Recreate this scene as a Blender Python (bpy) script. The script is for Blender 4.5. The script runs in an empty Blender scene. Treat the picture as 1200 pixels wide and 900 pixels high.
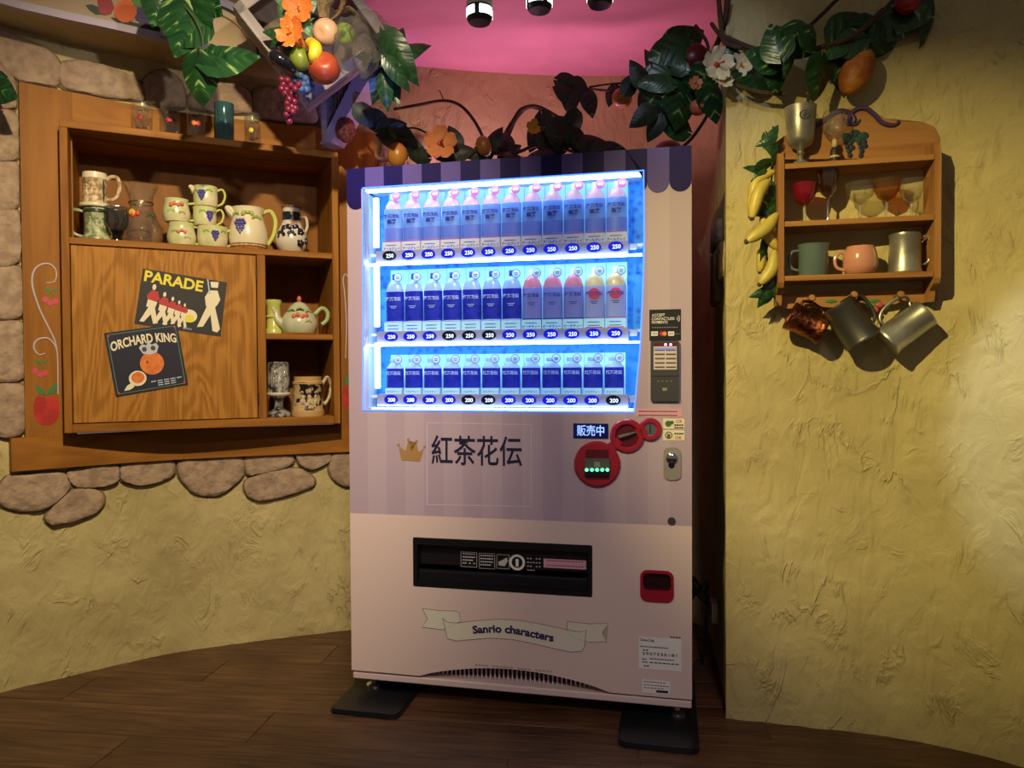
import bpy, bmesh, math, random
from mathutils import Vector, Matrix, noise
random.seed(7)
scene = bpy.context.scene
COL = scene.collection
PI = math.pi
R = math.radians

# ------------------------------------------------------------------ camera
FOC, PITCH, ROLL, CAMH = 850.25, R(1.1235), R(-0.3203), 1.1468
cam_data = bpy.data.cameras.new('camera')
cam = bpy.data.objects.new('camera', cam_data)
COL.objects.link(cam)
cam_data.sensor_width = 36.0
cam_data.lens = FOC / 1200.0 * 36.0
cam_data.clip_start = 0.02
cam.matrix_world = Matrix.Translation((0, 0, CAMH)) @ Matrix.Rotation(PI / 2 - PITCH, 4, 'X') @ Matrix.Rotation(ROLL, 4, 'Z')
scene.camera = cam

# ------------------------------------------------------------------ view, world, lamps of the room
vs = scene.view_settings
vs.view_transform = 'Standard'
vs.look = 'None'
vs.exposure = 0.0
vs.gamma = 1.0
vs.use_curve_mapping = False
world = bpy.data.worlds.new('world')
scene.world = world
world.use_nodes = True
bg = world.node_tree.nodes['Background']
bg.inputs[0].default_value = (0.75, 0.64, 0.56, 1)
bg.inputs[1].default_value = 0.165

def aim(o, target):
    d = Vector(target) - o.location
    o.rotation_euler = d.to_track_quat('-Z', 'Y').to_euler()

def spot(name, loc, target, power, color, size, blend=0.6, radius=0.03):
    l = bpy.data.lights.new(name, 'SPOT')
    l.energy = power; l.color = color; l.spot_size = R(size); l.spot_blend = blend; l.shadow_soft_size = radius
    o = bpy.data.objects.new(name, l); COL.objects.link(o)
    o.location = loc; aim(o, target)
    return o

def area(name, loc, target, power, color, sx, sy):
    l = bpy.data.lights.new(name, 'AREA')
    l.energy = power; l.color = color; l.shape = 'RECTANGLE'; l.size = sx; l.size_y = sy
    o = bpy.data.objects.new(name, l); COL.objects.link(o)
    o.location = loc; aim(o, target)
    return o

spot('track_spot_cabinet', (-0.28, 0.75, 2.64), (-1.24, 2.85, 1.14), 280, (1.0, 0.80, 0.50), 68, 0.8, 0.03)
spot('track_spot_shelf', (-0.78, 0.38, 2.50), (1.02, 2.20, 1.22), 300, (1.0, 0.80, 0.30), 40, 0.95, 0.015)
spot('track_spot_machine', (0.30, -0.60, 2.70), (0.0, 2.30, 0.40), 108, (1.0, 0.83, 0.80), 46, 0.95, 0.12)
spot('track_spot_crate', (0.25, 0.90, 2.32), (-0.95, 2.62, 2.32), 42, (1.0, 0.93, 0.90), 34, 0.8, 0.03)
spot('track_spot_cool', (0.55, 0.60, 2.60), (1.60, 1.95, 1.0), 120, (0.62, 0.74, 1.0), 20, 0.45, 0.03)
spot('track_spot_corner', (0.10, 1.20, 2.45), (0.62, 2.40, 2.06), 18, (0.72, 0.80, 1.0), 32, 0.9, 0.03)
spot('blue_floor_spot', (-0.15, 0.40, 0.25), (-0.62, 2.85, 2.28), 120, (0.20, 0.24, 1.0), 11, 0.6, 0.03)
area('pink_ceiling_wash', (0.05, 3.08, 1.93), (0.03, 2.98, 2.6), 3.7, (1.0, 0.46, 0.68), 0.95, 0.12)

# ------------------------------------------------------------------ measuring helpers
def ray(px, py):
    a, b = px - 600.0, py - 450.0
    cr, sr = math.cos(ROLL), math.sin(ROLL)
    X = a * cr + b * sr; Y = -a * sr + b * cr
    u = -Y / FOC; x = X / FOC
    c, s = math.cos(PITCH), math.sin(PITCH)
    return Vector((x, c + u * s, u * c - s))
CAMP = Vector((0, 0, CAMH))
def at_y(px, py, Y):
    r = ray(px, py)
    return CAMP + r * (Y / r.y)
def at_z(px, py, z):
    r = ray(px, py)
    return CAMP + r * ((z - CAMH) / r.z)

class Frame:
    def __init__(s, x, y, a):
        s.o = Vector((x, y, 0)); s.a = a
        s.u = Vector((math.cos(a), math.sin(a), 0)); s.n = Vector((-math.sin(a), math.cos(a), 0))
    def w(s, lx, ly, z):
        return s.o + s.u * lx + s.n * ly + Vector((0, 0, z))
    def hit(s, px, py, ly=0.0):
        r = ray(px, py)
        t = (s.n.dot(s.o) + ly) / s.n.dot(r)
        p = CAMP + r * t
        return s.u.dot(p - s.o), p.z
    def k(s, px, ly=0.0):            # metres per pixel there
        r = ray(px, 435)
        return (s.n.dot(s.o) + ly) / s.n.dot(r) / FOC
FM = Frame(-0.5685, 2.527, -0.2129)      # vending machine front
FC = Frame(-1.6192, 2.6182, 0.4322)      # wall cabinet front
FS = Frame(0.8192, 2.1853, -0.2229)      # small shelf front

# ------------------------------------------------------------------ materials
def lin(c):
    if isinstance(c, str):
        c = c.lstrip('#'); c = [int(c[i:i+2], 16) / 255 for i in (0, 2, 4)]
    return tuple(((v / 12.92) if v <= 0.04045 else ((v + 0.055) / 1.055) ** 2.4) for v in c)

MATS = {}
def mat(name, color, rough=0.5, metal=0.0, spec=0.5, emit=None, estr=0.0, trans=0.0, ior=1.45, coat=0.0,
        var=0.0, vscale=8.0, bump=0.0, bscale=40.0, alpha=1.0, color2=None, vmin=0.42, vmax=0.58, stretch=None, sub=0.0):
    if name in MATS: return MATS[name]
    m = bpy.data.materials.new(name); m.use_nodes = True
    nt = m.node_tree; b = nt.nodes['Principled BSDF']
    c = (*lin(color), 1)
    b.inputs['Base Color'].default_value = c
    b.inputs['Roughness'].default_value = rough
    b.inputs['Metallic'].default_value = metal
    b.inputs['Specular IOR Level'].default_value = spec
    b.inputs['IOR'].default_value = ior
    b.inputs['Transmission Weight'].default_value = trans
    b.inputs['Coat Weight'].default_value = coat
    b.inputs['Alpha'].default_value = alpha
    if sub: b.inputs['Subsurface Weight'].default_value = sub
    if emit is not None:
        b.inputs['Emission Color'].default_value = (*lin(emit), 1)
        b.inputs['Emission Strength'].default_value = estr
    if var > 0 or color2 is not None or bump > 0:
        tc = nt.nodes.new('ShaderNodeTexCoord')
        mp = nt.nodes.new('ShaderNodeMapping')
        nt.links.new(tc.outputs['Object'], mp.inputs[0])
        if stretch: mp.inputs['Scale'].default_value = stretch
    if var > 0 or color2 is not None:
        n = nt.nodes.new('ShaderNodeTexNoise'); n.inputs['Scale'].default_value = vscale; n.inputs['Detail'].default_value = 5
        nt.links.new(mp.outputs[0], n.inputs['Vector'])
        rp = nt.nodes.new('ShaderNodeValToRGB')
        rp.color_ramp.elements[0].position = vmin; rp.color_ramp.elements[1].position = vmax
        c2 = lin(color2) if color2 is not None else tuple(v * (1 - var) for v in c[:3])
        rp.color_ramp.elements[0].color = (*c2, 1); rp.color_ramp.elements[1].color = c
        nt.links.new(n.outputs['Fac'], rp.inputs[0]); nt.links.new(rp.outputs[0], b.inputs['Base Color'])
    if bump > 0:
        n2 = nt.nodes.new('ShaderNodeTexNoise'); n2.inputs['Scale'].default_value = bscale; n2.inputs['Detail'].default_value = 6
        nt.links.new(mp.outputs[0], n2.inputs['Vector'])
        bp = nt.nodes.new('ShaderNodeBump'); bp.inputs['Strength'].default_value = bump; bp.inputs['Distance'].default_value = 0.01
        nt.links.new(n2.outputs['Fac'], bp.inputs['Height']); nt.links.new(bp.outputs[0], b.inputs['Normal'])
    MATS[name] = m
    return m

def wood(name, c_dark, c_light, axis='Z', scale=1.0, rough=0.58, rings=False, bump=0.15):
    """oak grain running along one local axis"""
    m = bpy.data.materials.new(name); m.use_nodes = True
    nt = m.node_tree; b = nt.nodes['Principled BSDF']; L = nt.links.new
    b.inputs['Roughness'].default_value = rough; b.inputs['Specular IOR Level'].default_value = 0.22
    tc = nt.nodes.new('ShaderNodeTexCoord'); oi = nt.nodes.new('ShaderNodeObjectInfo')
    add = nt.nodes.new('ShaderNodeVectorMath'); add.operation = 'ADD'
    mul = nt.nodes.new('ShaderNodeVectorMath'); mul.operation = 'SCALE'; mul.inputs['Scale'].default_value = 7.3
    comb = nt.nodes.new('ShaderNodeCombineXYZ')
    for i in range(3): L(oi.outputs['Random'], comb.inputs[i])
    L(comb.outputs[0], mul.inputs[0]); L(tc.outputs['Object'], add.inputs[0]); L(mul.outputs[0], add.inputs[1])
    mp = nt.nodes.new('ShaderNodeMapping'); L(add.outputs[0], mp.inputs[0])
    s = {'X': (2.2, 26, 26), 'Z': (26, 26, 2.2), 'Y': (26, 2.2, 26)}[axis]
    if rings: s = {'X': (1.2, 5, 5), 'Z': (5, 5, 1.2), 'Y': (5, 1.2, 5)}[axis]
    mp.inputs['Scale'].default_value = tuple(v * scale for v in s)
    n = nt.nodes.new('ShaderNodeTexNoise'); n.inputs['Scale'].default_value = 1.0
    n.inputs['Detail'].default_value = 2.0 if rings else 7.0; n.inputs['Distortion'].default_value = 0.6
    L(mp.outputs[0], n.inputs['Vector'])
    fac = n.outputs['Fac']
    if rings:
        mm = nt.nodes.new('ShaderNodeMath'); mm.operation = 'MULTIPLY'; mm.inputs[1].default_value = 110.0; L(fac, mm.inputs[0])
        sn = nt.nodes.new('ShaderNodeMath'); sn.operation = 'SINE'; L(mm.outputs[0], sn.inputs[0])
        mp2 = nt.nodes.new('ShaderNodeMapping'); L(add.outputs[0], mp2.inputs[0])
        mp2.inputs['Scale'].default_value = {'X': (4, 120, 120), 'Z': (120, 120, 4), 'Y': (120, 4, 120)}[axis]
        n3 = nt.nodes.new('ShaderNodeTexNoise'); n3.inputs['Scale'].default_value = 1.0; n3.inputs['Detail'].default_value = 3; L(mp2.outputs[0], n3.inputs['Vector'])
        ma = nt.nodes.new('ShaderNodeMath'); ma.operation = 'MULTIPLY_ADD'; ma.inputs[1].default_value = 0.15; L(sn.outputs[0], ma.inputs[0]); L(n3.outputs['Fac'], ma.inputs[2])
        fac = ma.outputs[0]
    rp = nt.nodes.new('ShaderNodeValToRGB')
    rp.color_ramp.elements[0].position = 0.34; rp.color_ramp.elements[1].position = 0.64
    rp.color_ramp.elements[0].color = (*lin(c_dark), 1); rp.color_ramp.elements[1].color = (*lin(c_light), 1)
    L(fac, rp.inputs[0]); L(rp.outputs[0], b.inputs['Base Color'])
    bp = nt.nodes.new('ShaderNodeBump'); bp.inputs['Strength'].default_value = bump; bp.inputs['Distance'].default_value = 0.004
    L(fac, bp.inputs['Height']); L(bp.outputs[0], b.inputs['Normal'])
    MATS[name] = m
    return m

def thin_glass(name, tint, refl=0.10, dens=0.12):
    """clear thin glass: mostly see-through, mirror-like towards the rim"""
    m = bpy.data.materials.new(name); m.use_nodes = True
    nt = m.node_tree; nt.nodes.clear(); L = nt.links.new
    out = nt.nodes.new('ShaderNodeOutputMaterial')
    tr = nt.nodes.new('ShaderNodeBsdfTransparent'); tr.inputs[0].default_value = (*lin(tint), 1)
    gl = nt.nodes.new('ShaderNodeBsdfGlossy'); gl.inputs['Roughness'].default_value = 0.04
    df = nt.nodes.new('ShaderNodeBsdfDiffuse'); df.inputs[0].default_value = (*lin(tint), 1)
    lw = nt.nodes.new('ShaderNodeLayerWeight'); lw.inputs[0].default_value = 0.35
    mr = nt.nodes.new('ShaderNodeMapRange'); mr.inputs['To Min'].default_value = refl * 0.5; mr.inputs['To Max'].default_value = min(1, refl * 5)
    L(lw.outputs['Facing'], mr.inputs['Value'])
    m1 = nt.nodes.new('ShaderNodeMixShader'); m1.inputs[0].default_value = dens
    L(tr.outputs[0], m1.inputs[1]); L(df.outputs[0], m1.inputs[2])
    m2 = nt.nodes.new('ShaderNodeMixShader'); L(mr.outputs[0], m2.inputs[0]); L(m1.outputs[0], m2.inputs[1]); L(gl.outputs[0], m2.inputs[2])
    L(m2.outputs[0], out.inputs[0])
    MATS[name] = m
    return m

def plaster(name, c1, c2, c3):
    m = bpy.data.materials.new(name); m.use_nodes = True
    nt = m.node_tree; b = nt.nodes['Principled BSDF']; L = nt.links.new
    b.inputs['Roughness'].default_value = 0.62; b.inputs['Specular IOR Level'].default_value = 0.35
    tc = nt.nodes.new('ShaderNodeTexCoord')
    n = nt.nodes.new('ShaderNodeTexNoise'); n.inputs['Scale'].default_value = 2.6; n.inputs['Detail'].default_value = 6; n.inputs['Roughness'].default_value = 0.6
    L(tc.outputs['Object'], n.inputs['Vector'])
    rp = nt.nodes.new('ShaderNodeValToRGB')
    e = rp.color_ramp.elements; e[0].position = 0.3; e[1].position = 0.72
    e[0].color = (*lin(c1), 1); e[1].color = (*lin(c3), 1)
    k = e.new(0.5); k.color = (*lin(c2), 1)
    L(n.outputs['Fac'], rp.inputs[0]); L(rp.outputs[0], b.inputs['Base Color'])
    # trowel strokes: warped ridges
    mp = nt.nodes.new('ShaderNodeMapping'); mp.inputs['Rotation'].default_value = (0, R(35), 0); mp.inputs['Scale'].default_value = (1, 1, 0.55)
    L(tc.outputs['Object'], mp.inputs[0])
    n1 = nt.nodes.new('ShaderNodeTexNoise'); n1.inputs['Scale'].default_value = 7.5; n1.inputs['Detail'].default_value = 5; n1.inputs['Distortion'].default_value = 1.6
    n1.inputs['Roughness'].default_value = 0.55
    L(mp.outputs[0], n1.inputs['Vector'])
    # ridge = 1-|2n-1| sharpened
    a1 = nt.nodes.new('ShaderNodeMath'); a1.operation = 'MULTIPLY_ADD'; a1.inputs[1].default_value = 2; a1.inputs[2].default_value = -1; L(n1.outputs['Fac'], a1.inputs[0])
    a2 = nt.nodes.new('ShaderNodeMath'); a2.operation = 'ABSOLUTE'; L(a1.outputs[0], a2.inputs[0])
    a3 = nt.nodes.new('ShaderNodeMapRange'); a3.inputs['From Min'].default_value = 0.0; a3.inputs['From Max'].default_value = 0.12; a3.inputs['To Min'].default_value = 1; a3.inputs['To Max'].default_value = 0; L(a2.outputs[0], a3.inputs['Value'])
    # only in patches
    n4 = nt.nodes.new('ShaderNodeTexNoise'); n4.inputs['Scale'].default_value = 9.0; n4.inputs['Detail'].default_value = 2; L(tc.outputs['Object'], n4.inputs['Vector'])
    r4 = nt.nodes.new('ShaderNodeMapRange'); r4.inputs['From Min'].default_value = 0.50; r4.inputs['From Max'].default_value = 0.64; L(n4.outputs['Fac'], r4.inputs['Value'])
    ms = nt.nodes.new('ShaderNodeMath'); ms.operation = 'MULTIPLY'; L(a3.outputs[0], ms.inputs[0]); L(r4.outputs[0], ms.inputs[1])
    n2 = nt.nodes.new('ShaderNodeTexNoise'); n2.inputs['Scale'].default_value = 16; n2.inputs['Detail'].default_value = 6; n2.inputs['Distortion'].default_value = 0.8
    L(mp.outputs[0], n2.inputs['Vector'])
    sm = nt.nodes.new('ShaderNodeMath'); sm.operation = 'MULTIPLY_ADD'; sm.inputs[1].default_value = 0.30; L(ms.outputs[0], sm.inputs[0]); L(n2.outputs['Fac'], sm.inputs[2])
    bp = nt.nodes.new('ShaderNodeBump'); bp.inputs['Strength'].default_value = 0.9; bp.inputs['Distance'].default_value = 0.014
    L(sm.outputs[0], bp.inputs['Height']); L(bp.outputs[0], b.inputs['Normal'])
    MATS[name] = m
    return m

# ------------------------------------------------------------------ mesh helpers
def bx(bm, c, d, bevel=0.0, seg=1):
    M = Matrix.Translation(c) @ Matrix.Diagonal((d[0], d[1], d[2], 1))
    g = bmesh.ops.create_cube(bm, size=1.0, matrix=M)
    if bevel > 0:
        es = list({e for v in g['verts'] for e in v.link_edges})
        bmesh.ops.bevel(bm, geom=es, offset=bevel, segments=seg, affect='EDGES', profile=0.7)
    return g

def lathe(bm, prof, seg=28, M=None, closed=False):
    """revolve (r, z) points round the local z axis"""
    rings = []
    for r, z in prof:
        if r < 1e-6:
            rings.append([bm.verts.new((0, 0, z))])
        else:
            rings.append([bm.verts.new((r * math.cos(2 * PI * i / seg), r * math.sin(2 * PI * i / seg), z)) for i in range(seg)])
    pairs = list(zip(rings[:-1], rings[1:]))
    if closed: pairs.append((rings[-1], rings[0]))
    for a, b in pairs:
        if len(a) == 1 and len(b) == 1: continue
        for i in range(seg):
            j = (i + 1) % seg
            if len(a) == 1: bm.faces.new((a[0], b[j], b[i]))
            elif len(b) == 1: bm.faces.new((a[i], a[j], b[0]))
            else: bm.faces.new((a[i], a[j], b[j], b[i]))
    vs_ = [v for r_ in rings for v in r_]
    if M is not None: bmesh.ops.transform(bm, matrix=M, verts=vs_)
    return vs_

def smooth_path(pts, n=6):
    P = [Vector(p) for p in pts]
    if len(P) < 3: return P
    out = []
    for i in range(len(P) - 1):
        p0 = P[max(i - 1, 0)]; p1 = P[i]; p2 = P[i + 1]; p3 = P[min(i + 2, len(P) - 1)]
        for k in range(n):
            t = k / n
            out.append(0.5 * ((2 * p1) + (p2 - p0) * t + (2 * p0 - 5 * p1 + 4 * p2 - p3) * t * t + (3 * p1 - p0 - 3 * p2 + p3) * t ** 3))
    out.append(P[-1])
    return out

def tube(bm, pts, r, seg=8, n=5, cap=True, flat=1.0):
    P = smooth_path(pts, n)
    N = len(P)
    if not isinstance(r, (list, tuple)): r = [r, r]
    rad = [r[0] + 0 for _ in P]
    for i in range(N):
        t = i / (N - 1) * (len(r) - 1); k = min(int(t), len(r) - 2); rad[i] = r[k] + (r[k + 1] - r[k]) * (t - k)
    up = Vector((0, 0, 1)); rings = []; prev = None
    for i in range(N):
        d = (P[min(i + 1, N - 1)] - P[max(i - 1, 0)]).normalized()
        if prev is None:
            a = d.orthogonal().normalized() if abs(d.dot(up)) > 0.95 else d.cross(up).normalized()
        else:
            a = (prev - d * prev.dot(d)).normalized()
        prev = a; b = d.cross(a)
        rings.append([bm.verts.new(P[i] + a * math.cos(2 * PI * k / seg) * rad[i] + b * math.sin(2 * PI * k / seg) * rad[i] * flat) for k in range(seg)])
    for A, B in zip(rings[:-1], rings[1:]):
        for k in range(seg):
            bm.faces.new((A[k], A[(k + 1) % seg], B[(k + 1) % seg], B[k]))
    if cap:
        bm.faces.new(rings[0][::-1]); bm.faces.new(rings[-1])
    return [v for q in rings for v in q]

def ball(bm, c, r, u=10, v=7, M=None):
    if not isinstance(r, (list, tuple)): r = (r, r, r)
    X = Matrix.Translation(c) @ (M if M is not None else Matrix.Identity(4)) @ Matrix.Diagonal((r[0], r[1], r[2], 1))
    return bmesh.ops.create_uvsphere(bm, u_segments=u, v_segments=v, radius=1.0, matrix=X)['verts']

def prism(bm, poly, y0, y1, M=None):
    """polygon in local x,z extruded from y0 (front) to y1"""
    a = [bm.verts.new((p[0], y0, p[1])) for p in poly]
    b = [bm.verts.new((p[0], y1, p[1])) for p in poly]
    n = len(poly)
    f1 = bm.faces.new(a); f2 = bm.faces.new(b[::-1])
    for i in range(n):
        bm.faces.new((a[i], b[i], b[(i + 1) % n], a[(i + 1) % n]))
    if n > 4: bmesh.ops.triangulate(bm, faces=[f1, f2])
    if M is not None: bmesh.ops.transform(bm, matrix=M, verts=a + b)
    return a + b

def disc_poly(cx, cz, r, n=24, a0=0.0, a1=2 * PI, rz=None):
    rz = r if rz is None else rz
    full = abs(a1 - a0 - 2 * PI) < 1e-6
    m = n if full else n + 1
    return [(cx + r * math.cos(a0 + (a1 - a0) * i / n), cz + rz * math.sin(a0 + (a1 - a0) * i / n)) for i in range(m)]

def rrect(x0, z0, x1, z1, r, n=5):
    out = []
    for cx, cz, a in ((x1 - r, z1 - r, 0), (x0 + r, z1 - r, PI / 2), (x0 + r, z0 + r, PI), (x1 - r, z0 + r, 1.5 * PI)):
        for i in range(n + 1):
            t = a + PI / 2 * i / n
            out.append((cx + r * math.cos(t), cz + r * math.sin(t)))
    return out

def finish(bm, name, smooth=False, angle=40):
    bmesh.ops.recalc_face_normals(bm, faces=bm.faces[:])
    me = bpy.data.meshes.new(name)
    bm.to_mesh(me); bm.free()
    if smooth:
        me.shade_smooth()
        me.set_sharp_from_angle(angle=R(angle))
    return me

def obj(name, data, material=None, parent=None, loc=None, rot=None, smooth=False, angle=40, mtx=None):
    me = finish(data, name, smooth, angle) if isinstance(data, bmesh.types.BMesh) else data
    if material is not None and not me.materials: me.materials.append(material)
    o = bpy.data.objects.new(name, me); COL.objects.link(o)
    if parent is not None: o.parent = parent
    if mtx is not None: o.matrix_local = mtx
    if loc is not None: o.location = loc
    if rot is not None: o.rotation_euler = rot
    return o

def tag(o, label=None, cat=None, group=None, kind=None):
    if label: o['label'] = label
    if cat: o['category'] = cat
    if group: o['group'] = group
    if kind: o['kind'] = kind
    return o

def thing(name, label, cat, loc=(0, 0, 0), rz=0.0, group=None, mtx=None):
    o = bpy.data.objects.new(name, None); COL.objects.link(o)
    o.empty_display_size = 0.05
    o.location = loc; o.rotation_euler = (0, 0, rz)
    if mtx is not None: o.matrix_world = mtx
    return tag(o, label, cat, group)

def B(): return bmesh.new()

def copy_tree(o, parent=None):
    c = o.copy(); COL.objects.link(c); c.parent = parent
    for ch in o.children: copy_tree(ch, c)
    return c

TEXTS = {}
def text_mesh(s, size, extrude=0.0004, bold=0.0, spacing=1.0):
    """flat lettering standing in local x,z, centred, front towards -y"""
    key = (s, size, extrude, bold, spacing)
    if key in TEXTS: return TEXTS[key].copy()
    cu = bpy.data.curves.new('lettering', 'FONT')
    cu.body = s; cu.size = size; cu.extrude = extrude; cu.offset = bold; cu.space_character = spacing
    cu.align_x = 'CENTER'; cu.align_y = 'CENTER'; cu.resolution_u = 3
    o = bpy.data.objects.new('lettering', cu); COL.objects.link(o)
    dg = bpy.context.evaluated_depsgraph_get()
    me = bpy.data.meshes.new_from_object(o.evaluated_get(dg))
    bpy.data.objects.remove(o); bpy.data.curves.remove(cu)
    me.materials.clear()
    me.transform(Matrix.Rotation(PI / 2, 4, 'X'))
    TEXTS[key] = me
    return me.copy()

def plate_holes(outer, holes, y0, y1):
    """panel in x,z with holes, from y0 to y1"""
    cu = bpy.data.curves.new('panel', 'CURVE'); cu.dimensions = '2D'; cu.fill_mode = 'BOTH'; cu.extrude = abs(y1 - y0) / 2
    for ring in [outer] + holes:
        sp = cu.splines.new('POLY'); sp.points.add(len(ring) - 1); sp.use_cyclic_u = True
        for i, p in enumerate(ring): sp.points[i].co = (p[0], p[1], 0, 1)
    o = bpy.data.objects.new('panel', cu); COL.objects.link(o)
    dg = bpy.context.evaluated_depsgraph_get()
    me = bpy.data.meshes.new_from_object(o.evaluated_get(dg))
    bpy.data.objects.remove(o); bpy.data.curves.remove(cu)
    me.materials.clear()
    me.transform(Matrix.Translation((0, (y0 + y1) / 2, 0)) @ Matrix.Rotation(PI / 2, 4, 'X'))
    return me
# ================================================================== SETTING
M_PL = plaster('yellow_plaster', '#aa9a6a', '#bbac78', '#c9ba86')
M_STONE = mat('field_stone', '#b09880', 0.9, color2='#97806c', vscale=30, vmin=0.36, vmax=0.62, bump=1.0, bscale=38)
M_PINKCEIL = mat('pink_lit_ceiling', '#ee9fb8', 0.7, var=0.12, vscale=3)  # pink wash light is partly put into this base colour

WALL_L = [(-2.62, 1.2), (-2.42, 1.75), (-2.15, 2.22), (-1.84, 2.577), (-1.701, 2.697), (-1.46, 2.887), (-1.264, 2.991), (-0.811, 3.16), (-0.60, 3.225)]
WALL_B = [(-0.60, 3.225), (-0.30, 3.30), (0.05, 3.36), (0.40, 3.39), (0.66, 3.37), (0.80, 3.28), (0.845, 3.14), (0.83, 3.0)]
WALL_R = [(0.83, 3.0), (0.80, 2.85), (0.755, 2.60), (0.712, 2.40), (0.704, 2.368), (0.725, 2.350), (1.036, 2.272), (1.19, 2.222), (1.324, 2.152), (1.452, 2.062), (1.60, 1.90), (1.78, 1.60), (1.88, 1.2)]

class Path:
    def __init__(s, pts, n=14):
        s.p = [Vector((q.x, q.y)) for q in smooth_path([(x, y, 0) for x, y in pts], n)]
        s.s = [0.0]
        for a, b in zip(s.p[:-1], s.p[1:]): s.s.append(s.s[-1] + (b - a).length)
        s.L = s.s[-1]
    def at(s, q):
        q = min(max(q, 0), s.L)
        import bisect
        i = min(max(bisect.bisect_right(s.s, q) - 1, 0), len(s.p) - 2)
        t = (q - s.s[i]) / max(s.s[i + 1] - s.s[i], 1e-9)
        p = s.p[i].lerp(s.p[i + 1], t)
        a = s.p[max(i - 1, 0)]; b = s.p[min(i + 2, len(s.p) - 1)]
        d = (b - a).normalized()
        return p, d, Vector((d.y, -d.x))          # point, direction, normal into the room
    def pt(s, q, z, off=0.0):
        p, d, n = s.at(q)
        return Vector((p.x + n.x * off, p.y + n.y * off, z))
    def hit(s, px, py, off=0.0):
        """run length and height where the sight line meets the wall"""
        r = ray(px, py); best = None
        N = 700
        prev = None
        for i in range(N + 1):
            q = s.L * i / N; P = s.pt(q, 0, off)
            c = P.x * r.y - P.y * r.x
            if prev is not None and prev[1] * c <= 0 and P.y > 0:
                f = prev[1] / (prev[1] - c) if prev[1] != c else 0
                qq = prev[0] + (q - prev[0]) * f
                P2 = s.pt(qq, 0, off); t = P2.y / r.y
                if best is None or t < best[2]: best = (qq, CAMH + r.z * t, t)
            prev = (q, c)
        return best[0], best[1]
PL, PB, PR = Path(WALL_L), Path(WALL_B), Path(WALL_R)

def wall_mesh(path, z1, hole=None, amp=0.006, step=0.022, z0=0.0):
    bm = B()
    ns = int(path.L / step); nz = int((z1 - z0) / step)
    ss = [path.L * i / ns for i in range(ns + 1)]; zs = [z0 + (z1 - z0) * j / nz for j in range(nz + 1)]
    V = []
    for q in ss:
        p, d, n = path.at(q); row = []
        edge = min(1.0, q / 0.05, (path.L - q) / 0.05)
        for z in zs:
            w = Vector((p.x, p.y, z))
            k = noise.noise(w * 5.0) * amp + noise.noise(w * 17.0) * amp * 0.5
            k *= edge
            if z < 0.05: k += (0.05 - z) * 0.10 * noise.noise(w * 14.0) * edge
            row.append(bm.verts.new((p.x + n.x * k, p.y + n.y * k, z)))
        V.append(row)
    for i in range(ns):
        for j in range(nz):
            if hole and hole[0] < ss[i] and ss[i + 1] < hole[1] and hole[2] < zs[j] and zs[j + 1] < hole[3]: continue
            bm.faces.new((V[i][j], V[i + 1][j], V[i + 1][j + 1], V[i][j + 1]))
    return bm

# opening behind the wall cabinet
CW, CD, CZ0, CZ1 = 0.992, 0.36, 0.9256, 2.0542
hs0 = min(range(400), key=lambda i: (PL.pt(PL.L * i / 400, 0) - FC.w(0.00, 0.15, 0)).length) * PL.L / 400
hs1 = min(range(400), key=lambda i: (PL.pt(PL.L * i / 400, 0) - FC.w(CW, 0.14, 0)).length) * PL.L / 400
wl = tag(obj('wall_left', wall_mesh(PL, 2.9, (hs0 - 0.05, hs1 + 0.05, CZ0 - 0.025, CZ1 + 0.025)), M_PL, smooth=True, angle=80), kind='structure')
wb = tag(obj('wall_back', wall_mesh(PB, 2.52), M_PL, smooth=True, angle=80), kind='structure')
wr = tag(obj('wall_right', wall_mesh(PR, 2.9), M_PL, smooth=True, angle=80), kind='structure')

# ceiling of the alcove
bm = B()
cp = [PL.pt(PL.L - 0.25, 0), PL.pt(PL.L, 0)] + [PB.pt(PB.L * i / 20, 0, -0.02) for i in range(1, 21)] + [PR.pt(PR.L * i / 40, 0, -0.02) for i in range(1, 8)]
poly = [(p.x, p.y) for p in cp] + [(0.76, 2.05), (-0.75, 2.05)]
a = [bm.verts.new((x, y, 2.505)) for x, y in poly]; b_ = [bm.verts.new((x, y, 2.56)) for x, y in poly]
f1 = bm.faces.new(a); f2 = bm.faces.new(b_[::-1])
for i in range(len(poly)): bm.faces.new((a[i], b_[i], b_[(i + 1) % len(poly)], a[(i + 1) % len(poly)]))
bmesh.ops.triangulate(bm, faces=[f1, f2])
tag(obj('ceiling', bm, M_PINKCEIL), kind='structure')

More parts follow.
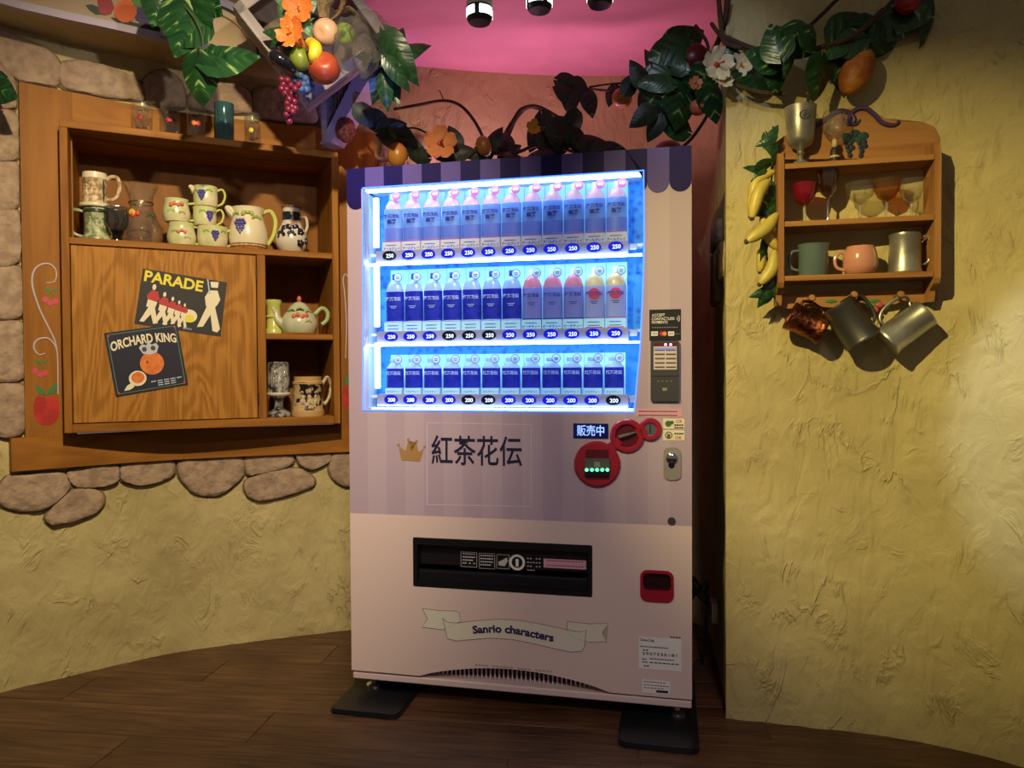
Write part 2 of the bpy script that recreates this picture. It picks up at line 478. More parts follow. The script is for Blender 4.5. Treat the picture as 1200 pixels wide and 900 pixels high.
# floor: a slab with dark boards on it
def floor_wood():
    m = bpy.data.materials.new('dark_floor_boards'); m.use_nodes = True
    nt = m.node_tree; b = nt.nodes['Principled BSDF']; L = nt.links.new
    tc = nt.nodes.new('ShaderNodeTexCoord'); oi = nt.nodes.new('ShaderNodeObjectInfo')
    comb = nt.nodes.new('ShaderNodeCombineXYZ')
    for i in range(3): L(oi.outputs['Random'], comb.inputs[i])
    sc_ = nt.nodes.new('ShaderNodeVectorMath'); sc_.operation = 'SCALE'; sc_.inputs['Scale'].default_value = 11.0; L(comb.outputs[0], sc_.inputs[0])
    ad = nt.nodes.new('ShaderNodeVectorMath'); ad.operation = 'ADD'; L(tc.outputs['Object'], ad.inputs[0]); L(sc_.outputs[0], ad.inputs[1])
    mp = nt.nodes.new('ShaderNodeMapping'); mp.inputs['Scale'].default_value = (3.0, 42, 42); L(ad.outputs[0], mp.inputs[0])
    n = nt.nodes.new('ShaderNodeTexNoise'); n.inputs['Scale'].default_value = 1; n.inputs['Detail'].default_value = 6; n.inputs['Distortion'].default_value = 1.2; L(mp.outputs[0], n.inputs['Vector'])
    n2 = nt.nodes.new('ShaderNodeTexNoise'); n2.inputs['Scale'].default_value = 4.0; n2.inputs['Detail'].default_value = 3; L(ad.outputs[0], n2.inputs['Vector'])
    rp = nt.nodes.new('ShaderNodeValToRGB'); e = rp.color_ramp.elements
    e[0].position = 0.3; e[0].color = (*lin('#452d1f'), 1); e[1].position = 0.70; e[1].color = (*lin('#6f4f35'), 1)
    k = e.new(0.78); k.color = (*lin('#9c7f60'), 1)
    L(n.outputs['Fac'], rp.inputs[0])
    mx = nt.nodes.new('ShaderNodeMix'); mx.data_type = 'RGBA'; mx.blend_type = 'MULTIPLY'; mx.inputs['Factor'].default_value = 0.8
    rp2 = nt.nodes.new('ShaderNodeValToRGB'); rp2.color_ramp.elements[0].position = 0.35; rp2.color_ramp.elements[0].color = (0.55, 0.50, 0.47, 1); rp2.color_ramp.elements[1].position = 0.65
    L(n2.outputs['Fac'], rp2.inputs[0]); L(rp.outputs[0], mx.inputs[6]); L(rp2.outputs[0], mx.inputs[7]); L(mx.outputs[2], b.inputs['Base Color'])
    b.inputs['Roughness'].default_value = 0.42; b.inputs['Specular IOR Level'].default_value = 0.4
    bp = nt.nodes.new('ShaderNodeBump'); bp.inputs['Strength'].default_value = 0.55; bp.inputs['Distance'].default_value = 0.006
    L(n.outputs['Fac'], bp.inputs['Height']); L(bp.outputs[0], b.inputs['Normal'])
    return m
M_FLOOR = floor_wood()
bm = B(); bx(bm, (-0.2, 1.1, -0.028), (5.4, 5.4, 0.05))
fl = tag(obj('floor', bm, M_FLOOR), kind='structure')
bm = B(); bx(bm, (0, 0, -0.0018), (1.196, 0.1975, 0.0036), 0.001)
plank_me = finish(bm, 'plank'); plank_me.materials.append(M_FLOOR)
PA = R(-7)
for r_ in range(10):
    for c_ in range(5):
        lx = -2.6 + c_ * 1.2 + (r_ % 3) * 0.41; ly = 1.62 + r_ * 0.2
        x = lx * math.cos(PA) - (ly - 2.4) * math.sin(PA); y = lx * math.sin(PA) + 2.4 + (ly - 2.4) * math.cos(PA)
        if y > 3.55 or x < -2.75 or x > 2.1: continue
        obj('plank', plank_me, None, fl, loc=(x, y, 0), rot=(0, 0, PA))

M_MORTAR = mat('dark_mortar', '#786848', 0.95, bump=0.5, bscale=60)
# field stones set into the plaster round the cabinet frame
def stone(path, pix, parent, off=0.0, thick=0.026, n=30, seed=0):
    q = [Vector(path.hit(x, y, off)) for x, y in pix]
    # resample the outline
    m = len(q); per = [(q[(i + 1) % m] - q[i]).length for i in range(m)]; tot = sum(per)
    ring = []
    for k in range(n):
        t = tot * k / n; i = 0
        while t > per[i] and i < m - 1: t -= per[i]; i += 1
        ring.append(q[i].lerp(q[(i + 1) % m], min(1, t / per[i])))
    for _ in range(1):
        ring = [(ring[i - 1] + ring[i] * 2 + ring[(i + 1) % n]) / 4 for i in range(n)]
    c = sum(ring, Vector((0, 0))) / n
    ring = [p + (p - c).normalized() * 0.007 for p in ring]
    bm = B(); prev = None
    for sc_, d in ((1.0, -0.012), (0.995, thick * 0.55), (0.95, thick * 0.9), (0.80, thick), (0.5, thick), (0.22, thick)):
        row = []
        for p in ring:
            w = c + (p - c) * sc_
            k = noise.noise(Vector((w.x * 14, w.y * 14, seed))) * 0.007 + noise.noise(Vector((w.x * 40, w.y * 40, seed + 5))) * 0.003 if d > 0.015 else 0
            j = noise.noise(Vector((p.x * 30, p.y * 30, seed + 9))) * 0.004
            row.append(bm.verts.new(path.pt(w.x + j, w.y + j, off + d + k)))
        if prev:
            for i in range(n): bm.faces.new((prev[i], prev[(i + 1) % n], row[(i + 1) % n], row[i]))
        prev = row
    bm.faces.new(prev)
    b2 = B()
    gr = [b2.verts.new(path.pt(w.x, w.y, off + 0.0065)) for w in [p + (p - c).normalized() * 0.0045 for p in ring]]
    g0 = [b2.verts.new(path.pt(w.x, w.y, off - 0.012)) for w in [p + (p - c).normalized() * 0.0045 for p in ring]]
    b2.faces.new(gr)
    for i in range(n): b2.faces.new((gr[i], gr[(i + 1) % n], g0[(i + 1) % n], g0[i]))
    obj('mortar', b2, M_MORTAR, parent)
    return obj('stone', bm, M_STONE, parent, smooth=True, angle=60)

STONES = [
    # above the frame
    [(-22, 30), (4, 38), (30, 50), (55, 60), (68, 70), (68, 103), (40, 98), (18, 94), (-4, 70)],
    [(70, 74), (95, 73), (125, 80), (160, 93), (167, 103), (170, 120), (120, 113), (71, 104)],
    [(168, 96), (180, 86), (195, 84), (210, 95), (218, 118), (216, 128), (172, 121)],
    [(222, 112), (240, 102), (262, 99), (282, 102), (293, 110), (296, 134), (260, 133), (220, 128)],
    [(297, 106), (312, 102), (336, 110), (360, 120), (372, 132), (372, 146), (330, 142), (299, 138)],
    [(374, 118), (392, 124), (404, 140), (400, 156), (376, 150)],
    # column left of the frame
    [(-24, 62), (-6, 74), (17, 97), (18, 128), (-24, 126)],
    [(-24, 131), (14, 131), (19, 138), (20, 187), (-24, 189)],
    [(-24, 193), (20, 192), (21, 240), (16, 246), (-24, 246)],
    [(-24, 250), (22, 247), (23, 306), (8, 312), (-24, 311)],
    [(-24, 316), (6, 315), (24, 312), (25, 372), (-24, 375)],
    [(-24, 380), (26, 377), (27, 446), (-24, 447)],
    [(-24, 452), (27, 450), (28, 505), (20, 510), (2, 512), (-24, 500)],
    # below the frame
    [(8, 558), (40, 556), (74, 552), (82, 571), (68, 584), (52, 596), (22, 598), (0, 592), (-6, 582)],
    [(52, 606), (66, 590), (86, 574), (108, 572), (121, 580), (120, 592), (108, 602), (84, 609), (60, 615)],
    [(79, 551), (104, 547), (137, 543), (138, 562), (126, 568), (92, 571), (83, 566)],
    [(141, 543), (172, 540), (203, 537), (204, 556), (190, 562), (165, 567), (143, 564)],
    [(208, 537), (245, 535), (285, 533), (285, 558), (270, 570), (256, 580), (238, 580), (222, 572), (210, 558)],
    [(288, 533), (316, 530), (341, 529), (344, 543), (330, 548), (310, 553), (290, 557)],
    [(288, 562), (306, 556), (330, 550), (350, 549), (368, 560), (369, 570), (340, 578), (310, 586), (294, 583), (286, 574)],
    [(345, 529), (366, 528), (387, 527), (386, 540), (366, 549), (352, 545)],
    [(390, 530), (404, 527), (424, 526), (430, 550), (420, 571), (396, 566), (385, 552)],
]
for i, s_ in enumerate(STONES): stone(PL, s_, wl, seed=i * 3.7)
def stones_on(path, boxes, parent, thick=0.02):
    for i, (s0, s1, z0, z1) in enumerate(boxes):
        q = [(s0, z0), ((s0 + s1) / 2, z0 - 0.008), (s1, z0 + 0.006), (s1 + 0.005, (z0 + z1) / 2), (s1 - 0.006, z1), (s0 + 0.01, z1 + 0.004)]
        bm = B(); n = len(q); c = (sum(p[0] for p in q) / n, sum(p[1] for p in q) / n)
        prev = None
        for sc_, d in ((1.0, -0.01), (0.98, thick * 0.7), (0.88, thick)):
            row = [bm.verts.new(path.pt(c[0] + (p[0] - c[0]) * sc_, c[1] + (p[1] - c[1]) * sc_, d)) for p in q]
            if prev:
                for k in range(n): bm.faces.new((prev[k], prev[(k + 1) % n], row[(k + 1) % n], row[k]))
            prev = row
        bm.faces.new(prev)
        obj('stone', bm, M_STONE, parent, smooth=True, angle=60)
stones_on(PB, [(0.0, 0.16, 1.93, 2.07), (0.02, 0.19, 1.77, 1.915), (0.17, 0.27, 2.08, 2.19), (0.02, 0.15, 2.09, 2.22), (0.2, 0.32, 1.8, 1.93)], wb)
q0, z0_ = PR.hit(843, 262); q1, z1_ = PR.hit(843, 340)
stones_on(PR, [(max(0.0, q0 - 0.16), q0 + 0.10, z1_ + 0.16, z0_), (max(0, q0 - 0.16), q0 + 0.04, z1_ - 0.05, z1_ + 0.15), (q0 + 0.055, q0 + 0.2, z1_ + 0.02, z1_ + 0.15)], wr)
# ================================================================== VENDING MACHINE
def wrap_mat():
    """printed wrap: pale pink below, mauve with faint upright stripes above"""
    m = bpy.data.materials.new('printed_wrap'); m.use_nodes = True
    nt = m.node_tree; b = nt.nodes['Principled BSDF']; L = nt.links.new
    b.inputs['Roughness'].default_value = 0.32; b.inputs['Coat Weight'].default_value = 0.15
    tc = nt.nodes.new('ShaderNodeTexCoord'); sx = nt.nodes.new('ShaderNodeSeparateXYZ'); L(tc.outputs['Object'], sx.inputs[0])
    d = nt.nodes.new('ShaderNodeMath'); d.operation = 'DIVIDE'; d.inputs[1].default_value = 0.0683 * 2; L(sx.outputs['X'], d.inputs[0])
    fr = nt.nodes.new('ShaderNodeMath'); fr.operation = 'FRACT'; L(d.outputs[0], fr.inputs[0])
    gt = nt.nodes.new('ShaderNodeMath'); gt.operation = 'GREATER_THAN'; gt.inputs[1].default_value = 0.5; L(fr.outputs[0], gt.inputs[0])
    mx = nt.nodes.new('ShaderNodeMix'); mx.data_type = 'RGBA'; L(gt.outputs[0], mx.inputs[0])
    mx.inputs[6].default_value = (*lin('#b3a0b4'), 1); mx.inputs[7].default_value = (*lin('#baa8ba'), 1)
    gz = nt.nodes.new('ShaderNodeMath'); gz.operation = 'GREATER_THAN'; gz.inputs[1].default_value = Z_PINK; L(sx.outputs['Z'], gz.inputs[0])
    m2 = nt.nodes.new('ShaderNodeMix'); m2.data_type = 'RGBA'; L(gz.outputs[0], m2.inputs[0]); m2.inputs[6].default_value = (*lin('#e0cac6'), 1)
    L(mx.outputs[2], m2.inputs[7]); L(m2.outputs[2], b.inputs['Base Color'])
    return m
Z_PINK = (FM.hit(411, 601)[1] + FM.hit(811, 617)[1]) / 2
M_WRAP = wrap_mat()
M_PINK = mat('pale_pink_metal', '#dcc6c5', 0.3, coat=0.2)
M_SIDE = mat('machine_side_grey', '#6b6568', 0.45)
M_NAVY = mat('navy_stripe_print', '#1c1458', 0.5, spec=0.2)
M_LILAC = mat('lilac_stripe_print', '#5c509a', 0.5, spec=0.2)
M_BLACK = mat('black_plastic', '#16151a', 0.3)
M_BLACKG = mat('gloss_black_plastic', '#0c0c10', 0.12, coat=0.5)
M_RED = mat('red_plastic', '#9c1b33', 0.25, coat=0.5)
M_DRED = mat('dark_red_plastic', '#5a0f1f', 0.35)
M_STEEL = mat('brushed_steel', '#a9a9ab', 0.3, 1.0)
M_CHROME = mat('chrome', '#d5d5d8', 0.12, 1.0)
M_GREY = mat('grey_plastic', '#8b8784', 0.45)
M_DGREY = mat('dark_grey_plastic', '#3c3d42', 0.4)
M_INK = mat('navy_ink', '#1c1a3a', 0.5)
M_GOLD = mat('gold_print', '#b08a58', 0.45, 0.2)
M_WHITEP = mat('white_print', '#eceaea', 0.5)
M_CREAMP = mat('cream_print', '#e9e3d2', 0.5)
M_GLASS = thin_glass('window_glass', '#f4f8ff', 0.05, 0.0)
M_LED = mat('white_led_tube', '#ffffff', 0.5, emit='#b8e4ff', estr=19.0)
M_LEDB = mat('blue_led_edge', '#4060ff', 0.5, emit='#3a6cff', estr=3.0)
M_RAIL = mat('grey_lilac_rail', '#a79fb8', 0.4)
M_BTN = mat('blue_lit_button', '#0a0d7c', 0.2, emit='#0818c8', estr=0.9)
M_BTN0 = mat('unlit_button', '#0b0d2c', 0.2)
M_DIGIT = mat('white_led_digit', '#ffffff', 0.5, emit='#e8f2ff', estr=1.1)
def backlit():
    m = bpy.data.materials.new('backlit_blue_print'); m.use_nodes = True
    nt = m.node_tree; b = nt.nodes['Principled BSDF']; L = nt.links.new
    tc = nt.nodes.new('ShaderNodeTexCoord')
    v = nt.nodes.new('ShaderNodeTexVoronoi'); v.inputs['Scale'].default_value = 42; L(tc.outputs['Object'], v.inputs['Vector'])
    n = nt.nodes.new('ShaderNodeTexNoise'); n.inputs['Scale'].default_value = 14; L(tc.outputs['Object'], n.inputs['Vector'])
    ad = nt.nodes.new('ShaderNodeMath'); ad.operation = 'ADD'; L(v.outputs['Distance'], ad.inputs[0]); L(n.outputs['Fac'], ad.inputs[1])
    rp = nt.nodes.new('ShaderNodeValToRGB'); e = rp.color_ramp.elements
    e[0].position = 0.45; e[0].color = (*lin('#0a48c8'), 1); e[1].position = 1.05; e[1].color = (*lin('#2f98ea'), 1)
    L(ad.outputs[0], rp.inputs[0]); L(rp.outputs[0], b.inputs['Base Color']); L(rp.outputs[0], b.inputs['Emission Color'])
    b.inputs['Emission Strength'].default_value = 0.2
    b.inputs['Roughness'].default_value = 0.5
    return m
M_BACKLIT = backlit()
M_CARD = mat('blue_lit_card', '#c4ecf6', 0.5, emit='#8fe4ff', estr=0.30)  # tint and faint glow stand in for blue display light on the cards

MW, MZ0, MZ1, MD = 1.1603, 0.06, 1.845, 0.70
vm = thing('vending_machine', 'pink and mauve drinks vending machine with lit blue display window', 'vending machine', FM.w(0, 0, 0), FM.a)

def mpx(pix, ly=0.0): return [FM.hit(x, y, ly) for x, y in pix]
def mrect(x0, y0, x1, y1, ly=0.0):
    """upright rectangle on the machine front from two opposite pixel corners (averaged)"""
    a = FM.hit(x0, y0, ly); b = FM.hit(x1, y1, ly)
    return a[0], b[1], b[0], a[1]
def vpart(name, bm, m, parent=None, **k): return obj(name, bm, m, parent or vm, **k)

zdoor0 = (FM.hit(411, 786)[1] + FM.hit(811, 819)[1]) / 2       # gap above the kick plate
# window outline (right edge leans in towards the bottom)
WIN = [FM.hit(426, 477), FM.hit(426, 221), FM.hit(590, 212.5), FM.hit(753.5, 204), FM.hit(754, 280), FM.hit(752.5, 340), FM.hit(749, 410), FM.hit(744, 462), FM.hit(742, 482), FM.hit(585, 479.5)]
wz1 = max(p[1] for p in WIN); wz0 = min(p[1] for p in WIN)
WIN[1] = (WIN[1][0], wz1); WIN[2] = (WIN[2][0], wz1); WIN[3] = (WIN[3][0], wz1)
WIN[0] = (WIN[0][0], wz0); WIN[8] = (WIN[8][0], wz0); WIN[9] = (WIN[9][0], wz0)
px0, pz0, px1, pz1 = mrect(484, 628, 694, 699)
pz1 = (FM.hit(484, 627)[1] + FM.hit(694, 642)[1]) / 2; pz0 = (FM.hit(484, 686)[1] + FM.hit(694, 701)[1]) / 2
PICK = rrect(px0, pz0, px1, pz1, 0.006)
cx0, cz0, cx1, cz1 = mrect(751, 668, 789, 706)
COINR = rrect(cx0, cz0, cx1, cz1, 0.022)
# grille: the door's lower edge bows up over it
gtop = FM.hit(560, 781)[1]
def bow(t): return zdoor0 + (gtop - zdoor0) * max(0.0, math.sin(PI * t)) ** 0.8
bowx0, bowx1 = FM.hit(492, 790)[0], FM.hit(714, 808)[0]
low = [(bowx0 + (bowx1 - bowx0) * t / 16, bow(t / 16)) for t in range(17)]
outer = [(0, zdoor0)] + low + [(MW, zdoor0), (MW, MZ1), (0, MZ1)]
door = obj('door_panel', plate_holes(outer, [WIN, PICK, COINR], 0.0, 0.045), M_WRAP, vm)
# cabinet behind the door
bm = B(); bx(bm, (MW / 2, 0.14 + (MD - 0.14) / 2, (MZ0 + MZ1) / 2), (MW - 0.006, MD - 0.14, MZ1 - MZ0 - 0.004), 0.006)
vpart('body', bm, M_SIDE)
for x in (0.004, MW - 0.004):
    bm = B(); bx(bm, (x, 0.0925, (zdoor0 + MZ1) / 2), (0.008, 0.095, MZ1 - zdoor0 - 0.002)); vpart('door_side', bm, M_PINK)
bm = B(); bx(bm, (MW / 2, 0.0925, MZ1 - 0.005), (MW - 0.02, 0.095, 0.008)); vpart('door_top', bm, M_NAVY)
bm = B(); bx(bm, (MW / 2, 0.09, (MZ0 + zdoor0) / 2 - 0.002), (MW - 0.002, 0.17, zdoor0 - MZ0 - 0.012), 0.004); vpart('kick_plate', bm, M_PINK)
bm = B(); bx(bm, (MW / 2, 0.09, zdoor0 + 0.03), (MW - 0.03, 0.06, 0.07)); vpart('vent_backing', bm, M_BLACK)
# upright louvre bars of the vent
bm = B(); bx(bm, (0, 0, 0), (0.0045, 0.006, 0.042)); me = finish(bm, 'vent_bar'); me.materials.append(M_PINK)
nb = 42
for i in range(nb):
    t = (i + 0.5) / nb; x = bowx0 + (bowx1 - bowx0) * t
    if bow(t) - zdoor0 < 0.006: continue
    obj('vent_bar', me, None, vm, loc=(x, 0.048, zdoor0 + 0.012))
# awning stripes round the top
SW = MW / 17
zaw = MZ1 - 0.142
for i in range(17):
    x0, x1 = i * SW, (i + 1) * SW
    c = (x0 + x1) / 2
    if i == 0:
        xr = WIN[0][0] - 0.001
        pts = [(x0, MZ1), (x0, zaw + SW / 2)] + [(c + SW / 2 * math.cos(PI + PI * t / 12), zaw + SW / 2 + SW / 2 * math.sin(PI + PI * t / 12)) for t in range(1, 12) if c + SW / 2 * math.cos(PI + PI * t / 12) < xr] + [(xr, zaw + 0.001), (xr, wz1), (x1, wz1), (x1, MZ1)]
        pts = [p for p in pts]
    elif i == 14:
        xl = WIN[3][0] + 0.001
        pts = [(x0, MZ1), (x0, wz1), (xl, wz1), (xl, zaw + 0.003)] + [(c + SW / 2 * math.cos(1.5 * PI + PI / 2 * t / 6), zaw + SW / 2 + SW / 2 * math.sin(1.5 * PI + PI / 2 * t / 6)) for t in range(1, 7) if c + SW / 2 * math.cos(1.5 * PI + PI / 2 * t / 6) > xl] + [(x1, MZ1)]
    elif i > 14:
        pts = [(x0, MZ1), (x0, zaw + SW / 2)] + [(c + SW / 2 * math.cos(PI + PI * t / 12), zaw + SW / 2 + SW / 2 * math.sin(PI + PI * t / 12)) for t in range(1, 13)] + [(x1, MZ1)]
    else:
        pts = [(x0, MZ1), (x0, wz1 + 0.002), (x1, wz1 + 0.002), (x1, MZ1)]
    bm = B(); prism(bm, pts, -0.0012, 0.002); vpart('awning_stripe', bm, M_NAVY if i % 2 == 0 else M_LILAC)

# display window: liner, light tubes, glass
IY = 0.135
bm = B(); bx(bm, ((WIN[0][0] + WIN[3][0]) / 2, IY, (wz0 + wz1) / 2), (WIN[3][0] - WIN[0][0] + 0.02, 0.004, wz1 - wz0 + 0.02)); vpart('display_back', bm, M_BACKLIT)
M_LINER = mat('white_liner', '#dfeaf6', 0.4)
bm = B(); bx(bm, (WIN[0][0] - 0.006, 0.09, (wz0 + wz1) / 2), (0.004, 0.09, wz1 - wz0)); vpart('display_liner', bm, M_LINER)
bm = B(); bx(bm, (WIN[3][0] + 0.008, 0.09, (wz0 + wz1) / 2), (0.004, 0.09, wz1 - wz0)); vpart('display_liner', bm, M_LINER)
bm = B(); bx(bm, ((WIN[0][0] + WIN[3][0]) / 2, 0.09, wz0 - 0.004), (WIN[3][0] - WIN[0][0], 0.09, 0.004)); vpart('display_liner', bm, M_LINER)
bm = B(); bx(bm, ((WIN[0][0] + WIN[3][0]) / 2, 0.09, wz1 + 0.004), (WIN[3][0] - WIN[0][0], 0.09, 0.004)); vpart('display_liner', bm, M_LINER)
bm = B(); prism(bm, WIN, 0.018, 0.021); vpart('window_pane', bm, M_GLASS)
# rails with price buttons; y at left / right end in the photograph
ROWS = [((441, 299), (736, 292)), ((441, 394), (736, 393)), ((441, 469), (736, 470))]
BOT = [(457, 722), (459, 721), (459, 719)]
RY = 0.035
rail_z = []
for (a, b_) in ROWS:
    z = (FM.hit(*a, RY)[1] + FM.hit(*b_, RY)[1]) / 2; rail_z.append(z)
rx0, rx1 = FM.hit(440, 300, RY)[0], FM.hit(736, 300, RY)[0]
wx0 = WIN[0][0]; wx1 = WIN[3][0]
for z in rail_z:
    bm = B(); bx(bm, ((rx0 + rx1) / 2, RY + 0.015, z), (rx1 - rx0, 0.03, 0.044), 0.006, 2); r_ = vpart('price_rail', bm, M_RAIL)
    bm = B(); bx(bm, ((wx0 + wx1) / 2, 0.098, z + 0.012), (wx1 - wx0 - 0.006, 0.066, 0.008)); obj('shelf_plate', bm, M_LINER, r_)
    bm = B(); bx(bm, (rx1 + 0.016, RY + 0.022, z + 0.004), (0.026, 0.012, 0.020), 0.002); obj('rail_clip', bm, M_RAIL, r_)
# light tubes under each shelf / top, and the bright tube at the left
tube_z = [wz1 - 0.003, rail_z[0] - 0.027, rail_z[1] - 0.027]
for z in tube_z:
    bm = B(); bx(bm, ((wx0 + wx1) / 2, 0.034, z), (wx1 - wx0 - 0.01, 0.014, 0.006)); vpart('light_tube', bm, M_LED)
bm = B(); bx(bm, ((wx0 + wx1) / 2, 0.03, wz0 + 0.004), (wx1 - wx0 - 0.04, 0.008, 0.004)); vpart('light_tube', bm, M_LED)
zz = [wz1] + rail_z
for i in range(3):
    bm = B(); bx(bm, (wx0 + 0.022, 0.075, (zz[i] + zz[i + 1]) / 2 + 0.012), (0.022, 0.010, zz[i] - zz[i + 1] - 0.055), 0.003); vpart('side_light', bm, mat('side_light_tube', '#ffffff', 0.5, emit='#c8f2ff', estr=1.6))
# thin blue-lit rim of the window
rim_o = [(x + (-0.004 if x < MW / 2 else 0.004), z + (-0.004 if z < (wz0 + wz1) / 2 else 0.004)) for x, z in WIN]
obj('window_rim', plate_holes(rim_o, [WIN], -0.002, 0.003), M_LEDB, vm)

btn_me = None
bm = B(); prism(bm, [(0.0245 * math.cos(t) * 1.0, 0.0175 * math.sin(t) * (1.0 if math.sin(t) > 0 else 0.85)) for t in [i * 2 * PI / 20 for i in range(20)]], -0.005, 0.003)
btn_me = finish(bm, 'price_button')
dig = {}
def digits(s):
    if s not in dig:
        dig[s] = text_mesh(s, 0.0185, 0.0003, 0.0003); dig[s].materials.append(M_DIGIT)
    return dig[s]
slot_x = []
for r_ in range(3):
    y = ROWS[r_][0][1]
    a = FM.hit(BOT[r_][0], y - 8, RY)[0]; b_ = FM.hit(BOT[r_][1], y - 8, RY)[0]
    xs = [a + (b_ - a) * i / 11 for i in range(12)]; slot_x.append(xs)
    for i, x in enumerate(xs):
        dark = (r_, i) in ((0, 0), (1, 3), (1, 4), (1, 5), (2, 4), (2, 5), (2, 11))
        me = btn_me.copy(); me.materials.append(M_BTN0 if dark else M_BTN)
        b2 = obj('price_button', me, None, vm, loc=(x - 0.001, RY - 0.002, rail_z[r_] + 0.002))
        obj('price_digits', digits('200' if r_ == 2 else '250'), None, b2, loc=(0.003, -0.0056, -0.001))

# ------------------------------------------------------------------ the drinks on show; blue display light is put into their colours
M_PET1 = mat('pink_tea_bottle', '#e8a8b4', 0.2, emit='#e890a8', estr=0.10)
M_CAPW = mat('white_cap', '#dfeaf5', 0.35)
M_CAPN = mat('navy_cap', '#16208c', 0.35)
M_LAB1 = mat('sky_blue_label', '#86b6f6', 0.4, color2='#789cf0', vscale=30)
M_LAB1L = mat('violet_blue_label', '#7288e6', 0.4)
M_LAB2 = mat('royal_blue_label', '#1420b4', 0.35, color2='#2238c8', vscale=40)
M_LAB3 = mat('lavender_label', '#8f95e4', 0.4)
M_LAB4 = mat('pale_lilac_label', '#a9b2ec', 0.4)
M_PET2 = mat('frosted_bottle', '#a7c3ee', 0.2)
M_PETP = mat('peach_pink_bottle', '#ee8098', 0.2)
M_PETY = mat('pale_amber_bottle', '#eac890', 0.2)
M_TAGP = mat('pink_price_tag', '#e0589a', 0.4)
M_TAGW = mat('white_price_tag', '#d8e8f6', 0.4)
M_TAGR = mat('tag_ring', '#3d4f9c', 0.4)
M_PRN = mat('blue_print', '#2430a8', 0.5)
M_PRNW = mat('pale_print', '#c9d8ff', 0.5)
M_APPLE = mat('red_apple_print', '#e24468', 0.4)
M_RIBB = mat('mauve_band', '#b070c8', 0.4)

def flat_y(me, s): me.transform(Matrix.Diagonal((1, s, 1, 1))); return me
def lathe_me(name, prof, m, flat=0.5, seg=20):
    bm = B(); lathe(bm, prof, seg); me = finish(bm, name, True, 50); flat_y(me, flat); me.materials.append(m); return me
def box_me(name, c, d, m):
    bm = B(); bx(bm, c, d); me = finish(bm, name); me.materials.append(m); return me
def pr_me(name, poly, y0, y1, m):
    bm = B(); prism(bm, poly, y0, y1); me = finish(bm, name); me.materials.append(m); return me
def tx_me(s, size, m, bold=0.0, ext=0.0003):
    me = text_mesh(s, size, ext, bold); me.materials.append(m); return me

def kit(parts):      # list of (name, mesh, loc, child list)
    return parts
HB1 = 0.196
def bottle_prof(h, r, neck=0.0085):
    return [(0, 0), (r * 0.92, 0), (r, 0.004), (r, h * 0.66), (r * 0.97, h * 0.72), (r * 0.80, h * 0.81), (r * 0.52, h * 0.875), (neck, h * 0.90), (neck, h * 0.985), (0, h * 0.985)]
def cap_prof(h, neck=0.0098): return [(0, h * 0.905), (neck, h * 0.905), (neck, h * 0.995), (neck * 0.9, h), (0, h)]
RB = 0.0330
tagd = disc_poly(0, 0, 0.0150, 20)
def tag_parts(h, pink):
    out = []
    if pink:
        out.append(('price_tag', pr_me('price_tag', tagd, -0.001, 0.001, M_TAGP), (0.019, -0.021, h * 0.94), [('tag_print', tx_me('660', 0.0125, M_WHITEP, 0.0003), (0, -0.0014, 0))]))
    else:
        out.append(('price_tag', pr_me('price_tag', tagd, -0.0005, 0.001, M_TAGR), (0.019, -0.021, h * 0.93), [('tag_face', pr_me('tag_face', disc_poly(0, 0, 0.0130, 20), -0.001, 0.0, M_TAGW), (0, -0.0006, 0)),
                    ('tag_print', (lambda bm: (bx(bm, (0, 0, 0.002), (0.013, 0.0004, 0.0025)), bx(bm, (0, 0, -0.004), (0.010, 0.0004, 0.0025)), finish(bm, 'tag_print'))[-1])(B()), (0, -0.002, 0), M_TAGR)]))
    return out
def card(h, m, txt=None, band=None):
    ch = []
    if txt: ch.append(('card_print', tx_me(txt, 0.0105, M_PRN, 0.0003), (0, -0.0008, -0.006)))
    me = (lambda bm: (bx(bm, (-0.004, 0, 0), (0.034, 0.0003, 0.0025)), bx(bm, (0.016, 0, 0), (0.004, 0.0003, 0.0025)), finish(bm, 'card_print'))[-1])(B())
    ch.append(('card_print', me, (0, -0.0008, 0.0065), M_PRN))
    if not txt: ch.append(('card_print', me, (0.001, -0.0008, -0.005), M_PRN))
    if band: ch.append(('card_band', box_me('card_band', (0, 0, 0), (0.054, 0.0004, 0.004), band), (0, -0.0009, -0.0115)))
    return ('info_card', box_me('info_card', (0, 0, 0), (0.067, 0.001, 0.036), m), (0, -0.0195, 0.0185), ch)

def label_prof(r, z0, z1): return [(r * 0.98, z0), (r + 0.0006, z0 + 0.001), (r + 0.0006, z1 - 0.001), (r * 0.98, z1)]
h1 = 0.207
K1 = [('body', lathe_me('body', bottle_prof(h1, RB), M_PET1), (0, 0, 0), []),
      ('cap', lathe_me('cap', cap_prof(h1), M_CAPW), (0, 0, 0), []),
      ('label_sleeve', lathe_me('label_sleeve', label_prof(RB, 0.035, h1 * 0.74), M_LAB1), (0, 0, 0),
       [('lettering', tx_me('紅茶花伝', 0.0138, M_PRN, 0.0004), (0, -0.0178, h1 * 0.61)), ('lettering', tx_me('無糖', 0.0165, M_PRN, 0.0005), (0, -0.0178, h1 * 0.52)),
        ('label_band', lathe_me('label_band', label_prof(RB + 0.0005, 0.036, 0.044), M_RIBB), (0, 0, 0)),
        ('label_band', lathe_me('label_band', label_prof(RB + 0.0004, 0.044, h1 * 0.42), M_LAB1L), (0, 0, 0))]),
      card(h1, M_WHITEP, 'アールグレイ')] + tag_parts(h1, True)
h2 = 0.207
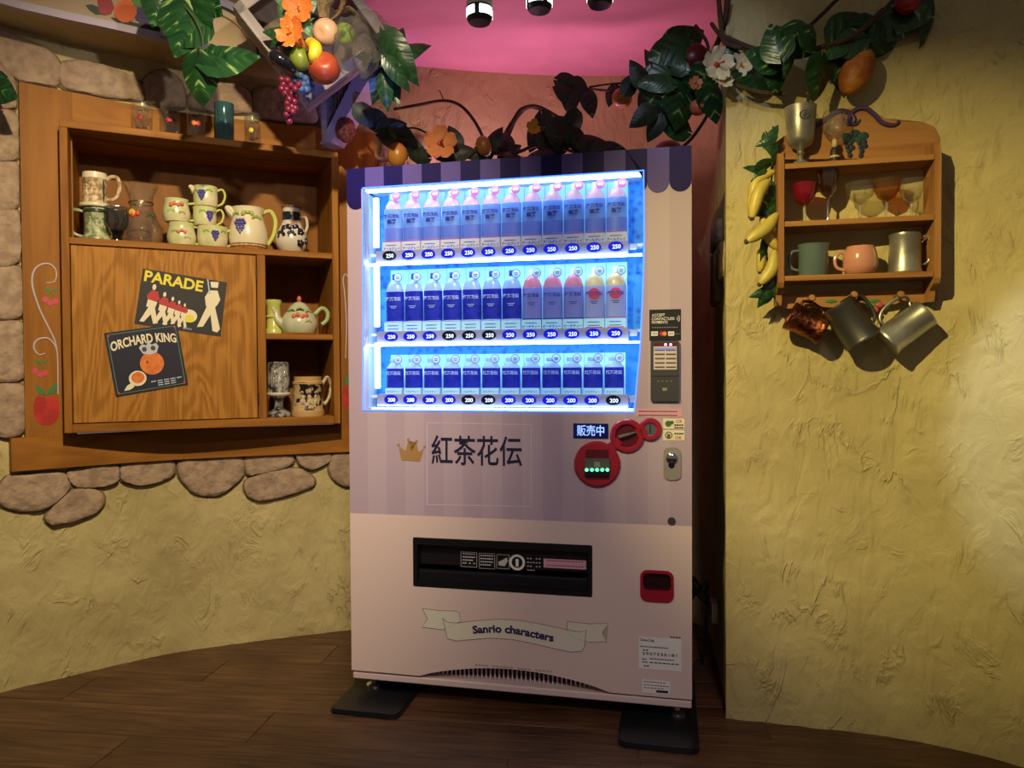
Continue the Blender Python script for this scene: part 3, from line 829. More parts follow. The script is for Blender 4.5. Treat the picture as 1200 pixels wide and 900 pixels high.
def K2(capm, petm, labm, prn, apple=False, band=None, txt=None):
    lab = [('lettering', tx_me('紅茶花伝', 0.0138, prn, 0.0004), (0, -0.0182, h2 * 0.57))]
    if apple:
        lab.append(('apple_print', pr_me('apple_print', disc_poly(0, 0, 0.020, 20, rz=0.019), -0.0004, 0.0004, M_APPLE), (0, -0.0176, h2 * 0.57)))
    lab.append(('label_band', lathe_me('label_band', label_prof(RB + 0.0004, 0.037, 0.042), M_RIBB if apple else prn), (0, 0, 0)))
    me = (lambda bm: (bx(bm, (0, 0, 0.0), (0.026, 0.0003, 0.0022)), bx(bm, (0.0, 0, -0.006), (0.018, 0.0003, 0.0022)), finish(bm, 'lettering'))[-1])(B())
    lab.append(('lettering', me, (0, -0.0179, h2 * 0.45), prn))
    return [('body', lathe_me('body', bottle_prof(h2, RB), petm), (0, 0, 0), []), ('cap', lathe_me('cap', cap_prof(h2), capm), (0, 0, 0), []),
            ('label_sleeve', lathe_me('label_sleeve', label_prof(RB, 0.035, h2 * 0.70), labm), (0, 0, 0), lab), card(h2, M_CARD, txt, band)] + tag_parts(h2, False)
K2A = K2(M_CAPN, M_PET2, M_LAB2, M_PRNW)
K2B = K2(M_CAPW, M_PETP, M_LAB3, M_PRN, txt='ピーチティー')
K2C = K2(M_CAPW, M_PETY, M_LAB4, M_PRN, True, band=M_APPLE)
h3 = 0.128
canp = [(0, 0), (0.027, 0), (0.0315, 0.003), (0.0315, h3 * 0.76), (0.026, h3 * 0.80), (0.0165, h3 * 0.90), (0.0185, h3 * 0.93), (0.0185, h3), (0, h3)]
K3 = [('body', lathe_me('body', canp, M_PET2), (0, 0, 0), []),
      ('label_sleeve', lathe_me('label_sleeve', label_prof(0.0315, 0.026, h3 * 0.74), M_LAB2), (0, 0, 0),
       [('lettering', tx_me('紅茶花伝', 0.0132, M_PRNW, 0.0003), (0, -0.0174, h3 * 0.60))]),
      ('info_card', box_me('info_card', (0, 0, 0), (0.060, 0.001, 0.024), M_CARD), (0, -0.0185, 0.0125), [('card_print', tx_me('ミルクティー', 0.0085, M_PRN, 0.0001), (0, -0.0008, 0))])] + tag_parts(h3 * 1.05, False)

ORD = ['leftmost', 'second', 'third', 'fourth', 'fifth', 'sixth', 'seventh', 'eighth', 'ninth', 'tenth', 'eleventh', 'rightmost']
def drink(kit_, name, label, cat, group, x, z, ly=0.070, s=1.0):
    t = thing(name, label, cat, FM.w(x, ly, z), FM.a, group)
    t.scale = (s, s, s)
    for p in kit_:
        o = obj(p[0], p[1], None, t, loc=p[2])
        for c in p[3]:
            if len(c) > 3 and not c[1].materials: c[1].materials.append(c[3])
            obj(c[0], c[1], None, o, loc=c[2])
    return t
for r_ in range(3):
    zb = rail_z[r_] + 0.0165
    for i in range(12):
        x = slot_x[r_][i]
        pos = ORD[i] + (' from left' if 0 < i < 11 else '')
        if r_ == 0: drink(K1, 'tea_bottle', 'pink tea bottle with sky blue label, %s in the top row' % pos, 'bottle', 'pink tea bottles in the top display row', x, zb)
        elif r_ == 1:
            if i < 7: drink(K2A, 'tea_bottle', 'tea bottle with royal blue label and navy cap, %s in middle row' % pos, 'bottle', 'royal blue tea bottles in the middle display row', x, zb)
            elif i < 10: drink(K2B, 'tea_bottle', 'peach tea bottle with lavender label, %s in middle row' % pos, 'bottle', 'lavender peach tea bottles in the middle display row', x, zb)
            else:
                K = K2C
                drink(K, 'tea_bottle', 'tea bottle with red apple on pale label, %s in middle row' % pos, 'bottle', 'apple tea bottles in the middle display row', x, zb)
        else: drink(K3, 'tea_can', 'short royal blue milk tea can, %s in the bottom row' % pos, 'can', 'blue tea cans in the bottom display row', x, zb)
# pale cards behind the bottles
for r_ in range(3):
    top = (rail_z[r_] + (0.160 if r_ == 2 else 0.245)); pit = slot_x[r_][1] - slot_x[r_][0]
    for i in range(12):
        bm = B(); bx(bm, (slot_x[r_][i], 0.118, (rail_z[r_] + top) / 2), (pit - 0.0015, 0.002, top - rail_z[r_])); vpart('display_card', bm, M_CARD)

# ------------------------------------------------------------------ fittings of the machine front
def mtext(s, px, py, hpx, m, bold=0.0, ly=-0.0006, parent=None, spacing=1.0, name='lettering', width_px=None, rot=0):
    x, z = FM.hit(px, py); k = FM.k(px)
    me = text_mesh(s, hpx * k, 0.0004, bold, spacing)
    if width_px:
        xs = [v.co.x for v in me.vertices]; w = max(xs) - min(xs); me.transform(Matrix.Diagonal((width_px * k / w, 1, 1, 1)))
    me.materials.append(m)
    return obj(name, me, None, parent or vm, loc=(x, ly, z), rot=(0, rot, 0))
def mplate(name, x0, y0, x1, y1, m, d=0.003, r=0.0, parent=None, ly=0.0, back=0.0):
    a = mrect(x0, y0, x1, y1)
    bm = B(); prism(bm, rrect(*a, r) if r > 0 else [(a[0], a[1]), (a[2], a[1]), (a[2], a[3]), (a[0], a[3])], ly - d, ly + back)
    return vpart(name, bm, m, parent)
# brand line
mtext('紅茶花伝', 558, 531, 37, M_INK, 0.0012, width_px=110)
def crown(px, py, wpx, m, parent=None, ly=-0.0006):
    x, z = FM.hit(px, py); k = FM.k(px) * wpx / 2
    pts = [(-0.75, -0.75), (0.65, -0.85), (1.0, 0.35), (0.55, -0.05), (0.40, 0.75), (0.02, 0.0), (-0.22, 0.9), (-0.42, 0.02), (-0.95, 0.45)]
    bm = B(); prism(bm, [(x + a * k, z + b2 * k * 0.85) for a, b2 in pts], ly - 0.0003, ly + 0.0008)
    for a, b2 in ((1.0, 0.42), (0.40, 0.85), (-0.22, 1.0), (-0.95, 0.52)):
        prism(bm, disc_poly(x + a * k, z + b2 * k * 0.85, k * 0.11, 10), ly - 0.0003, ly + 0.0008)
    return vpart('crown_emblem', bm, m, parent)
crown(482, 529, 33, M_GOLD)
# selling lamp
d_ = mplate('status_display', 672, 496, 713, 514, mat('status_navy', '#0a0d30', 0.2, emit='#0a1260', estr=0.3), 0.003, 0.002)
mtext('販売中', 692.5, 505.5, 13.5, mat('blue_white_led', '#a0c0ff', 0.5, emit='#7fa8ff', estr=1.3), 0.0005, -0.0034, d_, width_px=32)
# red coin, lever and bill mouths
def mdisc(name, px, py, rpx, m, d0, d1, parent=None, n=36):
    x, z = FM.hit(px, py); k = FM.k(px)
    bm = B(); lathe(bm, [(0, 0), (rpx * k, 0), (rpx * k, d0 * 0.7), (rpx * k * 0.93, d0), (0, d0)], n, Matrix.Translation((x, d1, z)) @ Matrix.Rotation(PI / 2, 4, 'X'))
    return vpart(name, bm, m, parent, smooth=True, angle=35)
def mring(name, px, py, r0, r1, m, d, y0=0.0, parent=None, n=36):
    x, z = FM.hit(px, py); k = FM.k(px)
    bm = B(); lathe(bm, [(r0 * k, 0), (r0 * k, d * 0.8), ((r0 + (r1 - r0) * 0.2) * k, d), ((r1 - (r1 - r0) * 0.25) * k, d), (r1 * k, d * 0.6), (r1 * k, 0)], n, Matrix.Translation((x, y0, z)) @ Matrix.Rotation(PI / 2, 4, 'X'), closed=True)
    return vpart(name, bm, m, parent, smooth=True, angle=35)
bill = mdisc('bill_acceptor', 700, 543.5, 27, M_RED, 0.014, 0.001)
bm = B(); a = mrect(687, 526, 714, 561); prism(bm, rrect(*a, 0.004), -0.0155, -0.012); obj('bill_recess', bm, M_DRED, bill)
bm = B(); a = mrect(686, 536, 715, 551); prism(bm, rrect(*a, 0.002), -0.0225, -0.013); obj('bill_mouth', bm, mat('mouth_grey', '#6c6a68', 0.35, 0.5), bill)
a = mrect(686, 551, 715, 557); bm = B(); prism(bm, rrect(*a, 0.002), -0.024, -0.013); obj('bill_lip', bm, M_BLACKG, bill)
me_g = mat('green_led', '#60ffa8', 0.4, emit='#50ffa0', estr=3.0)
for i in range(5):
    x, z = FM.hit(688.5 + i * 6, 549.5)
    bm = B(); ball(bm, (x, -0.024, z), 0.0055, 8, 6); obj('green_lamp', bm, me_g, bill)
bm = B(); a = mrect(697, 540, 704, 546); prism(bm, [(a[0], a[1]), (a[2], a[1]), (a[2], a[3]), (a[0], a[3])], -0.0232, -0.022); obj('bill_symbol', bm, M_GREY, bill)
lever = mring('lever_ring', 735, 510.5, 13.5, 20, M_RED, 0.013)
x, z = FM.hit(735, 510.5); k = FM.k(735)
bm = B(); lathe(bm, [(0, 0.002), (13.8 * k, 0.002), (13.8 * k, 0)], 30, Matrix.Translation((x, 0, z)) @ Matrix.Rotation(PI / 2, 4, 'X')); obj('lever_dish', bm, M_DRED, lever)
bm = B(); A = FM.hit(726, 512); Bq = FM.hit(747, 506)
tube(bm, [(A[0], -0.010, A[1]), ((A[0] + Bq[0]) / 2, -0.013, (A[1] + Bq[1]) / 2), (Bq[0], -0.008, Bq[1])], [0.0105, 0.008, 0.0035], 10, flat=0.7); obj('return_lever', bm, mat('lever_grey', '#66625f', 0.4), lever, smooth=True)
coin = mring('coin_ring', 762, 503, 7.5, 13.5, M_RED, 0.013)
x, z = FM.hit(762, 503)
bm = B(); lathe(bm, [(0, 0.004), (7.8 * k, 0.004), (7.8 * k, 0)], 26, Matrix.Translation((x, 0, z)) @ Matrix.Rotation(PI / 2, 4, 'X')); obj('coin_plate', bm, M_STEEL, coin)
bm = B(); bx(bm, (x, -0.0045, z), (0.003, 0.002, 0.028)); obj('coin_slot', bm, M_BLACK, coin)
for (ax, ay, bx_, by_, w) in ((716, 524, 724, 518, 0.030), (749, 507, 754, 505, 0.026)):
    A = FM.hit(ax, ay); Bq = FM.hit(bx_, by_); bm = B(); c = ((A[0] + Bq[0]) / 2, (A[1] + Bq[1]) / 2)
    an = math.atan2(Bq[1] - A[1], Bq[0] - A[0]); ln = math.hypot(Bq[0] - A[0], Bq[1] - A[1])
    bx(bm, (0, 0, 0), (ln + 0.02, 0.012, w), 0.003); vpart('red_bridge', bm, M_RED, mtx=Matrix.Translation((c[0], -0.0055, c[1])) @ Matrix.Rotation(-an, 4, 'Y'))
# payment sign and card reader
sg = mplate('payment_sign', 761, 363, 798, 399, mat('dark_sign', '#14161f', 0.35), 0.002)
for i, s_ in enumerate(('ACCEPT', 'CONTACTLESS', 'PAYMENTS')):
    w = (15, 26, 18)[i]
    mtext(s_, 764 + w / 2, 369.5 + i * 4.2, 4.6, M_WHITEP, 0.0001, -0.0024, sg, width_px=w)
for i in range(3):
    x, z = FM.hit(792, 373.5); k = FM.k(790)
    bm = B(); tube(bm, [(x + (1.5 + i * 1.5) * k * math.cos(t), -0.0024, z + (1.5 + i * 1.7) * k * math.sin(t)) for t in (-0.9, -0.45, 0, 0.45, 0.9)], 0.0008, 5); obj('contactless_wave', bm, M_WHITEP, sg)
bm = B(); a = mrect(764, 383.3, 795, 384.1)
for i in range(11): bx(bm, (a[0] + (a[2] - a[0]) * (i + 0.4) / 11, -0.0023, (a[1] + a[3]) / 2), (0.0055, 0.0006, 0.0024))
obj('fine_print', bm, M_GREY, sg)
for x0, x1, m in ((763, 771, M_WHITEP), (783, 790, M_WHITEP)):
    a = mrect(x0, 388.5, x1, 393.5); bm = B(); prism(bm, [(a[0], a[1]), (a[2], a[1]), (a[2], a[3]), (a[0], a[3])], -0.0026, -0.0018); obj('card_logo', bm, m, sg)
mtext('VISA', 767, 391, 3.2, M_INK, 0.0001, -0.0029, sg); mtext('JCB', 786.5, 391, 3.0, M_INK, 0.0001, -0.0029, sg); mtext('+more', 793.5, 391, 2.8, M_GREY, 0.0001, -0.0025, sg)
for x0, c in ((775.5, '#c8202c'), (778.8, '#e88a30')):
    x, z = FM.hit(x0, 391); bm = B(); prism(bm, disc_poly(x, z, 0.0068, 16), -0.0026 if x0 < 777 else -0.0028, -0.0018); obj('card_logo', bm, mat('logo' + c, c, 0.4), sg)
rd = mplate('card_reader', 762.5, 400, 796, 470, M_DGREY, 0.014, 0.005)
bm = B(); a = mrect(766, 406, 793, 433); prism(bm, [(a[0], a[1]), (a[2], a[1]), (a[2], a[3]), (a[0], a[3])], -0.0155, -0.013); scr = obj('reader_screen', bm, mat('reader_screen', '#a89a88', 0.3, emit='#d9c9b4', estr=0.28), rd)
bm = B(); a = mrect(766, 402.5, 793, 406); prism(bm, [(a[0], a[1]), (a[2], a[1]), (a[2], a[3]), (a[0], a[3])], -0.0155, -0.013); obj('reader_strip', bm, M_DRED, rd)
for px in (780, 786):
    x, z = FM.hit(px, 404); bm = B(); ball(bm, (x, -0.0155, z), 0.004, 8, 6); obj('reader_lamp', bm, mat('pink_lamp', '#ffb0c0', 0.4, emit='#ff90b0', estr=4.0), rd)
bm = B()
for j in range(5):
    for i in range(2):
        a = mrect(767.5 + i * 13, 409.5 + j * 5, 779 + i * 13, 411.2 + j * 5)
        prism(bm, [(a[0], a[1]), (a[2], a[1]), (a[2], a[3]), (a[0], a[3])], -0.0162, -0.0154)
obj('screen_print', bm, mat('screen_ink', '#5a4038', 0.5), scr)
a = mrect(767, 408, 792, 409); bm = B(); prism(bm, [(a[0], a[1] - 0.003), (a[2], a[1] - 0.003), (a[2], a[3]), (a[0], a[3])], -0.0164, -0.0154); obj('screen_bar', bm, mat('screen_blue', '#6a7ad0', 0.4, emit='#8090e0', estr=0.3), scr)
bm = B(); a = mrect(763, 440.5, 795.5, 441.2); prism(bm, [(a[0], a[1]), (a[2], a[1]), (a[2], a[3]), (a[0], a[3])], -0.0146, -0.0138); obj('reader_seam', bm, M_BLACK, rd)
bm = B()
for i in range(4):
    x, z = FM.hit(771.5 + i * 5, 446.5); bx(bm, (x, -0.0143, z), (0.005, 0.001, 0.0025))
x, z = FM.hit(779, 456); bx(bm, (x, -0.0143, z), (0.014, 0.001, 0.009))
obj('reader_marks', bm, M_GREY, rd)
# stickers
st = mplate('pink_notice_sticker', 744, 478.5, 799, 488.5, mat('pink_sticker', '#d5a0b2', 0.45), 0.001, 0.003)
bm = B()
for yy in (481.5, 486):
    a = mrect(748, yy, 794, yy + 1.2)
    for i in range(16): bx(bm, (a[0] + (a[2] - a[0]) * (i + 0.5) / 16, -0.0014, (a[1] + a[3]) / 2), (0.0062, 0.0006, 0.0028))
obj('fine_print', bm, M_DRED, st)
for y0, lab in ((490.5, 0), (504, 1)):
    s2 = mplate('yellow_sticker', 777, y0, 802, y0 + 12, mat('pale_yellow_sticker', '#e6dfc0', 0.45), 0.001, 0.002)
    mtext('OK', 796 if lab == 0 else 795, y0 + (3.4 if lab == 0 else 9), 5.2, mat('red_ink', '#b03038', 0.5), 0.0002, -0.0015, s2)
    bm = B(); x, z = FM.hit(784, y0 + 6); k = FM.k(784)
    if lab == 0: prism(bm, disc_poly(x - 0.002, z, 0.010, 16), -0.0016, -0.0008); prism(bm, disc_poly(x + 0.009, z + 0.004, 0.006, 12), -0.0016, -0.0008)
    else: lathe(bm, [(0.0085, 0), (0.0115, 0), (0.0115, 0.0008), (0.0085, 0.0008)], 18, Matrix.Translation((x - 0.001, -0.0008, z)) @ Matrix.Rotation(PI / 2, 4, 'X'), closed=True); bx(bm, (x - 0.001, -0.0012, z - 0.002), (0.009, 0.0006, 0.012))
    obj('sticker_picture', bm, mat('green_ink', '#4d6b48', 0.5) if lab == 0 else mat('brown_ink', '#5a4a40', 0.5), s2)
    bm = B(); a = mrect(790, y0 + (7 if lab == 0 else 3), 801, y0 + (8.2 if lab == 0 else 5.4))
    for i in range(4): bx(bm, (a[0] + (a[2] - a[0]) * (i + 0.5) / 4, -0.0013, (a[1] + a[3]) / 2), (0.006, 0.0006, 0.0045))
    if lab == 0:
        for i in range(4): bx(bm, (a[0] + (a[2] - a[0]) * (i + 0.5) / 4, -0.0013, (a[1] + a[3]) / 2 - 0.008), (0.006, 0.0006, 0.004))
    obj('fine_print', bm, M_INK, s2)
# lock
lk = mplate('lock_plate', 777.5, 524, 798, 562.5, M_GREY, 0.006, 0.018)
x, z = FM.hit(787, 536)
bm = B(); lathe(bm, [(0, 0.014), (0.008, 0.0145), (0.013, 0.012), (0.017, 0.010), (0.0175, 0.0)], 24, Matrix.Translation((x, -0.004, z)) @ Matrix.Rotation(PI / 2, 4, 'X')); obj('lock_cylinder', bm, M_CHROME, lk, smooth=True)
x, z = FM.hit(787, 545); bm = B(); prism(bm, disc_poly(x, z, 0.010, 18), -0.0068, -0.0055); obj('lock_recess', bm, M_BLACK, lk)
mdisc('bolt_cover', 787, 610.5, 4.6, M_DGREY, 0.006, 0.001)
# pick-up flap
bm = B(); prism(bm, rrect(px0 - 0.004, pz0 - 0.004, px1 + 0.004, pz1 + 0.004, 0.006), 0.075, 0.079); pk = vpart('pickup_back', bm, M_BLACK)
obj('pickup_frame', plate_holes(rrect(px0 - 0.001, pz0 - 0.001, px1 + 0.001, pz1 + 0.001, 0.006), [rrect(px0 + 0.014, pz0 + 0.016, px1 - 0.014, pz1 - 0.024, 0.003)], 0.0, 0.03), M_BLACK, vm)
fl_ = vpart('pickup_flap', (lambda bm: (bx(bm, ((px0 + px1) / 2, 0.030, pz0 + 0.118), (px1 - px0 - 0.03, 0.006, 0.094), 0.002), bm)[1])(B()), mat('smoky_flap', '#1e1c20', 0.15, coat=0.6))
bm = B(); bx(bm, ((px0 + px1) / 2, 0.020, pz0 + 0.036), (px1 - px0 - 0.03, 0.022, 0.042), 0.006, 2); vpart('pickup_lip', bm, mat('lip_black', '#1a1920', 0.25))
def fl_box(x0, y0, x1, y1, m, ly, name, frame=False):
    A = FM.hit(x0, y0, 0.027); Bq = FM.hit(x1, y1, 0.027)
    ring = [(A[0], Bq[1]), (Bq[0], Bq[1]), (Bq[0], A[1]), (A[0], A[1])]
    if frame:
        t = 0.0014
        return obj(name, plate_holes(ring, [[(A[0] + t, Bq[1] + t), (Bq[0] - t, Bq[1] + t), (Bq[0] - t, A[1] - t), (A[0] + t, A[1] - t)]], ly - 0.0006, ly), m, fl_)
    bm = B(); prism(bm, ring, ly - 0.0006, ly); return obj(name, bm, m, fl_)
M_PW = mat('dim_white_print', '#b9b6b4', 0.5)
for (x0, y0, x1, y1) in ((540, 646.5, 559, 665), (561.5, 648, 580, 667), (582, 649.5, 597, 667)):
    fl_box(x0, y0, x1, y1, M_PW, 0.0268, 'notice_frame', True)
for (bx0, bx1, by) in ((542, 557, 648.5), (563, 578, 650.5)):
    bm = B()
    for j in range(4):
        A = FM.hit(bx0, by + j * 3.6, 0.027); Bq = FM.hit(bx1, by + 1.3 + j * 3.6, 0.027)
        for i in range(6):
            if random.random() < 0.85: bx(bm, (A[0] + (Bq[0] - A[0]) * (i + 0.5) / 6, 0.0264, (A[1] + Bq[1]) / 2), (0.006, 0.0006, 0.004))
    obj('notice_print', bm, M_PW, fl_)
x, z = FM.hit(589.5, 658.5, 0.027)
bm = B(); prism(bm, [(x - 0.015, z - 0.012), (x + 0.006, z - 0.014), (x + 0.017, z + 0.004), (x + 0.013, z + 0.016), (x - 0.002, z + 0.006), (x - 0.016, z + 0.0)], 0.026, 0.0268); obj('notice_picture', bm, M_PW, fl_)
x, z = FM.hit(606, 659, 0.027)
bm = B(); lathe(bm, [(0.019, 0), (0.027, 0), (0.027, 0.0008), (0.019, 0.0008)], 28, Matrix.Translation((x, 0.0268, z)) @ Matrix.Rotation(PI / 2, 4, 'X'), closed=True)
prism(bm, disc_poly(x, z + 0.006, 0.006, 12), 0.026, 0.0268); bx(bm, (x, 0.0264, z - 0.006), (0.010, 0.0006, 0.016)); obj('round_mark', bm, mat('bright_print', '#dcdad6', 0.5), fl_)
A = FM.hit(617, 652, 0.027); Bq = FM.hit(634, 671, 0.027)
bm = B()
for j in range(4):
    for i in range(5):
        if random.random() < 0.8: bx(bm, (A[0] + (Bq[0] - A[0]) * (i + 0.5) / 5, 0.0264, A[1] + (Bq[1] - A[1]) * (j + 0.5) / 4), (0.006, 0.0006, 0.0035))
obj('notice_print', bm, M_PW, fl_)
fl_box(637, 654.5, 687, 667.5, mat('pink_sticker2', '#d9a0b4', 0.45), 0.0268, 'flap_sticker')
bm = B()
for j in range(2):
    A = FM.hit(640, 657 + j * 5.5, 0.027); Bq = FM.hit(684, 658.4 + j * 5.5, 0.027)
    for i in range(14): bx(bm, (A[0] + (Bq[0] - A[0]) * (i + 0.5) / 14, 0.0259, (A[1] + Bq[1]) / 2), (0.006, 0.0005, 0.003))
obj('fine_print', bm, M_DRED, fl_)
# coin return cup
cup = obj('coin_return', plate_holes(rrect(cx0 - 0.002, cz0 - 0.002, cx1 + 0.002, cz1 + 0.002, 0.023), [rrect(cx0 + 0.007, cz0 + 0.034, cx1 - 0.007, cz1 - 0.008, 0.016)], -0.004, 0.05), M_RED, vm)
bm = B(); prism(bm, rrect(cx0, cz0, cx1, cz1, 0.022), 0.046, 0.052); obj('cup_back', bm, M_DRED, cup)
bm = B(); prism(bm, rrect(cx0 + 0.008, cz0 + 0.036, cx1 - 0.008, cz1 - 0.012, 0.015), 0.012, 0.016); obj('cup_flap', bm, mat('smoky_flap2', '#2a1216', 0.12, coat=0.6), cup)
# ribbon banner
def zpx(pix, y): return mpx(pix)
M_OUTL = mat('brown_outline', '#6b5a50', 0.5)
def ribbon(pix, d, lift):
    q = mpx(pix); c = (sum(p[0] for p in q) / len(q), sum(p[1] for p in q) / len(q))
    bm = B(); prism(bm, q, -d, 0.0005); o = vpart('ribbon_banner', bm, mat('ribbon_cream', '#dfdccc', 0.45), door)
    bm = B(); tube(bm, [(p[0], -d, p[1]) for p in q + [q[0]]], 0.0009, 4, n=1); obj('banner_outline', bm, M_OUTL, o)
    return o
ribbon([(495, 713), (515, 715.5), (535, 716), (538, 718), (540, 728), (520, 738), (495, 735), (501, 725.5)], 0.0006, 0)
ribbon([(665, 728), (690, 731), (713, 730.5), (706, 741), (711, 752), (690, 752.5), (675, 748), (664, 740)], 0.0006, 0)
TOPR = [(519, 724), (524, 729), (535, 730), (560, 727), (585, 725.5), (610, 727), (635, 731.5), (660, 737), (680, 740.5), (687, 738)]
BOTR = [(685, 758), (682, 763), (670, 764), (650, 760), (625, 754), (600, 749), (575, 747.5), (550, 749.5), (535, 751), (524, 748)]
ob = ribbon(TOPR + BOTR, 0.0012, 0)
txt = 'Sanrio characters'
# lettering follows the ribbon's curve
def curve_text(s, pts, size, m, parent, bold, ly, stretch=1.0):
    me = text_mesh(s, size, 0.0004, bold)
    xs = [v.co.x for v in me.vertices]; x0, x1 = min(xs), max(xs)
    P = smooth_path([(p[0], 0, p[1]) for p in pts], 8)
    acc = [0.0]
    for a, b in zip(P[:-1], P[1:]): acc.append(acc[-1] + (b - a).length)
    for v in me.vertices:
        t = (v.co.x - x0) / (x1 - x0) * acc[-1]
        i = max(0, min(len(P) - 2, next((j for j in range(len(acc) - 1) if acc[j + 1] >= t), len(P) - 2)))
        f = (t - acc[i]) / max(1e-9, acc[i + 1] - acc[i]); p = P[i].lerp(P[i + 1], f); d = (P[i + 1] - P[i]).normalized()
        n = Vector((-d.z, 0, d.x)); zz_ = v.co.z
        v.co.x = p.x + n.x * zz_; v.co.z = p.z + n.z * zz_
    me.materials.append(m)
    return obj('lettering', me, None, parent, loc=(0, ly, 0))
curve_text(txt, mpx([(554, 738.5), (578, 737), (602, 738.5), (626, 743), (649, 748)]), 0.036, mat('purple_ink', '#33245e', 0.5), ob, 0.0014, -0.0017)
# maker's labels (lower right)
lb = mplate('maker_label', 748.5, 746, 798.5, 787, M_WHITEP, 0.0008)
mtext('Coca-Cola', 758.5, 750, 4.6, M_INK, 0.0002, -0.0012, lb, width_px=16)
bm = B()
for (x0, x1, y, n) in ((750, 783, 757.5, 12), (753, 760, 761.5, 2), (752, 758, 772, 2), (761, 790, 772, 10), (752, 759, 775.5, 2), (761, 796, 776.5, 7), (754, 761, 780, 2), (785, 798, 746.5, 4)):
    A = FM.hit(x0, y - 0.6); Bq = FM.hit(x1, y + 0.6 + (x1 - x0) * 0.05)
    for i in range(n): bx(bm, (A[0] + (Bq[0] - A[0]) * (i + 0.5) / n, -0.0011, (A[1] + Bq[1]) / 2), ((Bq[0] - A[0]) / n * 0.75, 0.0005, 0.0034))
obj('fine_print', bm, M_INK, lb)['kind'] = 'stuff'
mtext('2907335181', 773.5, 767, 4.6, M_INK, 0.00015, -0.0012, lb, spacing=1.2, width_px=40)
l2 = mplate('maker_label', 752.5, 796, 785.5, 814, M_WHITEP, 0.0008)
bm = B()
for (x0, x1, y, n) in ((754, 780, 799, 8), (754, 784, 803, 8), (754, 778, 806, 6)):
    A = FM.hit(x0, y - 0.5); Bq = FM.hit(x1, y + 1.2)
    for i in range(n): bx(bm, (A[0] + (Bq[0] - A[0]) * (i + 0.5) / n, -0.0011, (A[1] + Bq[1]) / 2), ((Bq[0] - A[0]) / n * 0.7, 0.0005, 0.0025))
a = mrect(769, 808.5, 783, 812.5); bx(bm, ((a[0] + a[2]) / 2, -0.0011, (a[1] + a[3]) / 2), (a[2] - a[0], 0.0005, a[3] - a[1]))
obj('fine_print', bm, M_INK, l2)['kind'] = 'stuff'
# copyright line above the vent
bm = B(); A = FM.hit(556, 778.5); Bq = FM.hit(648, 787)
for i in range(22):
    if i in (4, 11, 16): continue
    bx(bm, (A[0] + (Bq[0] - A[0]) * (i + 0.5) / 22, -0.0006, A[1] + (Bq[1] - A[1]) * (i + 0.5) / 22), (0.0085, 0.0006, 0.005))
obj('fine_print', bm, mat('grey_ink', '#b09aa0', 0.5), door)
# faint clear sticker outline on the mauve field
obj('clear_sticker_edge', plate_holes(mpx([(500, 495), (623, 497), (623, 594), (500, 592)]), [mpx([(501, 496), (622, 498), (622, 593), (501, 591)])], -0.0005, 0.0005), mat('sticker_edge', '#cdbccd', 0.3), door)

# feet and the dark plates under them
def foot(x, y):
    bm = B(); lathe(bm, [(0, 0.0), (0.030, 0.0), (0.030, 0.006), (0.012, 0.012), (0.009, 0.014), (0.009, 0.064), (0, 0.064)], 20)
    f = vpart('foot', bm, M_CHROME, smooth=True, loc=(x, y, 0.016))
    bm = B(); lathe(bm, [(0.016, 0.014), (0.016, 0.024), (0, 0.024)], 6); obj('nut', bm, M_STEEL, f)
foot(0.055, 0.075); foot(MW - 0.045, 0.075); foot(0.055, MD - 0.07); foot(MW - 0.045, MD - 0.07)
bm = B(); bx(bm, (0.09, 0.085, 0.05), (0.10, 0.012, 0.03)); vpart('foot_bracket', bm, M_STEEL)
bm = B(); bx(bm, (MW - 0.09, 0.085, 0.05), (0.10, 0.012, 0.03)); vpart('foot_bracket', bm, M_STEEL)
M_PLATE = mat('black_base_plate', '#17181c', 0.35)
def base_plate(x0, x1, y0, y1, label):
    bm = B(); prism(bm, rrect(x0, y0, x1, y1, 0.03, 6), -0.016, 0.0)
    bmesh.ops.transform(bm, matrix=Matrix(((1, 0, 0, 0), (0, 0, 1, 0), (0, -1, 0, 0), (0, 0, 0, 1))), verts=bm.verts[:])
    es = [e for e in bm.edges if all(v.co.z > 0.015 for v in e.verts) and len([f for f in e.link_faces if abs(f.normal.z) > 0.5]) < 2]
    bmesh.ops.bevel(bm, geom=es, offset=0.005, segments=2, affect='EDGES')
    o = obj('base_plate', bm, M_PLATE, loc=FM.w(0, 0, 0), rot=(0, 0, FM.a)); o.rotation_euler = (0, 0, FM.a)
    return tag(o, label, 'base plate', 'black plates under the vending machine feet')
base_plate(-0.028, 0.22, -0.13, 0.62, 'black rounded steel plate under the machine foot nearest the wall cabinet')
base_plate(MW - 0.225, MW + 0.018, -0.155, 0.62, 'black rounded steel plate under the machine foot nearest the yellow wall')
# ================================================================== WALL CABINET
W_OAK_V = wood('oak_upright', '#7d4c16', '#a06a28', 'Z')
W_OAK_H = wood('oak_level', '#7d4c16', '#a06a28', 'X')
W_PLY = wood('oak_plywood', '#94621f', '#b07a34', 'Z', rings=True)
W_FRAME = wood('frame_oak', '#865419', '#a06a28', 'Z', scale=0.7)
W_FRAMEH = wood('frame_oak_level', '#865419', '#a06a28', 'X', scale=0.7)
W_BACK = wood('cabinet_back', '#7e4e16', '#946020', 'Z', scale=0.6, bump=0.05)

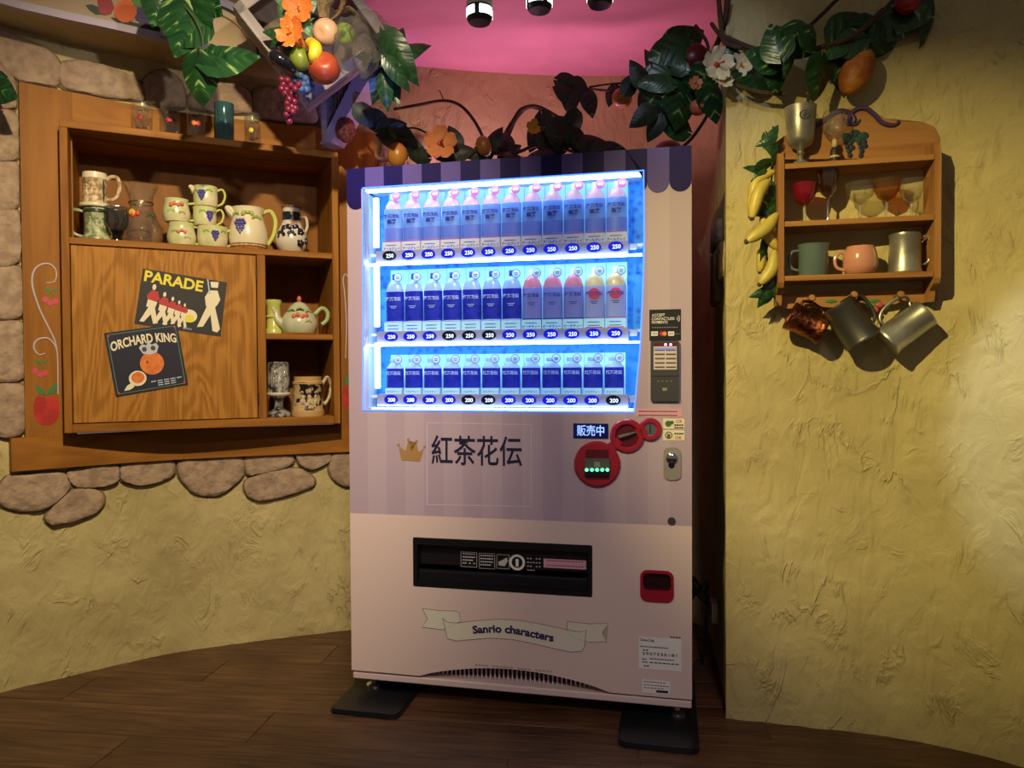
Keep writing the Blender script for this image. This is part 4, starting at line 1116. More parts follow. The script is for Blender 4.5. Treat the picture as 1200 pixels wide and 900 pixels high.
cab = thing('wall_cabinet', 'oak wall cabinet with open shelves and a plywood door', 'cabinet', FC.w(0, 0, 0), FC.a)
T = 0.026
def cbox(name, x0, x1, y0, y1, z0, z1, m, parent=None, bev=0.002):
    bm = B(); bx(bm, ((x0 + x1) / 2, (y0 + y1) / 2, (z0 + z1) / 2), (x1 - x0, y1 - y0, z1 - z0), bev)
    return obj(name, bm, m, parent or cab)
zs_mid = FC.hit(200, 296)[1]; zs_mid_r = FC.hit(380, 295)[1]
z_mid1 = (FC.hit(85, 284)[1] + FC.hit(385, 291)[1]) / 2; z_mid0 = z_mid1 - 0.024
xd0, xd1 = FC.hit(302, 400)[0], FC.hit(312, 400)[0]
z_sm1 = FC.hit(350, 391)[1]; z_sm0 = z_sm1 - 0.024
z_bot1 = (FC.hit(85, 500)[1] + FC.hit(390, 485.5)[1]) / 2
cbox('side_panel', 0, T, 0, CD, CZ0, CZ1 - T, W_OAK_V)
cbox('side_panel', CW - T, CW, 0, CD, CZ0, CZ1 - T, W_OAK_V)
cbox('top_board', 0, CW, 0, CD, CZ1 - T, CZ1, W_OAK_H)
cbox('bottom_board', T, CW - T, 0, CD, CZ0, z_bot1, W_OAK_H)
cbox('shelf', T, CW - T, 0, CD - 0.012, z_mid0, z_mid1, W_OAK_H)
cbox('shelf', xd1, CW - T, 0.004, CD - 0.012, z_sm0, z_sm1, W_OAK_H)
cbox('divider', xd0, xd1, 0, CD - 0.012, z_bot1, z_mid0, W_OAK_V)
cbox('back_panel', 0, CW, CD - 0.012, CD, CZ0, CZ1, W_BACK)
dr = cbox('door', T + 0.003, xd0 - 0.003, 0.004, 0.024, z_bot1 + 0.003, z_mid0 - 0.004, W_PLY)
for zq in (0.88, 0.12):
    zc = z_bot1 + (z_mid0 - z_bot1) * zq
    bm = B(); bx(bm, (xd0 - 0.001, 0.0, zc), (0.006, 0.006, 0.045)); obj('hinge', bm, mat('dark_hinge', '#3a2a18', 0.4, 0.8), dr)

# boards of the frame, bent along the curved wall
inv = (Matrix.Translation(FC.w(0, 0, 0)) @ Matrix.Rotation(FC.a, 4, 'Z')).inverted()
def bent_board(name, s0, s1, z0, z1, d0, d1, m, parent, n=10, bev=True, slant=None):
    bm = B(); rows = []
    for i in range(n + 1):
        q = s0 + (s1 - s0) * i / n
        rows.append([bm.verts.new(inv @ PL.pt(q, z, d)) for z, d in ((z0, d0), (z1, d0), (z1, d1), (z0, d1))])
    for A, Bq in zip(rows[:-1], rows[1:]):
        for k in range(4): bm.faces.new((A[k], A[(k + 1) % 4], Bq[(k + 1) % 4], Bq[k]))
    bm.faces.new(rows[0]); bm.faces.new(rows[-1][::-1])
    return obj(name, bm, m, parent)
FD = 0.036
sL = PL.hit(26, 300, FD)[0]; sLi = PL.hit(76, 300, FD)[0] + 0.03; sR = PL.L - 0.005; sRi = hs1 + 0.0
zt = PL.hit(60, 103, FD)[1]; zt0 = CZ1 - 0.02
zbt = PL.hit(45, 512, FD)[1]; zbb = PL.hit(60, 549, FD)[1]
sB = PL.hit(13, 532, FD)[0]
stile = bent_board('frame_board', sL, sLi, zbt, zt, 0.0, FD, W_FRAME, cab, 4)
stileR = bent_board('frame_board', sRi, sR, zbt, zt, 0.0, FD, W_FRAME, cab, 4)
bent_board('frame_board', sLi + 0.001, sRi - 0.001, CZ1 - 0.03, zt, 0.0, FD - 0.001, W_FRAMEH, cab, 14)
bent_board('frame_board', sB, sR, zbb, zbt, 0.0, FD + 0.008, W_FRAMEH, cab, 14)

# painted scroll, cherries and apple on the frame
M_SCROLL = mat('lilac_white_paint', '#c3bcc6', 0.5)
M_CHERRY = mat('cherry_paint', '#c8475a', 0.5)
M_LEAFP = mat('leaf_paint', '#3f7a44', 0.5)
M_APPLEP = mat('apple_paint', '#c4332a', 0.5, color2='#a82520', vscale=20)
def onboard(px, py, d=FD + 0.001):
    q, z = PL.hit(px, py, d); return inv @ PL.pt(q, z, d)
def paint_line(pix, w, m, parent, name='painted_scroll', d=FD + 0.0008):
    bm = B(); tube(bm, [onboard(x, y, d) for x, y in pix], [w * 0.5, w, w, w * 0.7], 6, n=6); return obj(name, bm, m, parent, smooth=True)
def paint_blob(pix, m, parent, name, d=FD + 0.0012):
    P = [onboard(x, y, d) for x, y in pix]; bm = B()
    f = bm.faces.new([bm.verts.new(p) for p in P]); g = bmesh.ops.extrude_face_region(bm, geom=[f])
    nrm = inv.to_3x3() @ Vector((PL.at(sL)[2].x, PL.at(sL)[2].y, 0))
    bmesh.ops.translate(bm, vec=-nrm * 0.0012, verts=[v for v in g['geom'] if isinstance(v, bmesh.types.BMVert)])
    bmesh.ops.triangulate(bm, faces=bm.faces[:])
    return obj(name, bm, m, parent)
def circ(cx, cy, r, n=14, ry=None): return [(cx + r * math.cos(2 * PI * i / n), cy + (ry or r) * math.sin(2 * PI * i / n)) for i in range(n)]
paint_line([(54, 331), (62, 331), (66, 325), (65, 316), (58, 309.5), (48, 310), (40, 317), (37.5, 330), (41, 347), (49, 368), (59, 388), (65, 402), (67.5, 420), (68, 462)], 0.0032, M_SCROLL, stile)
paint_line([(53, 414), (46, 415.5), (40, 409), (41, 401), (48, 396.5), (57, 397), (64, 404), (67, 412)], 0.0030, M_SCROLL, stile)
for cx, cy in ((59, 346), (47, 430)):
    paint_blob([(cx - 7, cy - 9), (cx - 2, cy - 8), (cx + 1, cy - 4), (cx - 4, cy - 4)], M_LEAFP, stile, 'painted_leaf')
    paint_blob([(cx + 1, cy - 5), (cx + 5, cy - 8), (cx + 9, cy - 8), (cx + 6, cy - 4)], M_LEAFP, stile, 'painted_leaf')
    for dx, dy in ((-6, 5), (0, 9), (6, 7)):
        paint_line([(cx, cy - 4), (cx + dx * 0.7, cy + dy - 4)], 0.0009, M_LEAFP, stile, 'painted_stem')
        paint_blob(circ(cx + dx, cy + dy, 3.6), M_CHERRY, stile, 'painted_cherry', FD + 0.0015)
paint_blob([(41, 468), (44, 464), (50, 464.5), (54.5, 466), (60, 463.5), (66, 465), (69.5, 472), (70, 482), (67, 492), (60, 498), (50, 498), (43, 494), (39.5, 485), (39, 475)], M_APPLEP, stile, 'painted_apple')
paint_blob([(41, 451), (46, 453), (53, 459), (54, 463), (46, 462), (43, 457)], M_LEAFP, stile, 'painted_leaf', FD + 0.002)
paint_blob([(55, 463), (57, 456), (63, 451), (69.5, 449), (68, 456), (63, 461)], M_LEAFP, stile, 'painted_leaf', FD + 0.002)
paint_line([(409, 327), (405, 321), (402, 328), (404, 345), (406, 380), (405, 420)], 0.0028, M_SCROLL, stileR)
paint_blob(circ(406, 465, 5, ry=14), M_APPLEP, stileR, 'painted_apple')
paint_blob([(403, 446), (408, 440), (411, 448), (406, 452)], M_LEAFP, stileR, 'painted_leaf', FD + 0.002)

# ------------------------------------------------------------------ crate-label posters on the door
def poster(name, label, pix, m, d):
    q = [FC.hit(x, y, 0.003) for x, y in pix]
    c = (sum(p[0] for p in q) / 4, sum(p[1] for p in q) / 4)
    t = thing(name, label, 'poster', FC.w(c[0], 0.0035 - d, c[1]), FC.a)
    bm = B(); prism(bm, [(p[0] - c[0], p[1] - c[1]) for p in q], -0.0008, 0.0005)
    obj('sheet', bm, m, t)
    u = Vector((q[1][0] - q[0][0], 0, q[1][1] - q[0][1])); v = Vector((q[3][0] - q[0][0], 0, q[3][1] - q[0][1]))
    o = Vector((q[0][0] - c[0], 0, q[0][1] - c[1]))
    def P(a, b, y=-0.0012): r = o + u * a + v * b; return Vector((r.x, y, r.z))
    def shape(nm, pts, mm, y=-0.0012):
        bm = B(); n = len(pts); A = [bm.verts.new(P(a, b, y)) for a, b in pts]; C = [bm.verts.new(P(a, b, y + 0.0008)) for a, b in pts]
        fs = [bm.faces.new(A), bm.faces.new(C[::-1])]
        for i in range(n): bm.faces.new((A[i], C[i], C[(i + 1) % n], A[(i + 1) % n]))
        if n > 4: bmesh.ops.triangulate(bm, faces=fs)
        return obj(nm, bm, mm, t)
    def words(s, a0, a1, b, hgt, mm, bold=0.0, arch=0.0, slope=0.0):
        me = text_mesh(s, 0.1, 0.0, bold)
        xs = [w.co.x for w in me.vertices]; zs = [w.co.z for w in me.vertices]
        x0, x1, z0, z1 = min(xs), max(xs), min(zs), max(zs)
        for w in me.vertices:
            f = (w.co.x - x0) / (x1 - x0); g = (w.co.z - z0) / (z1 - z0)
            bb = b + (0.5 - g) * hgt - arch * (1 - (2 * f - 1) ** 2) + slope * f
            p = P(a0 + (a1 - a0) * f, bb, -0.0013); w.co = p
        me.materials.append(mm); obj('lettering', me, None, t)
    return t, shape, words
def ell(cx, cy, rx, ry, n=18): return [(cx + rx * math.cos(2 * PI * i / n), cy + ry * math.sin(2 * PI * i / n)) for i in range(n)]
M_PCH = mat('charcoal_paper', '#2b2b2e', 0.6); M_PNV = mat('navy_paper', '#1c1f35', 0.6)
M_PY = mat('yellow_print', '#e8d83c', 0.6); M_PC = mat('cream_paper_print', '#e8dfc4', 0.6); M_PR = mat('red_print', '#b8383c', 0.6)
M_PO = mat('orange_print', '#e0803c', 0.6, color2='#d06e30', vscale=40); M_PB = mat('pale_blue_print2', '#b9c6d8', 0.6)
t, shape, words = poster('crate_label_poster', 'black PARADE lemon crate label with marching drummers, on cabinet door', [(167.5, 314.5), (266, 331), (258.5, 394.5), (157.5, 379.5)], M_PCH, 0.0)
words('PARADE', 0.03, 0.72, 0.12, 0.20, M_PY, 0.003, 0.0, 0.03)
for k, (a, s_) in enumerate(((0.16, 1.0), (0.29, 0.82), (0.39, 0.72), (0.47, 0.64), (0.54, 0.58))):
    b0 = 0.98 - 0.06 * 0 - 0.02
    y = -0.0012 - 0.0001 * (5 - k)
    shape('drummer_hat', ell(a, 0.86 - 0.56 * s_, 0.022 * s_, 0.055 * s_, 10), M_PC, y)
    shape('drummer_coat', [(a - 0.07 * s_, 0.86 - 0.40 * s_), (a - 0.02 * s_, 0.86 - 0.50 * s_), (a + 0.05 * s_, 0.86 - 0.49 * s_), (a + 0.08 * s_, 0.86 - 0.36 * s_), (a + 0.03 * s_, 0.86 - 0.27 * s_), (a - 0.05 * s_, 0.86 - 0.28 * s_)], M_PR, y)
    shape('drum', [(a - 0.05 * s_, 0.86 - 0.33 * s_), (a + 0.06 * s_, 0.86 - 0.30 * s_), (a + 0.04 * s_, 0.86 - 0.17 * s_), (a - 0.06 * s_, 0.86 - 0.20 * s_)], M_PC, y - 0.00005)
    shape('drummer_legs', [(a - 0.03 * s_, 0.86 - 0.20 * s_), (a + 0.04 * s_, 0.86 - 0.20 * s_), (a + 0.10 * s_, 0.95 - 0.02), (a + 0.05 * s_, 0.955), (a + 0.01 * s_, 0.86 - 0.08 * s_), (a - 0.06 * s_, 0.94), (a - 0.11 * s_, 0.94)], M_PC, y + 0.00005)
shape('lemon', ell(0.61, 0.72, 0.095, 0.12, 18), M_PC); shape('lemon_flesh', ell(0.62, 0.77, 0.055, 0.07, 14), M_PY, -0.0014)
shape('leader_coat', [(0.76, 0.34), (0.80, 0.20), (0.90, 0.18), (0.95, 0.34), (0.93, 0.42), (0.90, 0.50), (0.79, 0.50), (0.78, 0.42)], M_PC)
shape('leader_hat', [(0.80, 0.04), (0.90, 0.02), (0.90, 0.13), (0.82, 0.14)], M_PC)
shape('leader_legs', [(0.80, 0.50), (0.90, 0.49), (1.0, 0.88), (0.97, 0.95), (0.91, 0.93), (0.86, 0.64), (0.79, 0.88), (0.72, 0.90)], M_PC, -0.0011)
shape('baton', [(0.755, 0.0), (0.77, 0.0), (0.82, 0.26), (0.805, 0.27)], M_PB)
words('LEMON', 0.56, 0.66, 0.955, 0.035, M_PB, 0.0)
t, shape, words = poster('crate_label_poster', 'navy ORCHARD KING orange crate label with crowned orange, on cabinet door', [(122, 390.5), (207.5, 379), (220.5, 450.5), (136, 465)], M_PNV, 0.0022)
words('ORCHARD KING', 0.05, 0.95, 0.23, 0.15, M_PC, 0.003, 0.06, 0.0)
# thin rules along the edges
for pts in ([(0.03, 0.03), (0.97, 0.03), (0.97, 0.04), (0.03, 0.04)], [(0.03, 0.96), (0.97, 0.96), (0.97, 0.97), (0.03, 0.97)], [(0.03, 0.03), (0.04, 0.03), (0.04, 0.97), (0.03, 0.97)], [(0.96, 0.03), (0.97, 0.03), (0.97, 0.97), (0.96, 0.97)]):
    shape('border_line', pts, mat('teal_rule', '#5a8070', 0.6))
for a, b_ in ((0.045, 0.05), (0.955, 0.05), (0.045, 0.95), (0.955, 0.95)): shape('corner_dot', ell(a, b_, 0.018, 0.022, 8), M_PR, -0.0014)
shape('orange', ell(0.56, 0.57, 0.165, 0.18, 22), M_PO); shape('orange_navel', ell(0.50, 0.54, 0.02, 0.025, 8), mat('dark_orange', '#8a4a20', 0.6), -0.0016)
shape('crown', [(0.46, 0.40), (0.42, 0.30), (0.47, 0.25), (0.53, 0.28), (0.56, 0.22), (0.60, 0.28), (0.66, 0.26), (0.69, 0.32), (0.65, 0.41), (0.555, 0.43)], M_PB, -0.0013)
for a in (0.49, 0.61): shape('crown_gap', ell(a, 0.335, 0.035, 0.04, 10), mat('crown_brown', '#5a4030', 0.6), -0.0015)
shape('half_orange', ell(0.33, 0.77, 0.12, 0.12, 18), M_PC, -0.0013); shape('half_orange_flesh', ell(0.335, 0.76, 0.09, 0.09, 16), M_PO, -0.0015)
shape('peel', [(0.24, 0.82), (0.17, 0.86), (0.12, 0.93), (0.20, 0.93), (0.27, 0.89)], M_PC, -0.0012)
for j in range(3):
    for i in range(5): shape('small_print', [(0.50 + i * 0.09, 0.85 + j * 0.035), (0.57 + i * 0.09, 0.85 + j * 0.035), (0.57 + i * 0.09, 0.865 + j * 0.035), (0.50 + i * 0.09, 0.865 + j * 0.035)], M_PB) if (j == 0 or i in (1, 2, 3)) else None

# ------------------------------------------------------------------ crockery
def wall_prof(outer, th=0.004, floor=0.006):
    """turn an outer (r,z) profile into a vessel with an inside"""
    inn = [(max(r - th, 0.002), max(z, floor)) for r, z in outer if z >= floor * 0.5]
    return [(0, outer[0][1])] + outer + inn[::-1] + [(0, floor)]
def vessel(name, label, cat, F, px, ly, z, wpx, hpx, prof, m, handle=None, rot=0.0, group=None, th=0.05, dry=False, hm=None, seg=32, tilt=None, floor=None, body_name='body'):
    """prof: (r,z) with r in units of half width and z in units of height"""
    k = F.k(px, ly); w = wpx * k / 2; h = hpx * k
    x, _ = F.hit(px, 433 - (z - CAMH) / k, ly)
    t = thing(name, label, cat, F.w(x, ly, z), F.a + rot, group)
    bm = B(); lathe(bm, wall_prof([(r * w, q * h) for r, q in prof], th * w, (floor if floor is not None else 0.05) * h), seg)
    obj(body_name, bm, m, t, smooth=True, angle=50)
    if handle:
        pts, r_ = handle
        bm = B(); tube(bm, [(a * w, 0, b * h) for a, b in pts], [q * w for q in r_] if isinstance(r_, (list, tuple)) else r_ * w, 8, n=5); obj('handle', bm, hm or m, t, smooth=True)
    t['_w'] = w; t['_h'] = h
    return t, w, h
def patch_on(t, name, w, prof_r, ang, z, fn, m):
    """decor meshes on the outside of a vessel: fn(bm) draws round the origin facing -y"""
    bm = B(); fn(bm)
    M = Matrix.Rotation(ang, 4, 'Z') @ Matrix.Translation((0, -prof_r, z))
    o = obj(name, bm, m, t, mtx=M, smooth=True); return o
def grapes_fn(s):
    def f(bm):
        for row, n in enumerate((3, 4, 3, 3, 2, 1)):
            for i in range(n):
                ball(bm, ((i - (n - 1) / 2) * s * 1.25, 0, -row * s * 1.1), (s * 0.75, s * 0.6, s * 0.75), 7, 5)
    return f
def leaf_fn(s, n=3):
    def f(bm):
        for i in range(n):
            a = (i - (n - 1) / 2) * 1.0
            ball(bm, (math.sin(a) * s, 0, math.cos(a) * s * 0.5), (s * 0.62, s * 0.2, s * 0.42), 8, 5, Matrix.Rotation(a, 4, 'Y'))
    return f
def berry_fn(s, n=3):
    def f(bm):
        for i in range(n): ball(bm, ((i - (n - 1) / 2) * s * 1.6, 0, (i % 2) * s * 0.6), (s * 0.9, s * 0.5, s * 1.05), 8, 6)
    return f
def basket_fn(r, h, n=3):
    def f(bm):
        for i in range(n): lathe(bm, [(r, i * h), (r + h * 0.45, (i + 0.5) * h), (r, (i + 1) * h)], 30)
    return f
M_CRM = mat('cream_ceramic', '#d9cfa8', 0.25, coat=0.4, color2='#c2c98c', vscale=18)
M_GRN = mat('green_glaze', '#8fa56a', 0.25, coat=0.4, color2='#a9b985', vscale=16)
M_YGR = mat('yellow_green_glaze', '#c3c86a', 0.25, coat=0.4)
M_PUR = mat('purple_grapes', '#4a4690', 0.3, coat=0.4)
M_LFG = mat('leaf_glaze', '#98a84c', 0.3, coat=0.4)
M_STRW = mat('strawberry_glaze', '#cf6a5c', 0.3, coat=0.4)
M_BASK = mat('basket_glaze', '#b88850', 0.4, color2='#8a5c30', vscale=70, bump=0.4, bscale=120)
M_STEIN = mat('relief_stoneware', '#d6c2a0', 0.4, color2='#9a7c58', vscale=50, bump=0.6, bscale=60)
M_STEING = mat('green_stoneware', '#b9bf98', 0.35, color2='#6d7d58', vscale=34, bump=0.5, bscale=60, coat=0.2)
M_DKG = mat('dark_green_glaze', '#33402c', 0.3, coat=0.3)
M_CREAM2 = mat('cream_rim', '#ddd2b4', 0.3, coat=0.3)
GL_CLEAR = thin_glass('clear_glass', '#f9f8f4', 0.06, 0.022)
GL_TEAL = thin_glass('teal_glass', '#6aa6ac', 0.08, 0.2)
GL_SMOKE = thin_glass('smoky_glass', '#d0d4d8', 0.05, 0.02)
GL_RED = thin_glass('ruby_glass', '#c02848', 0.10, 0.30)
GL_AMBER = thin_glass('amber_glass', '#e6c690', 0.05, 0.05)
GL_DARK = thin_glass('dark_amber_glass', '#8a5830', 0.2, 0.12)

MIDZ = z_mid1 + 0.0005
# relief stein stacked on the green stein
t, w, h = vessel('beer_stein', 'green relief beer stein under the cream stein, handle to the left', 'stein', FC, 113.5, 0.10, MIDZ, 31, 40,
    [(0.86, 0), (1.0, 0.02), (1.02, 0.12), (0.86, 0.20), (0.82, 0.30), (0.82, 0.86), (0.88, 0.88), (0.88, 0.94), (0.80, 1.0)], M_STEING, ([(-0.78, 0.88), (-1.45, 0.92), (-1.85, 0.86), (-1.80, 0.50), (-1.50, 0.24), (-0.85, 0.14)], [0.12, 0.14, 0.12, 0.11, 0.12]), th=0.07)
bm = B(); lathe(bm, [(0.845 * w, 0.84 * h), (0.90 * w, 0.86 * h), (0.90 * w, 0.93 * h), (0.845 * w, 0.95 * h)], 32); obj('dark_band', bm, M_DKG, t, smooth=True)
bm = B(); lathe(bm, [(0.99 * w, 0.0), (1.04 * w, 0.01 * h), (1.03 * w, 0.06 * h), (0.98 * w, 0.07 * h)], 32); obj('foot_band', bm, M_DKG, t, smooth=True)
for a in (-0.5, 0.1, 0.6):
    patch_on(t, 'relief_figure', w, 0.80 * w, a, 0.5 * h, lambda bm: (ball(bm, (0, 0, 0.004), (0.009, 0.004, 0.016), 8, 6), ball(bm, (0, 0, 0.022), 0.006, 7, 5), ball(bm, (0.009, 0, -0.006), (0.006, 0.003, 0.009), 7, 5)), M_STEING)
stein_z = MIDZ + h
t, w, h = vessel('beer_stein', 'cream relief beer stein with brown handle, stacked on the green stein', 'stein', FC, 111.5, 0.10, stein_z + 0.0005, 26, 40,
    [(1.22, 0), (1.28, 0.03), (1.25, 0.09), (1.0, 0.12), (0.98, 0.16), (0.98, 0.80), (1.02, 0.82), (1.0, 0.84), (0.96, 0.87), (0.94, 1.0)], M_STEIN, ([(0.88, 0.82), (1.30, 0.94), (1.80, 0.92), (1.95, 0.62), (1.65, 0.34), (0.95, 0.25)], [0.16, 0.20, 0.19, 0.16, 0.17]), th=0.07)
bm = B(); lathe(bm, [(0.99 * w, 0.82 * h), (1.03 * w, 0.83 * h), (0.98 * w, 1.0 * h), (0.94 * w, 1.005 * h)], 32); obj('rim_band', bm, M_CREAM2, t, smooth=True)
bm = B(); lathe(bm, [(1.23 * w, -0.0002), (1.29 * w, 0.03 * h), (1.26 * w, 0.095 * h), (1.02 * w, 0.12 * h)], 32); obj('foot_band', bm, M_CREAM2, t, smooth=True)
for a in (-0.7, -0.2, 0.25):
    patch_on(t, 'relief_figure', w, 0.96 * w, a, 0.44 * h, lambda bm: (ball(bm, (0, 0, 0), (0.008, 0.004, 0.018), 8, 6), ball(bm, (0, 0, 0.022), 0.006, 7, 5), ball(bm, (-0.008, 0, 0.004), (0.004, 0.003, 0.010), 7, 5)), M_STEIN)
patch_on(t, 'green_stripe', w, 0.985 * w, 0.85, 0.48 * h, lambda bm: ball(bm, (0, 0, 0), (0.004, 0.003, 0.045), 8, 6), M_DKG)
# smoky goblet with black stem
t, w, h = vessel('goblet', 'short smoky glass goblet with black foot beside the steins', 'goblet', FC, 137, 0.055, MIDZ, 26, 40, [(0.50, 0.30), (0.80, 0.40), (0.97, 0.58), (1.0, 0.80), (0.97, 1.0)], GL_SMOKE, th=0.06, floor=0.31)
bm = B(); lathe(bm, [(0, 0), (0.46 * w, 0), (0.44 * w, 0.06 * h), (0.40 * w, 0.16 * h), (0.55 * w, 0.27 * h), (0.62 * w, 0.31 * h), (0, 0.315 * h)], 24); obj('foot', bm, M_BLACKG, t, smooth=True)
bm = B(); lathe(bm, [(0.95 * w, 0.985 * h), (0.99 * w, 0.985 * h), (0.985 * w, 1.005 * h), (0.95 * w, 1.005 * h)], 24, closed=True); obj('rim', bm, M_STEEL, t)
# carafe
t, w, h = vessel('carafe', 'round clear glass carafe with flared neck and fruit print', 'carafe', FC, 166, 0.12, MIDZ, 48, 71, [(0.55, 0), (0.85, 0.05), (1.0, 0.18), (0.95, 0.30), (0.72, 0.45), (0.55, 0.60), (0.50, 0.70), (0.54, 0.78), (0.66, 0.90), (0.78, 1.0)], GL_CLEAR, th=0.03)
bm = B(); lathe(bm, [(0.52 * w, 0.695 * h), (0.55 * w, 0.69 * h), (0.55 * w, 0.715 * h), (0.52 * w, 0.71 * h)], 28, closed=True); obj('neck_ring', bm, mat('dull_gold', '#7a6a4a', 0.35, 0.8), t)
bm = B(); tube(bm, [(0.68 * w, 0, 0.9 * h), (1.0 * w, 0, 0.80 * h), (1.05 * w, 0, 0.62 * h), (0.80 * w, 0, 0.42 * h)], 0.006, 8); obj('handle', bm, GL_CLEAR, t, smooth=True)
patch_on(t, 'fruit_print', w, 0.80 * w, -0.30, 0.46 * h, berry_fn(0.010, 2), mat('fruit_print_red', '#d0502c', 0.4))
patch_on(t, 'fruit_print', w, 0.82 * w, -0.45, 0.50 * h, lambda bm: ball(bm, (0, 0, 0), (0.013, 0.003, 0.013), 10, 6), mat('fruit_print_yellow', '#dcae50', 0.4))
patch_on(t, 'leaf_print', w, 0.70 * w, -0.45, 0.62 * h, leaf_fn(0.011, 2), mat('leaf_print', '#3a5a34', 0.4))
patch_on(t, 'leaf_print', w, 0.80 * w, 0.55, 0.46 * h, leaf_fn(0.013, 3), mat('leaf_print', '#3a5a34', 0.4))
# strawberry jugs
JUG = [(0.72, 0), (0.86, 0.03), (0.98, 0.25), (1.0, 0.42), (0.90, 0.70), (0.84, 0.85), (0.90, 1.0)]
z2 = MIDZ
t, w, h = vessel('jug', 'lower strawberry jug with green glaze, under another jug', 'jug', FC, 213, 0.075, z2, 32, 27, JUG, M_CRM, ([(0.85, 0.88), (1.40, 0.88), (1.62, 0.55), (1.35, 0.20), (0.92, 0.14)], 0.10), th=0.07, hm=M_YGR, group='stacked strawberry jugs')
patch_on(t, 'strawberries', w, 0.97 * w, 0.0, 0.55 * h, berry_fn(0.007, 3), M_STRW); patch_on(t, 'leaves', w, 0.96 * w, -0.5, 0.55 * h, leaf_fn(0.010), M_LFG); patch_on(t, 'leaves', w, 0.97 * w, 0.4, 0.3 * h, leaf_fn(0.010), M_GRN)
t2, w2, h2_ = vessel('jug', 'upper strawberry jug with ruffled green rim, stacked on another jug', 'jug', FC, 207, 0.075, z2 + h + 0.0005, 30, 27, JUG, M_CRM, ([(0.85, 0.86), (1.40, 0.88), (1.60, 0.55), (1.35, 0.20), (0.92, 0.14)], 0.10), th=0.07, hm=M_YGR, group='stacked strawberry jugs')
patch_on(t2, 'strawberries', w2, 0.93 * w2, 0.0, 0.70 * h2_, berry_fn(0.008, 4), M_STRW); patch_on(t2, 'leaves', w2, 0.97 * w2, -0.4, 0.4 * h2_, leaf_fn(0.011), M_GRN); patch_on(t2, 'leaves', w2, 0.99 * w2, 0.4, 0.35 * h2_, leaf_fn(0.010), M_LFG)
# grape jugs, three stacked
zz_ = MIDZ
for i, (px, wp, hp, lab, gx) in enumerate(((249, 34, 25, 'widest grape cup, bottom of the stack of three', 0.15), (240, 26, 22, 'grape cup in the middle of the stack of three', 0.4), (241, 27, 24, 'grape jug with spout, top of the stack of three', -0.35))):
    hd = ([(0.90, 0.85), (1.35, 0.95), (1.58, 0.65), (1.35, 0.28), (0.95, 0.14)], 0.10)
    t, w, h = vessel('grape_cup', lab, 'cup', FC, px, 0.085, zz_, wp, hp, [(0.88, 0), (0.95, 0.05), (1.0, 0.45), (0.96, 0.85), (1.0, 1.0)], M_CRM, hd, th=0.08, hm=M_YGR, group='stacked grape cups')
    bm = B(); basket_fn(0.90 * w, 0.07 * h, 2)(bm); obj('basket_foot', bm, M_BASK, t, smooth=True)
    patch_on(t, 'grape_cluster', w, 0.99 * w, gx, 0.72 * h, grapes_fn(0.0062), M_PUR)
    patch_on(t, 'leaves', w, 0.98 * w, gx + 0.6, 0.72 * h, leaf_fn(0.011), M_LFG); patch_on(t, 'leaves', w, 0.98 * w, gx - 0.6, 0.70 * h, leaf_fn(0.010), M_LFG)
    if i == 2:
        bm = B(); tube(bm, [(-0.80 * w, 0, 0.75 * h), (-1.05 * w, 0, 0.92 * h), (-1.30 * w, 0, 1.0 * h)], [0.35 * w, 0.25 * w, 0.12 * w], 8); obj('spout', bm, M_CRM, t, smooth=True)
    zz_ += h + 0.0005
# big grape pitcher
t, w, h = vessel('pitcher', 'large cream grape pitcher with twisted green handle and basket foot', 'pitcher', FC, 291, 0.10, MIDZ, 44, 50, [(0.86, 0), (0.92, 0.03), (0.96, 0.16), (1.0, 0.30), (0.96, 0.52), (0.80, 0.76), (0.74, 0.86), (0.84, 1.0)], mat('ivory_ceramic', '#dcd0b0', 0.25, coat=0.4), ([(0.72, 0.92), (1.15, 0.98), (1.40, 0.75), (1.28, 0.42), (0.98, 0.18)], [0.11, 0.12, 0.11, 0.10]), th=0.05, hm=M_YGR)
bm = B(); basket_fn(0.93 * w, 0.055 * h, 3)(bm); obj('basket_foot', bm, M_BASK, t, smooth=True)
patch_on(t, 'grape_cluster', w, 0.94 * w, -0.50, 0.66 * h, grapes_fn(0.0095), M_PUR)
patch_on(t, 'leaves', w, 0.82 * w, -0.1, 0.80 * h, leaf_fn(0.019), M_LFG); patch_on(t, 'leaves', w, 0.84 * w, 0.45, 0.72 * h, leaf_fn(0.017), M_LFG); patch_on(t, 'leaves', w, 0.80 * w, -0.9, 0.80 * h, leaf_fn(0.014), M_LFG)
bm = B(); tube(bm, [(-0.55 * w, 0, 0.80 * h), (-0.90 * w, 0, 0.94 * h), (-1.10 * w, 0, 1.01 * h)], [0.32 * w, 0.24 * w, 0.10 * w], 8); obj('spout', bm, MATS['ivory_ceramic'], t, smooth=True)
